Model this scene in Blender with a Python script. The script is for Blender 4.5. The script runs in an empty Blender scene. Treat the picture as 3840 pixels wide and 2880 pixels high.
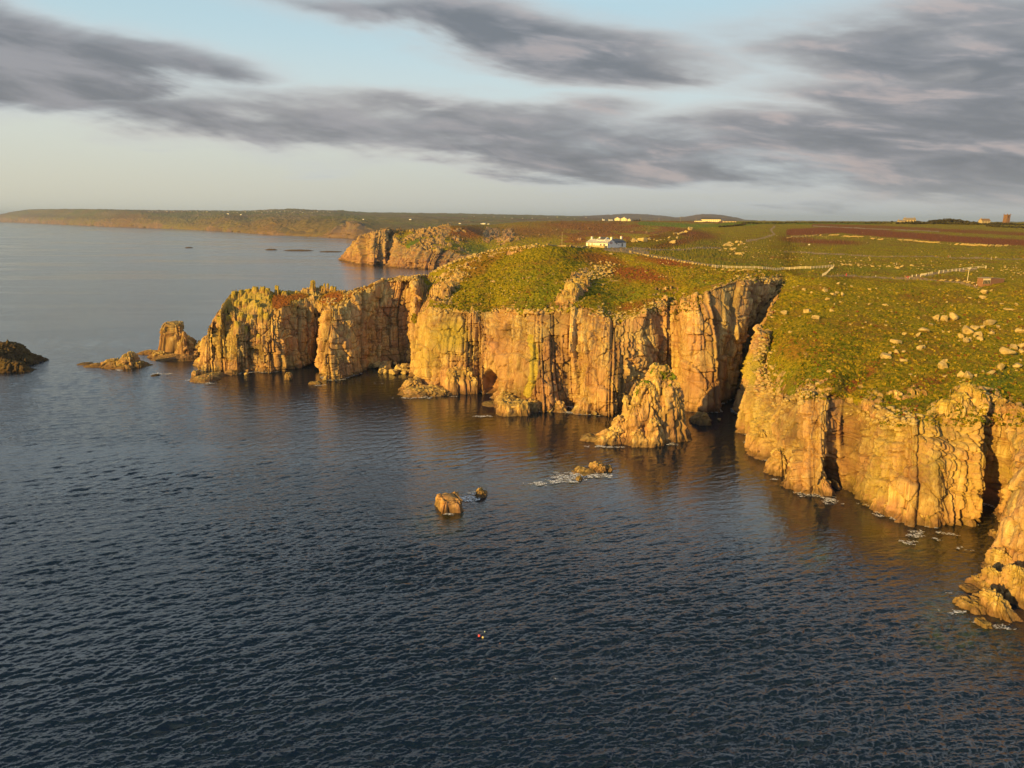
import bpy, math, random
import numpy as np
from mathutils import Vector, Matrix
from mathutils.bvhtree import BVHTree
from concurrent.futures import ThreadPoolExecutor

SC = bpy.context.scene
R = math.radians
# ------------------------------------------------------------------ camera
CAMH = 77.0
FOC = 2642.0            # focal length in photograph pixels (3840 wide)
PITCH = R(13.08)
ROLL = R(0.28)
cd = bpy.data.cameras.new("camera")
cam = bpy.data.objects.new("camera", cd)
SC.collection.objects.link(cam)
cam.location = (0, 0, CAMH)
cam.rotation_euler = (Matrix.Rotation(R(90) - PITCH, 4, 'X') @ Matrix.Rotation(ROLL, 4, 'Z')).to_euler()
cd.sensor_width = 36.0
cd.lens = 36.0 * FOC / 3840.0
cd.clip_start = 1.0
cd.clip_end = 60000.0
SC.camera = cam
# ------------------------------------------------------------------ light
SUN_AZ_LEFT = 47.0       # degrees to the left of straight behind the camera
SUN_EL = 14.5
az = R(SUN_AZ_LEFT); el = R(SUN_EL)
sdir = Vector((-math.sin(az) * math.cos(el), -math.cos(az) * math.cos(el), math.sin(el)))  # towards the sun
ld = bpy.data.lights.new("sun", 'SUN')
ld.energy = 5.0
ld.angle = R(0.6)
ld.color = (1.0, 0.60, 0.12)
sun = bpy.data.objects.new("sun", ld)
SC.collection.objects.link(sun)
sun.rotation_euler = (-sdir).to_track_quat('-Z', 'Y').to_euler()
SC.view_settings.view_transform = 'Standard'
SC.view_settings.look = 'None'
SC.view_settings.exposure = 0.55
SC.view_settings.gamma = 1.0
SC.view_settings.use_curve_mapping = False
SC.cycles.max_bounces = 6
SC.cycles.diffuse_bounces = 3
SC.cycles.glossy_bounces = 3
SC.cycles.volume_bounces = 0
SC.cycles.sample_clamp_indirect = 4.0

# ------------------------------------------------------------------ node helper
class NT:
    def __init__(s, nt):
        s.nt = nt; s.n = nt.nodes; s.l = nt.links
    def new(s, t, **kw):
        nd = s.n.new(t)
        for k, v in kw.items():
            setattr(nd, k, v)
        return nd
    def link(s, a, b):
        s.l.new(a, b)
    def put(s, sock, v):
        if isinstance(v, bpy.types.NodeSocket):
            s.l.new(v, sock)
        else:
            sock.default_value = v
    def math(s, op, a, b=None, c=None, clamp=False):
        nd = s.n.new('ShaderNodeMath'); nd.operation = op; nd.use_clamp = clamp
        s.put(nd.inputs[0], a)
        if b is not None: s.put(nd.inputs[1], b)
        if c is not None: s.put(nd.inputs[2], c)
        return nd.outputs[0]
    def vmath(s, op, a, b=None):
        nd = s.n.new('ShaderNodeVectorMath'); nd.operation = op
        s.put(nd.inputs[0], a)
        if b is not None: s.put(nd.inputs[1], b)
        return nd.outputs['Value'] if op in ('DOT_PRODUCT', 'LENGTH') else nd.outputs[0]
    def mix(s, f, a, b, mode='MIX'):
        nd = s.n.new('ShaderNodeMix'); nd.data_type = 'RGBA'; nd.blend_type = mode
        s.put(nd.inputs[0], f)
        for i, v in ((6, a), (7, b)):
            if isinstance(v, tuple) and len(v) == 3: v = v + (1,)
            s.put(nd.inputs[i], v)
        return nd.outputs[2]
    def noise(s, vec, scale, detail=4, rough=0.55, dist=0.0, dims='3D'):
        nd = s.n.new('ShaderNodeTexNoise'); nd.noise_dimensions = dims
        if vec is not None: s.l.new(vec, nd.inputs['Vector'])
        nd.inputs['Scale'].default_value = scale
        nd.inputs['Detail'].default_value = detail
        nd.inputs['Roughness'].default_value = rough
        nd.inputs['Distortion'].default_value = dist
        return nd.outputs[0]
    def voro(s, vec, scale, feature='F1', rand=1.0):
        nd = s.n.new('ShaderNodeTexVoronoi'); nd.feature = feature
        if vec is not None: s.l.new(vec, nd.inputs['Vector'])
        nd.inputs['Scale'].default_value = scale
        nd.inputs['Randomness'].default_value = rand
        return nd
    def ramp(s, f, stops, interp='LINEAR'):
        nd = s.n.new('ShaderNodeValToRGB'); cr = nd.color_ramp; cr.interpolation = interp
        while len(cr.elements) < len(stops): cr.elements.new(0.5)
        for e, (p, c) in zip(cr.elements, stops):
            e.position = p; e.color = tuple(c) + (1,) if len(c) == 3 else c
        s.l.new(f, nd.inputs[0])
        return nd.outputs[0]
    def step(s, f, a, b):   # smooth map range
        nd = s.n.new('ShaderNodeMapRange'); nd.interpolation_type = 'SMOOTHSTEP'
        s.put(nd.inputs[0], f); s.put(nd.inputs[1], a); s.put(nd.inputs[2], b)
        return nd.outputs[0]

def new_mat(name):
    m = bpy.data.materials.new(name); m.use_nodes = True
    m.node_tree.nodes.clear()
    t = NT(m.node_tree)
    out = t.new('ShaderNodeOutputMaterial')
    b = t.new('ShaderNodeBsdfPrincipled')
    t.link(b.outputs[0], out.inputs[0])
    return m, t, b, out

def simple_mat(name, col, rough=0.8, vary=0.15, scale=2.0, metallic=0.0):
    m, t, b, out = new_mat(name)
    tc = t.new('ShaderNodeTexCoord')
    n = t.noise(tc.outputs['Object'], scale, 3)
    dark = tuple(c * (1 - vary) for c in col); light = tuple(min(1, c * (1 + vary)) for c in col)
    t.link(t.ramp(n, [(0.3, dark), (0.7, light)]), b.inputs['Base Color'])
    b.inputs['Roughness'].default_value = rough
    b.inputs['Metallic'].default_value = metallic
    return m

# ------------------------------------------------------------------ sky
w = bpy.data.worlds.new("World"); SC.world = w; w.use_nodes = True
w.node_tree.nodes.clear()
t = NT(w.node_tree)
wo = t.new('ShaderNodeOutputWorld'); bg = t.new('ShaderNodeBackground')
t.link(bg.outputs[0], wo.inputs[0])
tc = t.new('ShaderNodeTexCoord')
D = tc.outputs['Generated']
sky = t.new('ShaderNodeTexSky'); sky.sky_type = 'NISHITA'; sky.sun_disc = False
sky.sun_elevation = el
sky.sun_rotation = math.atan2(sdir.x, sdir.y)
sky.altitude = 80; sky.air_density = 1.0; sky.dust_density = 1.5; sky.ozone_density = 1.0
sep = t.new('ShaderNodeSeparateXYZ'); t.link(D, sep.inputs[0])
X, Y, Z = sep.outputs
zc = t.math('MAXIMUM', Z, 0.0)
hyp = t.math('SQRT', t.math('ADD', t.math('MULTIPLY', X, X), t.math('MULTIPLY', Y, Y)))
azn = t.math('ARCTAN2', X, Y)                 # 0 = straight ahead, + right
eln = t.math('ARCTAN2', Z, hyp)
base = t.vmath('MULTIPLY', sky.outputs[0], (0.1, 0.1, 0.1))
# warm, bright band of air low over the sea, paler blue above
hz = t.math('SUBTRACT', 1.0, t.step(eln, 0.0, 0.25))
side = t.step(azn, -0.75, 0.5)
lowc = t.mix(side, (0.56, 0.54, 0.44), (0.43, 0.44, 0.44))
highc = t.mix(t.step(eln, 0.10, 0.27), (0.56, 0.65, 0.65), (0.40, 0.56, 0.62))
highc = t.mix(t.step(eln, 0.26, 0.36), highc, (0.82, 0.91, 0.97))  # bright sky above the view, added to brighten the water's reflections
highc = t.mix(t.step(eln, 0.40, 0.74), highc, (0.05, 0.09, 0.15))  # unseen upper sky darkened so the near water reflects dark
unused_ = t.mix(t.step(eln, 0.12, 0.42), (0.50, 0.58, 0.58), (0.50, 0.60, 0.66))
clear = t.mix(hz, highc, lowc)
clear = t.mix(0.15, clear, t.vmath('MULTIPLY', base, (1.2, 1.2, 1.2)))
# cloud density: long banks, laid in azimuth / elevation with torn edges
cv = t.new('ShaderNodeCombineXYZ')
# project on a flat cloud deck for natural foreshortening
den = t.math('ADD', zc, 0.16)
cx = t.math('DIVIDE', X, den); cy = t.math('DIVIDE', Y, den)
t.link(cx, cv.inputs[0]); t.link(cy, cv.inputs[1])
mp = t.new('ShaderNodeMapping'); mp.inputs['Rotation'].default_value = (0, 0, R(-20)); mp.inputs['Scale'].default_value = (0.8, 1.25, 1)
t.link(cv.outputs[0], mp.inputs[0])
n1 = t.noise(mp.outputs[0], 1.0, 7, 0.54, 0.25)
n2 = t.noise(mp.outputs[0], 2.6, 6, 0.56, 0.3)
n3 = t.noise(mp.outputs[0], 0.5, 3, 0.5, 0.2)
sc_ = t.new('ShaderNodeCombineXYZ')
t.link(t.math('MULTIPLY', azn, 3.2), sc_.inputs[0]); t.link(t.math('MULTIPLY', t.math('MULTIPLY_ADD', azn, 0.13, eln), 15.0), sc_.inputs[1])
n4 = t.noise(sc_.outputs[0], 0.9, 7, 0.54, 0.35)
n5 = t.noise(sc_.outputs[0], 2.4, 6, 0.56, 0.3)
wob = t.math('ADD', t.math('MULTIPLY', t.math('SUBTRACT', n1, 0.5), 0.10), t.math('MULTIPLY', t.math('SUBTRACT', n4, 0.5), 0.08))
elw = t.math('ADD', eln, wob)
def line(a0, e0, a1, e1):
    # signed elevation above the line joining two az/el points
    k = (e1 - e0) / (a1 - a0)
    return t.math('SUBTRACT', elw, t.math('MULTIPLY_ADD', azn, k, e0 - k * a0))
def band(a0, e0, a1, e1, half0, half1, soft, amin=None, amax=None, asoft=0.08):
    d = t.math('ABSOLUTE', line(a0, e0, a1, e1))
    k = (half1 - half0) / (a1 - a0)
    hw = t.math('MULTIPLY_ADD', azn, k, half0 - k * a0)
    q = t.math('SUBTRACT', hw, d)
    r = t.step(q, -soft, soft)
    if amin is not None: r = t.math('MULTIPLY', r, t.step(azn, amin - asoft, amin + asoft))
    if amax is not None: r = t.math('MULTIPLY', r, t.math('SUBTRACT', 1.0, t.step(azn, amax - asoft, amax + asoft)))
    return r
def ae(px, py):
    u = (px - 1920) / FOC; v = (1440 - py) / FOC
    x = u; y = math.cos(PITCH) + v * math.sin(PITCH); z = -math.sin(PITCH) + v * math.cos(PITCH)
    return math.atan2(x, y), math.atan2(z, math.hypot(x, y))
def bandp(p0, p1, h0, h1, soft, amin=None, amax=None, asoft=0.08):
    a0, e0 = ae(*p0); a1, e1 = ae(*p1)
    return band(a0, e0, a1, e1, h0 / FOC, h1 / FOC, soft / FOC, None if amin is None else ae(amin, 400)[0], None if amax is None else ae(amax, 400)[0], asoft)
B = []
B.append((bandp((0, 190), (1100, 330), 125, 45, 90, None, 1060, 0.10), 1.1))          # dark bank upper left
B.append((bandp((0, 320), (1700, 520), 60, 110, 80, None, None), 0.8))               # its long base running right
B.append((bandp((700, 400), (2400, 470), 60, 110, 60, 900, 2500), 0.75))
B.append((bandp((1300, 540), (3900, 640), 50, 130, 70, 1300, None, 0.15), 0.95))
B.append((bandp((1200, -10), (2800, 250), 60, 105, 110, 1000, 2750, 0.28), 1.15))          # upper diagonal bank
B.append((bandp((2500, 120), (3900, 150), 90, 190, 140, 2400, None, 0.3), 0.72))
B.append((bandp((2750, 330), (3900, 430), 70, 160, 110, 2650, None, 0.25), 0.9))
B.append((bandp((3500, 100), (4300, 520), 110, 160, 90, 3500, None, 0.2), 1.2))
B.append((bandp((400, 528), (720, 542), 6, 5, 8, 420, 700, 0.04), 0.35))
B.append((bandp((1500, 612), (1850, 640), 8, 6, 10, 1500, 1820, 0.04), 0.35))
dsum = None
for b_, k_ in B:
    v_ = t.math('MULTIPLY', b_, k_)
    dsum = v_ if dsum is None else t.math('MAXIMUM', dsum, v_)
# overhead and outside the picture: broken cloud everywhere
out_ = t.math('MULTIPLY', t.step(eln, 0.30, 0.5), t.step(n3, 0.42, 0.62))
back_ = t.math('MULTIPLY', t.step(t.math('MULTIPLY', Y, -1.0), -0.3, 0.3), t.math('MULTIPLY', t.step(n3, 0.45, 0.65), 0.7))
dsum = t.math('MAXIMUM', dsum, t.math('MAXIMUM', t.math('MULTIPLY', out_, 0.30), back_))
torn = t.math('ADD', t.math('MULTIPLY', t.math('SUBTRACT', n4, 0.5), 1.9), t.math('ADD', t.math('MULTIPLY', t.math('SUBTRACT', n5, 0.5), 0.7), t.math('MULTIPLY', t.math('SUBTRACT', n2, 0.5), 0.5)))
cdn = t.math('ADD', t.math('MULTIPLY', dsum, 1.12), t.math('MULTIPLY', torn, t.math('MULTIPLY_ADD', dsum, 1.0, 0.06)))
cov = t.step(cdn, 0.08, 0.85)
# cloud colour: grey-violet body, pale lit rims with a touch of pink
body = t.mix(t.step(n5, 0.38, 0.66), (0.13, 0.135, 0.155), (0.245, 0.24, 0.26))
rim = t.mix(t.step(n3, 0.35, 0.6), (0.46, 0.43, 0.42), (0.47, 0.50, 0.52))
pk = t.math('MULTIPLY', t.step(n5, 0.52, 0.68), t.math('MULTIPLY', t.step(azn, -0.3, 0.3), 0.55))
body = t.mix(pk, body, (0.46, 0.36, 0.33))
thick = t.step(cdn, 0.35, 1.05)
ccol = t.mix(thick, rim, body)
fin = t.mix(t.math('MULTIPLY', cov, 0.9), clear, ccol)
hz2 = t.math('SUBTRACT', 1.0, t.step(eln, -0.01, 0.07))
fin = t.mix(t.math('MULTIPLY', hz2, 0.55), fin, lowc)
below = t.step(eln, -0.03, -0.005)
fin = t.mix(below, (0.05, 0.06, 0.07), fin)
t.link(fin, bg.inputs[0]); bg.inputs[1].default_value = 0.87

# ------------------------------------------------------------------ scene helpers
COL = SC.collection
def tag(o, label=None, cat=None, group=None, kind=None):
    if label: o['label'] = label
    if cat: o['category'] = cat
    if group: o['group'] = group
    if kind: o['kind'] = kind
    return o
def link(o, parent=None):
    COL.objects.link(o)
    if parent: o.parent = parent
    return o
def empty(name, loc=(0, 0, 0), rz=0.0):
    o = bpy.data.objects.new(name, None); COL.objects.link(o)
    o.location = loc; o.rotation_euler = (0, 0, rz); o.empty_display_size = 0.3
    return o
def ray(px, py):
    u0 = (px - 1920) / FOC; v0 = (1440 - py) / FOC
    u = u0 * math.cos(ROLL) - v0 * math.sin(ROLL); v = u0 * math.sin(ROLL) + v0 * math.cos(ROLL)
    return np.array([u, math.cos(PITCH) + v * math.sin(PITCH), -math.sin(PITCH) + v * math.cos(PITCH)])
def PZ(px, py, z=0.0):
    d = ray(px, py); s = (z - CAMH) / d[2]
    return np.array([d[0] * s, d[1] * s, z])
def PY(px, py, y):
    d = ray(px, py); s = y / d[1]
    return np.array([d[0] * s, y, CAMH + d[2] * s])
def proj(P):
    x = P[..., 0]; y = P[..., 1]; z = P[..., 2] - CAMH
    f = y * math.cos(PITCH) - z * math.sin(PITCH)
    up = y * math.sin(PITCH) + z * math.cos(PITCH)
    f = np.maximum(f, 1e-3)
    u = x / f; v = up / f
    return 1920 + FOC * (u * math.cos(ROLL) + v * math.sin(ROLL)), 1440 - FOC * (-u * math.sin(ROLL) + v * math.cos(ROLL))

POOL = ThreadPoolExecutor(4)
def par(fn, P, n=60000):
    sh = P.shape[:-1]; Q = np.ascontiguousarray(P.reshape(-1, P.shape[-1]), dtype=np.float32)
    parts = list(POOL.map(fn, [Q[i:i + n] for i in range(0, len(Q), n)]))
    if isinstance(parts[0], tuple):
        return tuple(np.concatenate([p[k] for p in parts]).reshape(sh + parts[0][k].shape[1:]) for k in range(len(parts[0])))
    return np.concatenate(parts).reshape(sh)
def _hash(ix, iy, iz, seed):
    n = ix.astype(np.uint32) * np.uint32(374761393) + iy.astype(np.uint32) * np.uint32(668265263) + iz.astype(np.uint32) * np.uint32(2246822519) + np.uint32((seed * 3266489917) & 0xffffffff)
    n = (n ^ (n >> np.uint32(13))) * np.uint32(1274126177)
    n = n ^ (n >> np.uint32(16))
    n = n * np.uint32(2654435761)
    return n ^ (n >> np.uint32(15))
def _u(n): return (n & np.uint32(0xffff)).astype(np.float32) / 65535.0
def _vn(P, seed):
    b = np.floor(P).astype(np.int32); f = P - b; f = f * f * (3 - 2 * f)
    r = 0
    for dx in (0, 1):
        for dy in (0, 1):
            for dz in (0, 1):
                wgt = (f[:, 0] if dx else 1 - f[:, 0]) * (f[:, 1] if dy else 1 - f[:, 1]) * (f[:, 2] if dz else 1 - f[:, 2])
                r = r + wgt * _u(_hash(b[:, 0] + dx, b[:, 1] + dy, b[:, 2] + dz, seed))
    return r * 2 - 1
def fbm(P, scale, octv=4, seed=1, rough=0.5):
    sc = np.array(scale if hasattr(scale, '__len__') else (scale,) * 3, dtype=np.float32)
    def fn(Q):
        q = Q / sc; a = 1.0; s = 0; tot = 0
        for k in range(octv):
            s = s + a * _vn(q + 17.3 * k, seed + k); tot += a
            a *= rough; q = q * 2.03
        return s / tot
    return par(fn, P)
def blocks(P, scale, seed, rot=0.0, lean=0.0, jit=0.75):
    """jointed-rock cells: per-cell offset -1..1, tilt term, distance to the joint (0 at joint), cell random 2"""
    sc = np.array(scale, dtype=np.float32)
    c, s = math.cos(rot), math.sin(rot)
    def fn(Q):
        q = np.empty_like(Q)
        q[:, 0] = (Q[:, 0] * c + Q[:, 1] * s + Q[:, 2] * lean) / sc[0]
        q[:, 1] = (-Q[:, 0] * s + Q[:, 1] * c) / sc[1]
        q[:, 2] = Q[:, 2] / sc[2]
        b = np.floor(q).astype(np.int32); f = q - b
        m = len(Q)
        F1 = np.full(m, 9e9, np.float32); F2 = np.full(m, 9e9, np.float32)
        H = np.zeros(m, np.uint32); V = np.zeros((m, 3), np.float32)
        for dx in (-1, 0, 1):
            for dy in (-1, 0, 1):
                for dz in (-1, 0, 1):
                    h = _hash(b[:, 0] + dx, b[:, 1] + dy, b[:, 2] + dz, seed)
                    ox = dx + .5 + jit * (_u(h) - .5) - f[:, 0]
                    oy = dy + .5 + jit * (_u(h >> np.uint32(8)) - .5) - f[:, 1]
                    oz = dz + .5 + jit * (_u(h >> np.uint32(15)) - .5) - f[:, 2]
                    d = np.maximum(np.maximum(np.abs(ox), np.abs(oy)), np.abs(oz)) + 0.25 * (np.abs(ox) + np.abs(oy) + np.abs(oz))
                    cl = d < F1
                    F2 = np.where(cl, F1, np.minimum(F2, d))
                    F1 = np.where(cl, d, F1)
                    H = np.where(cl, h, H)
                    V[cl, 0] = -ox[cl]; V[cl, 1] = -oy[cl]; V[cl, 2] = -oz[cl]
        h2 = _hash(H.astype(np.int32), H.astype(np.int32) >> 3, H.astype(np.int32) >> 7, seed + 5)
        off = _u(h2) * 2 - 1
        tl = (V[:, 0] * (_u(h2 >> np.uint32(5)) - .5) + V[:, 1] * (_u(h2 >> np.uint32(9)) - .5) + V[:, 2] * (_u(h2 >> np.uint32(14)) - .5)) * 2
        return off, tl, (F2 - F1), _u(h2 >> np.uint32(3))
    return par(fn, P, 40000)
def bricks(P, scale, seed, rot=0.0, lean=0.0, jit=0.8):
    """rectilinear granite joints: columns split by two vertical joint sets, then by level joints.
    returns column offset, block offset, tilt, distance to vertical joint (m), to level joint (m), random"""
    sx, sy, sz = scale; c, s = math.cos(rot), math.sin(rot)
    def part(x, k1, k2, sd):
        i = np.floor(x).astype(np.int32)
        b0 = i + jit * (_u(_hash(i, k1, k2, sd)) - .5); b1 = i + 1 + jit * (_u(_hash(i + 1, k1, k2, sd)) - .5)
        lo = x < b0; hi = x >= b1
        i2 = i - lo + hi
        l = i2 + jit * (_u(_hash(i2, k1, k2, sd)) - .5); r = i2 + 1 + jit * (_u(_hash(i2 + 1, k1, k2, sd)) - .5)
        return i2, np.minimum(x - l, r - x), (x - l) / (r - l) - .5
    def fn(Q):
        zero = np.zeros(len(Q), np.int32)
        x = (Q[:, 0] * c + Q[:, 1] * s + Q[:, 2] * lean) / sx
        y = (-Q[:, 0] * s + Q[:, 1] * c + Q[:, 2] * lean * .5) / sy
        ix, ex_, lx = part(x, zero, zero, seed)
        iy, ey_, ly = part(y, ix, zero, seed + 1)
        iz, ez_, lz = part(Q[:, 2] / sz, ix, iy, seed + 2)
        hc = _hash(ix, iy, zero, seed + 3); hb = _hash(ix, iy, iz, seed + 4)
        co = _u(hc) * 2 - 1; bo = _u(hb) * 2 - 1
        tl = lx * (_u(hc >> np.uint32(6)) - .5) * 2 + ly * (_u(hc >> np.uint32(11)) - .5) * 2 + lz * (_u(hb >> np.uint32(7)) - .5)
        return co, bo, tl, np.minimum(ex_ * sx, ey_ * sy), ez_ * sz, _u(hb >> np.uint32(12))
    return par(fn, P, 60000)
def sstep(x, a, b):
    k = np.clip((x - a) / (b - a), 0, 1); return k * k * (3 - 2 * k)
def gsm(A, sig, axis=0):
    """gaussian smoothing along an axis"""
    if sig <= 0: return A
    r = int(3 * sig) + 1
    k = np.exp(-0.5 * (np.arange(-r, r + 1) / sig) ** 2); k /= k.sum()
    A = np.moveaxis(A, axis, 0); pad = np.concatenate([np.repeat(A[:1], r, 0), A, np.repeat(A[-1:], r, 0)])
    sh = pad.shape; pad = pad.reshape(sh[0], -1)
    out = np.stack([np.convolve(pad[:, j], k, 'valid') for j in range(pad.shape[1])], 1)
    return np.moveaxis(out.reshape((len(A),) + sh[1:]), 0, axis)

def mesh_obj(name, V, F, mat, parent=None, smooth=False, attrs=None, matidx=None):
    V = np.asarray(V, dtype=np.float32).reshape(-1, 3)
    me = bpy.data.meshes.new(name)
    me.vertices.add(len(V)); me.vertices.foreach_set('co', V.ravel())
    F = np.asarray(F, dtype=np.int32)
    k = F.shape[1]
    me.loops.add(F.size); me.loops.foreach_set('vertex_index', F.ravel())
    me.polygons.add(len(F)); me.polygons.foreach_set('loop_start', np.arange(0, F.size, k, dtype=np.int32))
    if smooth: me.polygons.foreach_set('use_smooth', np.ones(len(F), bool))
    for m in (mat if isinstance(mat, (list, tuple)) else [mat]): me.materials.append(m)
    if matidx is not None: me.polygons.foreach_set('material_index', np.asarray(matidx, dtype=np.int32))
    if attrs:
        for an, A in attrs.items():
            at = me.attributes.new(an, 'FLOAT_COLOR', 'POINT')
            at.data.foreach_set('color', np.asarray(A, dtype=np.float32).reshape(-1, 4).ravel())
    me.update(calc_edges=True); me.validate()
    o = bpy.data.objects.new(name, me)
    return link(o, parent)
def grid_faces(nu, nv, closed_u=False):
    i = np.arange(nu if closed_u else nu - 1); j = np.arange(nv - 1)
    I, J = np.meshgrid(i, j, indexing='ij')
    I2 = (I + 1) % nu
    return np.stack([I * nv + J, I2 * nv + J, I2 * nv + J + 1, I * nv + J + 1], -1).reshape(-1, 4)

# ------------------------------------------------------------------ materials of the land
def land_material(name, far=False, dark=1.0):
    m, t, b, out = new_mat(name)
    geo = t.new('ShaderNodeNewGeometry'); pos = geo.outputs['Position']
    at = t.new('ShaderNodeAttribute'); at.attribute_name = 'mask'
    sp = t.new('ShaderNodeSeparateColor'); t.link(at.outputs['Color'], sp.inputs[0])
    rock, heath, lich = sp.outputs; lush = at.outputs['Alpha']
    at2 = t.new('ShaderNodeAttribute'); at2.attribute_name = 'mask2'
    sp2 = t.new('ShaderNodeSeparateColor'); t.link(at2.outputs['Color'], sp2.inputs[0])
    pink, path, tone = sp2.outputs
    k = 0.15 if far else 1.0
    # fine position jitter
    nz = t.noise(pos, 0.9 * k, 5, 0.65)
    nf = t.noise(pos, 3.0 * k, 4, 0.65)
    nb = t.noise(pos, 0.12 * k, 3, 0.5)
    mp = t.new('ShaderNodeMapping'); mp.inputs['Scale'].default_value = (1, 1, 0.16); t.link(pos, mp.inputs[0])
    ns = t.noise(mp.outputs[0], 0.75 * k, 6, 0.62, 0.6)
    nsf = t.noise(mp.outputs[0], 2.6 * k, 4, 0.6, 0.3)
    # rock
    rc = t.ramp(ns, [(0.28, (0.25, 0.15, 0.06)), (0.43, (0.50, 0.34, 0.13)), (0.57, (0.66, 0.49, 0.20)), (0.75, (0.78, 0.64, 0.34))])
    rc = t.mix(t.math('MULTIPLY', t.step(nb, 0.42, 0.60), 0.6), rc, (0.48, 0.26, 0.13))
    rc = t.mix(t.math('MULTIPLY', pink, 0.75), rc, (0.42, 0.22, 0.13))
    rc = t.mix(t.math('MULTIPLY', t.step(nsf, 0.56, 0.70), 0.45), rc, (0.10, 0.075, 0.05))
    rc = t.mix(t.math('MULTIPLY', t.step(nf, 0.60, 0.75), 0.4), rc, (0.62, 0.55, 0.42))
    rc = t.mix(tone, t.vmath('MULTIPLY', rc, (0.62, 0.62, 0.62)), t.vmath('MULTIPLY', rc, (1.25, 1.25, 1.25)))
    rc = t.mix(t.math('MULTIPLY', t.math('SUBTRACT', 1.0, at2.outputs['Alpha']), 0.70), rc, (0.075, 0.045, 0.022))
    lmask = t.math('MULTIPLY', lich, t.step(t.math('ADD', nz, t.math('MULTIPLY', lich, 0.35)), 0.48, 0.72))
    rc = t.mix(t.math('MULTIPLY', lmask, 0.85), rc, t.ramp(nf, [(0.35, (0.30, 0.27, 0.05)), (0.65, (0.56, 0.44, 0.07))]))
    # vertical surfaces near the sea stay wet and dark
    sz = t.new('ShaderNodeSeparateXYZ'); t.link(pos, sz.inputs[0])
    wet = t.math('SUBTRACT', 1.0, t.step(t.math('ADD', sz.outputs[2], t.math('MULTIPLY', t.math('SUBTRACT', nz, 0.5), -4.0)), 0.6, 2.6))
    rc = t.mix(t.math('MULTIPLY', wet, 0.0 if far else 0.6), rc, (0.07, 0.05, 0.03))
    # turf
    gc = t.ramp(nz, [(0.28, (0.07, 0.075, 0.006)), (0.45, (0.20, 0.180, 0.010)), (0.58, (0.32, 0.25, 0.015)), (0.75, (0.50, 0.35, 0.035))])
    gl = t.ramp(nz, [(0.3, (0.06, 0.10, 0.010)), (0.55, (0.15, 0.21, 0.018)), (0.75, (0.28, 0.27, 0.035))])
    gc = t.mix(lush, gc, gl)
    gc = t.mix(t.math('MULTIPLY', t.step(nb, 0.50, 0.64), 0.5), gc, (0.20, 0.115, 0.028))
    hc = t.ramp(nf, [(0.3, (0.10, 0.04, 0.013)), (0.6, (0.28, 0.10, 0.03)), (0.8, (0.36, 0.18, 0.05))])
    gc = t.mix(heath, gc, hc)
    gc = t.mix(t.math('MULTIPLY', t.step(nf, 0.64, 0.76), 0.35), gc, (0.42, 0.34, 0.13))
    gc = t.mix(path, gc, t.mix(nf, (0.24, 0.18, 0.10), (0.38, 0.29, 0.18)))
    # border between rock and turf broken by noise
    rk = t.math('ADD', rock, t.math('MULTIPLY', t.math('SUBTRACT', nz, 0.5), 0.75))
    rk = t.step(rk, 0.44, 0.56)
    col = t.mix(rk, gc, rc)
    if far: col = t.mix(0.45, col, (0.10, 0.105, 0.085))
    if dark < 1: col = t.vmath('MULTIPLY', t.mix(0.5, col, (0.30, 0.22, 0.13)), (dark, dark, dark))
    t.link(col, b.inputs['Base Color'])
    b.inputs['Roughness'].default_value = 0.9
    b.inputs['Specular IOR Level'].default_value = 0.03
    # fine relief: cracks in rock, tufts in turf
    vo = t.voro(mp.outputs[0], 0.9 * k, 'DISTANCE_TO_EDGE'); crack = t.step(vo.outputs['Distance'], 0.0, 0.06)
    hr = t.math('ADD', t.math('MULTIPLY', crack, 0.12), t.math('ADD', t.math('MULTIPLY', nsf, 0.5), t.math('MULTIPLY', nf, 0.5)))
    hg = t.math('ADD', t.math('MULTIPLY', nf, 0.7), t.math('MULTIPLY', nz, 1.0))
    hh = t.mix(rk, t.vmath('MULTIPLY', hg, (1, 1, 1)), t.vmath('MULTIPLY', hr, (1, 1, 1)))
    bp = t.new('ShaderNodeBump'); bp.inputs['Strength'].default_value = 0.9; bp.inputs['Distance'].default_value = 0.55 / k
    t.link(hh, bp.inputs['Height']); t.link(bp.outputs[0], b.inputs['Normal'])
    return m
M_LAND = land_material('granite_and_turf')
M_FAR = land_material('far_granite_and_turf', True)
M_DARKROCK = land_material('dark_rock', False, 0.34)  # land colours mixed to brown and scaled down, for the darkest sea rocks

# ------------------------------------------------------------------ land builder
def fix(col):
    """expand one hand-measured column into six 3-D points: water, lip, mid, crest, behind, far"""
    S = PZ(*col['S']) if len(col['S']) == 2 else np.array(PY(col['S'][0], col['S'][1], col['S'][2]))
    px, py, run = col['E']
    if not col.get('absE') and S[1] < 460 and run > 8: run = 8 + (run - 8) * (0.8 if 1820 < px < 2400 else 0.45)
    E = PY(px, py, S[1] + run) if not col.get('absE') else PY(px, py, run)
    def pt(c, prev):
        if c is None: return None
        if len(c) == 4: return PZ(c[0], c[1], c[2]) if c[3] == 'z' else PY(c[0], c[1], c[2])
        return PY(c[0], c[1], prev[1] + c[2])
    C = pt(col['C'], E)
    M = pt(col.get('M'), E)
    if M is None: M = 0.5 * (E + C) + np.array([0, 0, 0.6])
    Dp = pt(col.get('D'), C)
    if Dp is None:
        d = C.copy(); s = (C[1] + 26) / C[1]; d[0] *= s; d[1] *= s; d[2] = C[2] * 0.45; Dp = d
    F = pt(col.get('F'), Dp)
    if F is None:
        d = Dp.copy(); s = (Dp[1] + 22) / Dp[1]; d[0] *= s; d[1] *= s; d[2] = -7.0; F = d
    return np.stack([S, E, M, C, Dp, F])

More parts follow.
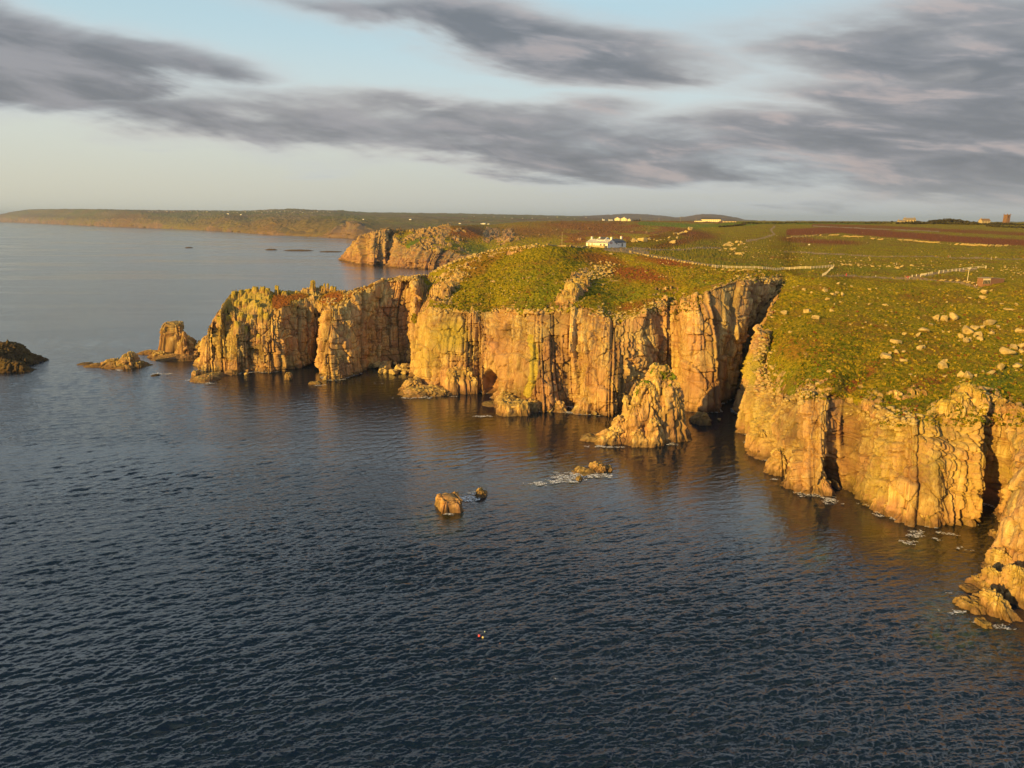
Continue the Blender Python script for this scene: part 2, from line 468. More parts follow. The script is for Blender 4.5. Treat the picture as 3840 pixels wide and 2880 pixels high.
def build_land(name, cols, ds, nwall, nrows, mat, sm=(0.9, 1.6, 7, 8, 10, 12), amp=1.0, size=1.0, wall_pow=2.6, rough_top=1.0, zones=None, seed=0, ysm=1.0):
    K = np.stack([fix(c) for c in cols])                    # (n,6,3)
    # even out the distances of the inland rows without moving them off their measured directions
    cpx, cpy = proj(K)
    keep_ = np.array([bool(c_.get('absE')) for c_ in cols])
    for r_ in range(1, 6):
        sg_ = (6, 60, 60, 60, 60)[r_ - 1] * ysm
        wgt_ = np.exp(-0.5 * ((cpx[:, r_][:, None] - cpx[:, r_][None, :]) / sg_) ** 2) * (1.0 - keep_[None, :]) + 1e-9
        Ynew = (wgt_ @ K[:, r_, 1]) / wgt_.sum(1)
        K[:, r_] = np.stack([K[i_, r_] if (keep_[i_] or Ynew[i_] < 5) else PY(cpx[i_, r_], cpy[i_, r_], Ynew[i_]) for i_ in range(len(K))])
    extra = np.array([[c.get('amp', 1.0), c.get('lump', 1.0)] for c in cols])
    dS = np.linalg.norm(np.diff(K[:, 0], axis=0), axis=1); dE = np.linalg.norm(np.diff(K[:, 1], axis=0), axis=1)
    dM = np.linalg.norm(np.diff(K[:, 2], axis=0), axis=1)
    seg = np.maximum(np.maximum(dS, dE), 0.8 * dM) + 0.01
    u = np.concatenate([[0], np.cumsum(seg)])
    nu = int(u[-1] / ds) + 1
    uu = np.linspace(0, u[-1], nu)
    G = np.empty((nu, 6, 3))
    for r in range(6):
        for a in range(3): G[:, r, a] = np.interp(uu, u, K[:, r, a])
        G[:, r] = gsm(G[:, r], sm[r] / ds)
    ex = np.stack([np.interp(uu, u, extra[:, k]) for k in range(2)], 1)
    epx, epy = proj(G[:, 1]); ex[:, 1] *= np.where((epx > 2560) & (epx < 2960) & (epy < 1125), 0.1, 1.0)
    # wall rows
    rows = []; zone = []
    below = G[:, 0].copy()
    mid = 0.6 * G[:, 0] + 0.4 * G[:, 1]
    tg = np.gradient(gsm(mid, 4.0 / ds * size ** 0.5), axis=0)[:, :2]
    tg /= np.linalg.norm(tg, axis=1, keepdims=True) + 1e-9
    nrm = np.stack([tg[:, 1], -tg[:, 0]], 1)               # towards the viewer for left-to-right columns
    nrm = gsm(nrm, 3.0 / ds); nrm /= np.linalg.norm(nrm, axis=1, keepdims=True) + 1e-9
    below[:, :2] += nrm * 3 * size; below[:, 2] = -5
    rows.append(below); zone.append(-1.0)
    for k in range(nwall + 1):
        v = k / nwall
        p = G[:, 0] * (1 - v) + G[:, 1] * v
        g = 0.28 * v + 0.72 * v ** wall_pow
        p[:, :2] = G[:, 0, :2] * (1 - g) + G[:, 1, :2] * g
        rows.append(p); zone.append(v)
    # top rows: Catmull-Rom through E, M, C, D, F
    ctl = [G[:, 0] * 0.3 + G[:, 1] * 0.7, G[:, 1], G[:, 2], G[:, 3], G[:, 4], G[:, 5], 2 * G[:, 5] - G[:, 4]]
    for sg in range(4):
        p0, p1, p2, p3 = ctl[sg], ctl[sg + 1], ctl[sg + 2], ctl[sg + 3]
        if sg == 0: p0 = 2 * p1 - p2
        for k in range(1, nrows[sg] + 1):
            q = k / nrows[sg]
            cr = 0.5 * ((2 * p1) + (-p0 + p2) * q + (2 * p0 - 5 * p1 + 4 * p2 - p3) * q * q + (-p0 + 3 * p1 - 3 * p2 + p3) * q ** 3)
            ln = p1 * (1 - q) + p2 * q
            wgt = 0.0 if sg >= 1 else 0.5
            rows.append(cr * wgt + ln * (1 - wgt)); zone.append(1 + sg + q)
    P = np.stack(rows, 1)                                    # (nu,nv,3)
    jm = 1 + nwall + nrows[0] - 20
    P[:, jm + 12:-12] = gsm(P[:, jm:], 4.0, axis=1)[:, 12:-12]
    zone = np.array(zone)
    nv = P.shape[1]
    iE = 1 + nwall
    # horizontal distance past the lip
    dl = np.zeros((nu, nv)); seglen = np.linalg.norm(np.diff(P, axis=1), axis=2)
    cum = np.concatenate([np.zeros((nu, 1)), np.cumsum(seglen, axis=1)], 1)
    dl = cum - cum[:, iE:iE + 1]
    px, py = proj(P)
    masks = zones(P, px, py, dl, zone, uu)
    rock = masks['rock']
    N = np.zeros_like(P); N[:, :, 0] = nrm[:, None, 0]; N[:, :, 1] = nrm[:, None, 1]
    up = sstep(dl, -1.0 * size, 3.0 * size)[..., None]
    N = N * (1 - up) + np.array([0, 0, 1.0]) * up
    a = amp * ex[:, 0][:, None]; wallm = 1 - sstep(dl, 0, 5.0 * size)
    s = size
    Q = P.copy()
    # joints follow the face: along the coast, back from the lip, and up
    Q[..., 0] = uu[:, None]; Q[..., 1] = np.maximum(dl, 0) * 0.9; Q[..., 2] = np.minimum(P[..., 2], 400) - 0.35 * Q[..., 1] * 0
    Q[..., 0] += 2.2 * s * fbm(P, (24 * s, 24 * s, 30 * s), 2, 14 + seed)
    Q[..., 0] += 0.45 * s * fbm(P, (7 * s, 7 * s, 22 * s), 2, 11 + seed); Q[..., 1] += 0.45 * s * fbm(P, (7 * s, 7 * s, 22 * s), 2, 12 + seed); Q[..., 2] += 1.6 * s * fbm(P, 9 * s, 2, 13 + seed)
    c1, b1, t1, v1, h1, r1 = bricks(Q, (12 * s, 10 * s, 17 * s), 21 + seed, 0.0, 0.05)
    c2, b2, t2, v2, h2, r2 = bricks(Q, (4.6 * s, 4.0 * s, 6.5 * s), 22 + seed, 0.0, 0.03)
    c3, b3, t3, v3, h3, r3 = bricks(Q, (1.8 * s, 1.6 * s, 2.4 * s), 23 + seed, 0.05, -0.03)
    # oblique fractures in world space
    o4, t4, e4, r4 = blocks(P + 0.0, (7 * s, 6 * s, 9 * s), 26 + seed, 0.5, 0.35)
    flute = fbm(P, (13 * s, 13 * s, 40 * s), 3, 31 + seed)
    brk = sstep(fbm(P, (18 * s, 18 * s, 16 * s), 2, 33 + seed), -0.3, 0.15)       # some faces are sheer, some are broken
    o1 = 0.6 * c1 + 0.4 * b1; o2 = 0.5 * c2 + 0.5 * b2; o3 = 0.5 * c3 + 0.5 * b3
    d = 2.0 * s * flute * wallm
    d = d + (1.3 * c1 + 1.0 * b1 + 2.6 * t1 - 1.5 * np.exp(-(v1 / (0.5 * s)) ** 2) - 0.6 * np.exp(-(h1 / (0.35 * s)) ** 2)) * s * (0.25 + 0.75 * wallm)
    d = d + (0.55 * o4 + 1.2 * t4 - 0.9 * np.exp(-(e4 / 0.05) ** 2)) * s * wallm
    d = d + (0.55 * c2 + 0.75 * b2 + 1.4 * t2 - 1.1 * np.exp(-(v2 / (0.32 * s)) ** 2) - 0.65 * np.exp(-(h2 / (0.28 * s)) ** 2)) * s * (0.35 + 0.75 * brk)
    d = d + (0.26 * c3 + 0.34 * b3 + 0.5 * t3 - 0.45 * np.exp(-(v3 / (0.25 * s)) ** 2) - 0.34 * np.exp(-(h3 / (0.22 * s)) ** 2)) * s * (0.25 + 0.9 * brk)
    d = d + 0.14 * s * fbm(P, 1.0 * s, 3, 41 + seed, 0.6)
    # rubble and ledges at the foot
    foot = (1 - sstep(P[..., 2], 1.0 * s, 7.0 * s)) * wallm
    d = d + foot * s * (0.3 + 2.2 * fbm(P, 5 * s, 3, 51 + seed)) * masks.get('foot', 1.0)
    d = d - masks.get('carve', 0.0)
    rk = sstep(rock, 0.35, 0.6)
    turf = (1.0 * fbm(P, 9 * s, 3, 61 + seed) + 0.9 * np.abs(fbm(P, 2.4 * s, 3, 62 + seed, 0.6)) + 0.45 * fbm(P, 1.0 * s, 2, 63 + seed)) * s
    topm = 1 - wallm
    dr = d * a * (1 - topm) + topm * (0.5 * d * rough_top + masks['lift'] * s * np.clip(0.35 + 0.55 * c2 + 0.35 * b2 + 0.3 * c3, -0.2, 1.3))
    dd = rk * dr + (1 - rk) * (turf * topm * masks.get('bumpy', 1.0) + (1 - topm) * (0.55 * d * a + 0.5 * turf))
    fade = masks.get('fade', 1.0)
    P = P + N * (dd * fade)[..., None]
    # ragged lip: blocks near the lip also stand up
    lipz = np.exp(-(dl / (2.5 * s)) ** 2) * rk * (1.3 * o2 + 0.7 * o1 + 0.3) * s * ex[:, 1][:, None]
    P[..., 2] += lipz * fade
    P[:, 0, 2] = -5
    tone = np.clip(0.5 + 0.28 * o1 + 0.30 * o2 + 0.2 * o3, 0, 1) * masks.get('tone', 1.0)
    pink = np.clip(masks['pink'] + 0.5 * (r2 > 0.8) * 1.0, 0, 1)
    A = np.stack([rock, masks['heath'], masks['lichen'], masks['lush']], -1)
    crk = np.maximum(np.maximum(.9 * np.exp(-(v1 / (.40 * s)) ** 2), .75 * np.exp(-(v2 / (.26 * s)) ** 2)), np.maximum(.45 * np.exp(-(h2 / (.20 * s)) ** 2), .7 * np.exp(-(e4 / 0.03) ** 2)))
    crk = np.maximum(crk, .45 * np.exp(-(v3 / (.16 * s)) ** 2)) * (0.35 + 0.65 * sstep(fbm(P, 6 * s, 2, 45 + seed), -.3, .2))
    A2 = np.stack([pink, masks['path'], tone, 1 - crk * 0.95], -1)
    o = mesh_obj(name, P, grid_faces(nu, nv), mat, attrs={'mask': A, 'mask2': A2}, smooth=False)
    print(name, 'grid', nu, nv, 'lip z', G[::max(1, nu // 14), 1, 2].round(0))
    return o, P

def ell(px, py, cx, cy, rx, ry, ang=0.0, soft=0.35):
    """soft ellipse measured in photograph pixels on the surface it lies on"""
    a = R(ang); dx = px - cx; dy = py - cy
    x = (dx * math.cos(a) + dy * math.sin(a)) / rx; y = (-dx * math.sin(a) + dy * math.cos(a)) / ry
    r = np.sqrt(x * x + y * y)
    return 1 - sstep(r, 1 - soft, 1 + soft)
def polyline_d(px, py, pts):
    best = np.full(px.shape, 1e9)
    for (x0, y0), (x1, y1) in zip(pts[:-1], pts[1:]):
        vx, vy = x1 - x0, y1 - y0; L = vx * vx + vy * vy
        q = np.clip(((px - x0) * vx + (py - y0) * vy) / L, 0, 1)
        best = np.minimum(best, np.hypot(px - x0 - q * vx, py - y0 - q * vy))
    return best

# ------------------------------------------------------------------ main land: measured columns
def c(S, E, C=None, M=None, D=None, F=None, **k):
    return dict(S=S, E=E, C=C, M=M, D=D, F=F, **k)
def z(px, py, zz): return (px, py, zz, 'z')
MAIN = []
MAIN += [c((850, 1300, 424), (855, 1290, 3), (860, 1285, 2), M=(858, 1287, 1), D=(862, 1290, 1), F=(864, 1292, 1)),
         c((800, 1340, 396), (806, 1240, 2), (835, 1190, 6), D=(860, 1300, 14), F=(866, 1310, 3)),
         c((766, 1386), (769, 1291, 2), (790, 1225, 10), D=(850, 1290, 26), F=(866, 1310, 6)),
         c((778, 1388), (778, 1284, 3), (800, 1205, 10)),
         c((792, 1390), (794, 1213, 5), (818, 1176, 9)),
         c((812, 1392), (808, 1208, 6), (822, 1172, 8)),
         c((826, 1396), (822, 1170, 8), (862, 1108, 10)),
         c((850, 1400), (846, 1172, 9), (870, 1092, 12)),
         c((892, 1404), (892, 1235, 5), (892, 1086, 24), M=(880, 1165, 9)),
         c((905, 1396), (915, 1225, 6), (918, 1088, 25), M=(912, 1150, 12)),
         c((940, 1394), (950, 1220, 8), (955, 1080, 26), M=(950, 1150, 12)),
         c((980, 1398), (975, 1215, 9), (985, 1077, 26), M=(978, 1150, 12)),
         c((1016, 1400), (1012, 1205, 10), (1014, 1092, 26), M=(1014, 1160, 10)),
         c((1048, 1394), (1050, 1158, 12), (1050, 1100, 20)),
         c((1085, 1384), (1080, 1150, 10), (1084, 1097, 22), amp=0.8),
         c((1107, 1380), (1105, 1146, 12), (1120, 1092, 20)),
         c((1158, 1376), (1155, 1150, 12), (1150, 1082, 24)),
         c((1184, 1368), (1180, 1162, 8), (1178, 1078, 28)),
         c((1192, 1358), (1196, 1175, 0), (1200, 1080, 28)),
         c((1198, 1362), (1206, 1180, 0), (1222, 1084, 30)),
         c((1203, 1402), (1216, 1180, 14), (1235, 1084, 32)),
         c((1222, 1428), (1240, 1172, 18), (1258, 1087, 34)),
         c((1262, 1424), (1262, 1165, 20), (1280, 1088, 30)),
         c((1292, 1420), (1292, 1158, 20), (1302, 1092, 28)),
         c((1312, 1412), (1315, 1120, 26), (1325, 1086, 16)),
         c((1335, 1404), (1345, 1098, 28), (1352, 1080, 12)),
         c((1369, 1390), (1390, 1082, 24), (1395, 1066, 10)),
         c((1400, 1376), (1425, 1068, 20), (1430, 1056, 8)),
         c((1430, 1366), (1470, 1056, 14), (1478, 1042, 8)),
         c((1500, 1364), (1530, 1050, 12), (1538, 1034, 10)),
         c((1556, 1366), (1566, 1062, 14), (1578, 1032, 20)),
         c((1551, 1406), (1555, 1214, 6), (1604, 1024, 50), M=(1592, 1125, 14)),
         c((1566, 1440), (1575, 1192, 14), (1628, 1010, 50), M=(1606, 1110, 18)),
         c((1600, 1458), (1604, 1155, 22), (1665, 994, 56), M=(1640, 1085, 24)),
         c((1690, 1472), (1712, 1170, 24), (1745, 960, 66)),
         c((1765, 1476), (1775, 1172, 22), (1815, 942, 72)),
         c((1796, 1472), (1798, 1172, 20), (1850, 932, 76)),
         c((1812, 1474), (1812, 1172, 24), (1870, 928, 80)),
         c((1840, 1486), (1840, 1171, 26), (1890, 925, 80)),
         c((1856, 1502), (1866, 1170, 30), (1920, 921, 76)),
         c((1900, 1516), (1910, 1165, 32), (1965, 918, 78)),
         c((1990, 1537), (1990, 1182, 30), (2010, 918, 80), F=(2030, 900, 150)),
         c((2065, 1542), (2065, 1172, 34), (2070, 922, 80), D=(2075, 930, 40), F=(2078, 950, 60)),
         c((2108, 1534), (2108, 1165, 28), (2110, 926, 84), D=z(2115, 925, 58), F=(2115, 939, 120)),
         c((2122, 1526), (2128, 1164, 18), (2130, 928, 90), D=z(2135, 924, 59), F=(2135, 938, 120)),
         c((2160, 1530), (2160, 1162, 22), (2170, 932, 90), D=z(2170, 923, 60), F=(2170, 937, 120)),
         c((2170, 1548), (2180, 1155, 32), z(2200, 935, 59), D=z(2200, 922, 60.5), F=(2200, 936, 120)),
         c((2205, 1555), (2238, 1164, 32), z(2250, 940, 59), D=z(2250, 918, 61), F=(2250, 932, 120)),
         c((2262, 1560), (2290, 1205, 30), z(2310, 945, 59), D=z(2310, 912, 61.5), F=(2310, 926, 120)),
         c((2312, 1563), (2335, 1215, 30), z(2360, 952, 58.5), D=z(2360, 905, 62), F=(2360, 919, 120)),
         c((2345, 1552), (2378, 1190, 26), z(2410, 960, 58), D=z(2410, 896, 62.5), F=(2410, 910, 120)),
         c((2385, 1530), (2415, 1166, 20), z(2450, 965, 57), D=z(2450, 886, 63), F=(2450, 900, 120)),
         c((2432, 1512), (2455, 1145, 14), z(2490, 970, 57), D=z(2490, 873, 64.5), F=(2490, 887, 120)),
         c((2490, 1500), (2505, 1130, 14), z(2530, 978, 56), D=z(2530, 862, 66.5), F=(2530, 876, 120)),
         c((2540, 1508), (2542, 1128, 20), z(2570, 984, 56), D=z(2570, 854, 68), F=(2570, 868, 120)),
         c((2568, 1540), (2568, 1124, 30), z(2600, 988, 56), D=z(2600, 850, 69), F=(2600, 864, 120)),
         c((2615, 1546), (2600, 1116, 30), z(2640, 992, 55.5), D=z(2640, 850, 69), F=(2640, 842, 900, 'Y')),
         c((2682, 1545), (2660, 1092, 32), z(2700, 998, 55), D=z(2700, 895, 61), F=(2700, 830, 1250, 'Y')),
         c((2712, 1528), (2725, 1066, 26), z(2760, 1000, 53.5), D=z(2760, 895, 61), F=(2760, 830, 1250, 'Y')),
         c((2742, 1500), (2795, 1050, 22), z(2820, 1003, 53), D=z(2820, 900, 60), F=(2820, 830, 1250, 'Y')),
         c((2762, 1455), (2860, 1044, 16), z(2880, 1006, 52), D=z(2880, 905, 60), F=(2880, 830, 1250, 'Y')),
         c((2764, 1430, 333), (2932, 1062, 350), z(2936, 1012, 51.3), D=z(2936, 915, 59), F=(2936, 831, 1250, 'Y'), absE=1),
         c((2767, 1470, 317), (2928, 1098, 333), z(2962, 1030, 50), D=z(2962, 925, 58), F=(2962, 831, 1250, 'Y'), absE=1),
         c((2769, 1550, 288), (2880, 1172, 302), z(2996, 1040, 50.5), D=z(2996, 928, 58), F=(2996, 831, 1250, 'Y'), absE=1),
         c((2770, 1634), (2843, 1260, 277), z(3040, 1042, 50.5), D=z(3040, 928, 58), F=(3040, 831, 1250, 'Y'), absE=1),
         c((2808, 1682), (2852, 1395, 263), z(3090, 1044, 50.5), M=z(2930, 1262, 33), D=z(3090, 930, 58), F=(3090, 831, 1250, 'Y'), absE=1),
         c((2870, 1735), (2890, 1470, 243), z(3130, 1044, 50.5), M=z(2975, 1275, 34.5), D=z(3130, 930, 58), F=(3130, 832, 1250, 'Y'), absE=1),
         c((2937, 1790), (2940, 1500, 227), z(3170, 1044, 50), M=z(3020, 1280, 35), D=z(3170, 930, 58), F=(3170, 832, 1250, 'Y'), absE=1),
         c((3009, 1850), (3020, 1480, 26), z(3220, 1042, 50), M=z(3100, 1275, 36), D=z(3220, 930, 58), F=(3220, 832, 1250, 'Y')),
         c((3080, 1863), (3100, 1470, 28), z(3280, 1040, 50), M=z(3170, 1270, 36), D=z(3280, 930, 58), F=(3280, 832, 1250, 'Y')),
         c((3098, 1852), (3128, 1476, 20), z(3305, 1040, 50), M=z(3200, 1270, 36), D=z(3305, 930, 58), F=(3305, 832, 1250, 'Y')),
         c((3140, 1832), (3158, 1488, 20), z(3330, 1040, 50), M=z(3230, 1270, 36), D=z(3330, 930, 58), F=(3330, 833, 1250, 'Y')),
         c((3165, 1842), (3186, 1500, 20), z(3350, 1040, 50), M=z(3260, 1270, 36), D=z(3350, 930, 58), F=(3350, 833, 1250, 'Y')),
         c((3174, 1858), (3222, 1512, 22), z(3385, 1040, 50), M=z(3300, 1270, 36), D=z(3385, 930, 58), F=(3385, 833, 1250, 'Y')),
         c((3226, 1902), (3262, 1530, 22), z(3420, 1040, 50), M=z(3335, 1275, 36), D=z(3420, 930, 58), F=(3420, 833, 1250, 'Y')),
         c((3300, 1932), (3330, 1560, 20), z(3480, 1040, 50), M=z(3390, 1280, 35.5), D=z(3480, 932, 58), F=(3480, 833, 1250, 'Y')),
         c((3380, 1960), (3395, 1585, 20), z(3530, 1042, 50), M=z(3450, 1285, 35), D=z(3530, 933, 58), F=(3530, 834, 1250, 'Y')),
         c((3388, 1952), (3404, 1580, 16), z(3536, 1042, 50), M=z(3458, 1285, 35), D=z(3536, 933, 58), F=(3536, 834, 1250, 'Y')),
         c((3400, 1972), (3420, 1575, 24), z(3552, 1045, 49.5), M=z(3470, 1290, 35), D=z(3552, 935, 58), F=(3552, 834, 1250, 'Y')),
         c((3500, 1980), (3500, 1570, 24), z(3620, 1050, 49.5), M=z(3545, 1295, 34.5), D=z(3620, 936, 58), F=(3620, 834, 1250, 'Y')),
         c((3535, 1955), (3570, 1505, 28), z(3690, 1055, 49), M=z(3620, 1290, 34.5), D=z(3690, 938, 58), F=(3690, 834, 1250, 'Y')),
         c((3628, 1960), (3652, 1485, 32), z(3760, 1060, 49), M=z(3700, 1290, 34.5), D=z(3760, 938, 58), F=(3760, 835, 1250, 'Y')),
         c((3680, 1952), (3725, 1505, 26), z(3830, 1065, 49), M=z(3780, 1300, 34), D=z(3830, 940, 58), F=(3830, 835, 1250, 'Y')),
         c((3708, 1915), (3768, 1545, 12), z(3880, 1070, 49), M=z(3820, 1310, 33.5), D=z(3880, 940, 58), F=(3880, 835, 1250, 'Y')),
         c((3730, 1912), (3790, 1550, 10), z(3920, 1075, 49), M=z(3850, 1320, 33), D=z(3920, 940, 58), F=(3920, 835, 1250, 'Y')),
         c((3738, 1985), (3815, 1540, 20), z(3980, 1080, 48.5), M=z(3900, 1320, 33), D=z(3980, 945, 58), F=(3980, 836, 1250, 'Y')),
         c((3750, 2082), (3870, 1545, 32), z(4080, 1090, 48.5), M=z(4000, 1330, 33), D=z(4080, 948, 58), F=(4080, 836, 1250, 'Y')),
         c((3800, 2200), (3980, 1560, 36), z(4220, 1100, 48), M=z(4120, 1340, 33), D=z(4220, 950, 58), F=(4220, 837, 1250, 'Y')),
         c((3900, 2290), (4200, 1580, 36), z(4460, 1110, 48), M=z(4340, 1350, 33), D=z(4460, 955, 58), F=(4460, 838, 1250, 'Y')),
         c((4200, 2330), (4700, 1600, 36), z(4900, 1120, 48), M=z(4800, 1360, 33), D=z(4900, 960, 58), F=(4900, 840, 1250, 'Y'))]

def main_zones(P, px, py, dl, zone, uu):
    n8 = fbm(P, 8, 3, 71); n3 = fbm(P, 2.5, 3, 72); n20 = fbm(P, 22, 3, 73)
    top = sstep(dl, -2, 2)
    rag = 6 * fbm(P, 14, 3, 74) + 3 * n3 - 1.5
    rock = 1 - sstep(dl + rag, -2.5, 2.5)
    # loose rubble along the lip
    rock = np.maximum(rock, (1 - sstep(dl, 4, 16)) * sstep(n3 + 0.5 * n8, 0.12, 0.28) * 0.9)
    left = 1 - sstep(px, 1400, 1500)
    rock = np.maximum(rock, left)
    # turf and heath pockets on the left headland
    pk = np.maximum(ell(px, py, 1052, 1138, 42, 34, 30), ell(px, py, 1245, 1122, 52, 26, -12))
    pk = np.maximum(pk, 0.9 * ell(px, py, 1350, 1098, 60, 14, -20)) ; pk = np.maximum(pk, 0.9 * ell(px, py, 1100, 1118, 60, 14, -8))
    pk = pk * top * left
    rock = rock * (1 - sstep(pk + 0.25 * n3, 0.3, 0.6))
    def add(v, m): return np.maximum(rock, v * m)
    speck = sstep(n3 + 0.25 * n8, 0.05, 0.2)
    for cx, cy, rx, ry, ag, dens in [
        (1575, 1120, 34, 90, 0, 1.0), (1655, 1105, 46, 46, -30, 1.0), (1690, 1045, 36, 50, 30, .7), (1740, 985, 80, 20, -25, .75), (1850, 945, 110, 16, -6, .7),
        (1600, 1060, 40, 26, -30, .9), (1520, 1048, 90, 16, -10, 1.0), (1790, 1010, 40, 26, -20, .4), (1890, 1060, 40, 30, 0, .35),
        (2150, 1085, 34, 62, 15, 1.0), (2120, 1130, 30, 30, 0, 1.0), (2205, 1040, 60, 40, -35, .85), (2255, 1010, 60, 26, -20, .6), (2290, 1060, 40, 40, 0, .5),
        (2480, 1050, 46, 26, 10, .8), (2500, 1088, 50, 20, -10, .9), (2640, 1110, 60, 24, 0, .6), (2720, 1075, 30, 30, 0, .6),
        (2820, 1045, 60, 22, 8, .9), (2900, 1062, 40, 22, -20, 1.0),
        (2860, 1330, 26, 110, -6, .95), (2880, 1480, 70, 60, 30, .9), (2900, 1420, 60, 60, 30, .55), (3050, 1480, 80, 60, -35, 1.0), (3060, 1340, 60, 18, 8, .5),
        (3240, 1500, 60, 60, 30, .85), (3190, 1500, 40, 50, 0, .6), (3360, 1560, 80, 36, 0, .9), (3400, 1478, 70, 16, 0, .75), (3240, 1580, 60, 40, 0, 1.0),
        (3620, 1510, 80, 60, -20, 1.0), (3520, 1560, 50, 60, 0, 1.0), (3730, 1495, 60, 40, 10, .8), (3690, 1570, 60, 50, 0, .95), (3810, 1560, 60, 70, 0, .7),
        (3330, 1520, 90, 22, 12, .5)]:
        e = ell(px, py, cx, cy, rx, ry, ag, 0.4)
        e = sstep(e + 0.9 * n3 + 0.5 * n8 - 0.15, 0.35, 0.6)
        v = e if dens >= 1 else e * (speck * dens + (1 - speck) * (dens - 0.55))
        rock = np.maximum(rock, v * top)
    # the strip of stones that crosses the moor
    moor = sstep(dl, 30, 50) * (px > 2350)
    grassy = sstep(dl, 2, 6) * (1 - left)
    heath = 0.95 * pk * (px > 1020)
    for cx, cy, rx, ry, ag, s_ in [(2390, 1030, 120, 26, 8, 1), (2260, 975, 90, 22, 12, .8), (2500, 985, 110, 12, 10, .8), (2180, 965, 50, 14, 0, .5), (2400, 1150, 90, 20, -8, .7), (1760, 1010, 110, 34, -25, .55), (1860, 1160, 60, 16, 0, .5),
                               (2310, 880, 200, 26, 0, .8), (2600, 878, 90, 16, 8, .8), (2560, 905, 120, 12, -12, .7), (3000, 900, 80, 12, 3, .8), (3100, 908, 130, 9, 2, .95), (3500, 1120, 120, 30, 0, .25),
                               (3220, 1430, 110, 16, -38, .85), (3270, 1370, 80, 14, -38, .5), (3030, 1300, 120, 40, 10, .4), (2980, 1310, 60, 40, 0, .5), (3480, 1440, 100, 20, -20, .45), (3420, 1310, 90, 40, 0, .3), (3680, 1200, 40, 20, 0, .5), (3570, 1215, 40, 20, 0, .4)]:
        heath = np.maximum(heath, s_ * ell(px, py, cx, cy, rx, ry, ag, 0.5) * grassy)
    b1 = polyline_d(px, py, [(2960, 872), (3150, 862), (3330, 878), (3560, 896), (3860, 912)])
    heath = np.maximum(heath, (1 - sstep(b1 + 4 * n20, 9, 16)) * grassy * (py < 935))
    b2 = polyline_d(px, py, [(3050, 846), (3300, 852), (3500, 862), (3860, 880)])
    heath = np.maximum(heath, 0.8 * (1 - sstep(b2 + 3 * n20, 4, 8)) * grassy * (py < 935))
    far_m = (zone[None, :] > 3.2) * sstep(dl, 60, 90)
    heath = np.clip(heath + 0.30 * sstep(n20, 0.2, 0.5) * grassy, 0, 1)
    lush = np.zeros_like(px)
    fld = (1 - sstep(polyline_d(px, py, [(2400, 838), (2560, 846), (2660, 846), (2830, 838)]), 5, 9))
    fld = np.maximum(fld, ell(px, py, 2590, 848, 60, 11, 0, .3)) ; fld = np.maximum(fld, 1 - sstep(polyline_d(px, py, [(2830, 838), (3300, 838)]), 3, 5))
    lush = np.maximum(lush, fld)
    for cx, cy, rx, ry, ag, s_ in [(3740, 1440, 130, 60, -20, .85), (3500, 1500, 150, 40, 0, .7), (3080, 1380, 120, 26, -38, .7), (2980, 1440, 60, 60, 0, .5), (2350, 1120, 60, 40, 0, .6), (2060, 1110, 70, 60, 0, .5), (2000, 1040, 80, 40, 0, .35), (1960, 1140, 60, 30, 0, .5), (2650, 1060, 60, 20, 0, .4), (2800, 1000, 120, 20, 0, .3), (2600, 1000, 60, 12, 0, .3), (3300, 1010, 300, 10, 0, .4)]:
        lush = np.maximum(lush, s_ * ell(px, py, cx, cy, rx, ry, ag, 0.6))
    lush = lush * (1 - heath)
    # paths, seen on the ground
    path = np.zeros_like(px)
    for pts, hw in [([(2270, 938), (2330, 942), (2390, 950), (2440, 960), (2520, 972), (2590, 984), (2690, 1000)], 4.5), ([(2300, 936), (2380, 940), (2430, 948)], 6),
                    ([(2370, 932), (2480, 938), (2560, 936), (2620, 931), (2700, 930)], 2.6), ([(2800, 904), (2850, 896), (2905, 880), (2890, 862), (2905, 850)], 3),
                    ([(3080, 1036), (3180, 1036), (3300, 1042), (3400, 1044), (3440, 1044), (3500, 1052)], 2.5), ([(3400, 1044), (3450, 1038), (3500, 1026), (3570, 1016), (3660, 1010)], 4.0),
                    ([(2940, 945), (3100, 952), (3282, 963), (3550, 966), (3860, 977)], 1.8), ([(3490, 1052), (3600, 1062), (3680, 1080)], 2.5), ([(3050, 848), (3300, 860), (3520, 868)], 1.5)]:
        path = np.maximum(path, (1 - sstep(polyline_d(px, py, pts) + 0.8 * n3, hw * 0.6, hw * 1.35)) * grassy)
    rock = np.where(path > 0.5, 0, rock)
    lichen = np.zeros_like(px)
    hgt = P[..., 2]
    lichen += left * sstep(hgt + 5 * n8, 20, 36) * 0.75 * (px < 1120)
    lichen = np.maximum(lichen, 0.35 * left * sstep(hgt, 25, 38))
    yl = 1 - sstep(polyline_d(px, py, [(1980, 1270), (2000, 1330), (2004, 1395), (1990, 1440), (1968, 1480)]) + 4 * n3, 11, 18)
    lichen = np.maximum(lichen, yl * 1.3)
    lichen = np.maximum(lichen, 1.3 * ell(px, py, 2822, 1388, 34, 58, -10, .35))
    lichen = np.maximum(lichen, 0.8 * ell(px, py, 1690, 1260, 70, 60, 0, .6)); lichen = np.maximum(lichen, 0.5 * ell(px, py, 1600, 1300, 50, 120, 0, .6))
    lichen = np.maximum(lichen, 0.5 * ell(px, py, 2830, 1560, 60, 120, 0, .6)); lichen = np.maximum(lichen, 0.45 * (px > 3150) * sstep(n8, -0.2, 0.3)); lichen = np.maximum(lichen, .5 * ell(px, py, 830, 1280, 60, 80, 0, .5))
    pinkm = 0.75 * (1 - sstep(hgt + 2 * n3, 2, 7)) * (px > 1400)
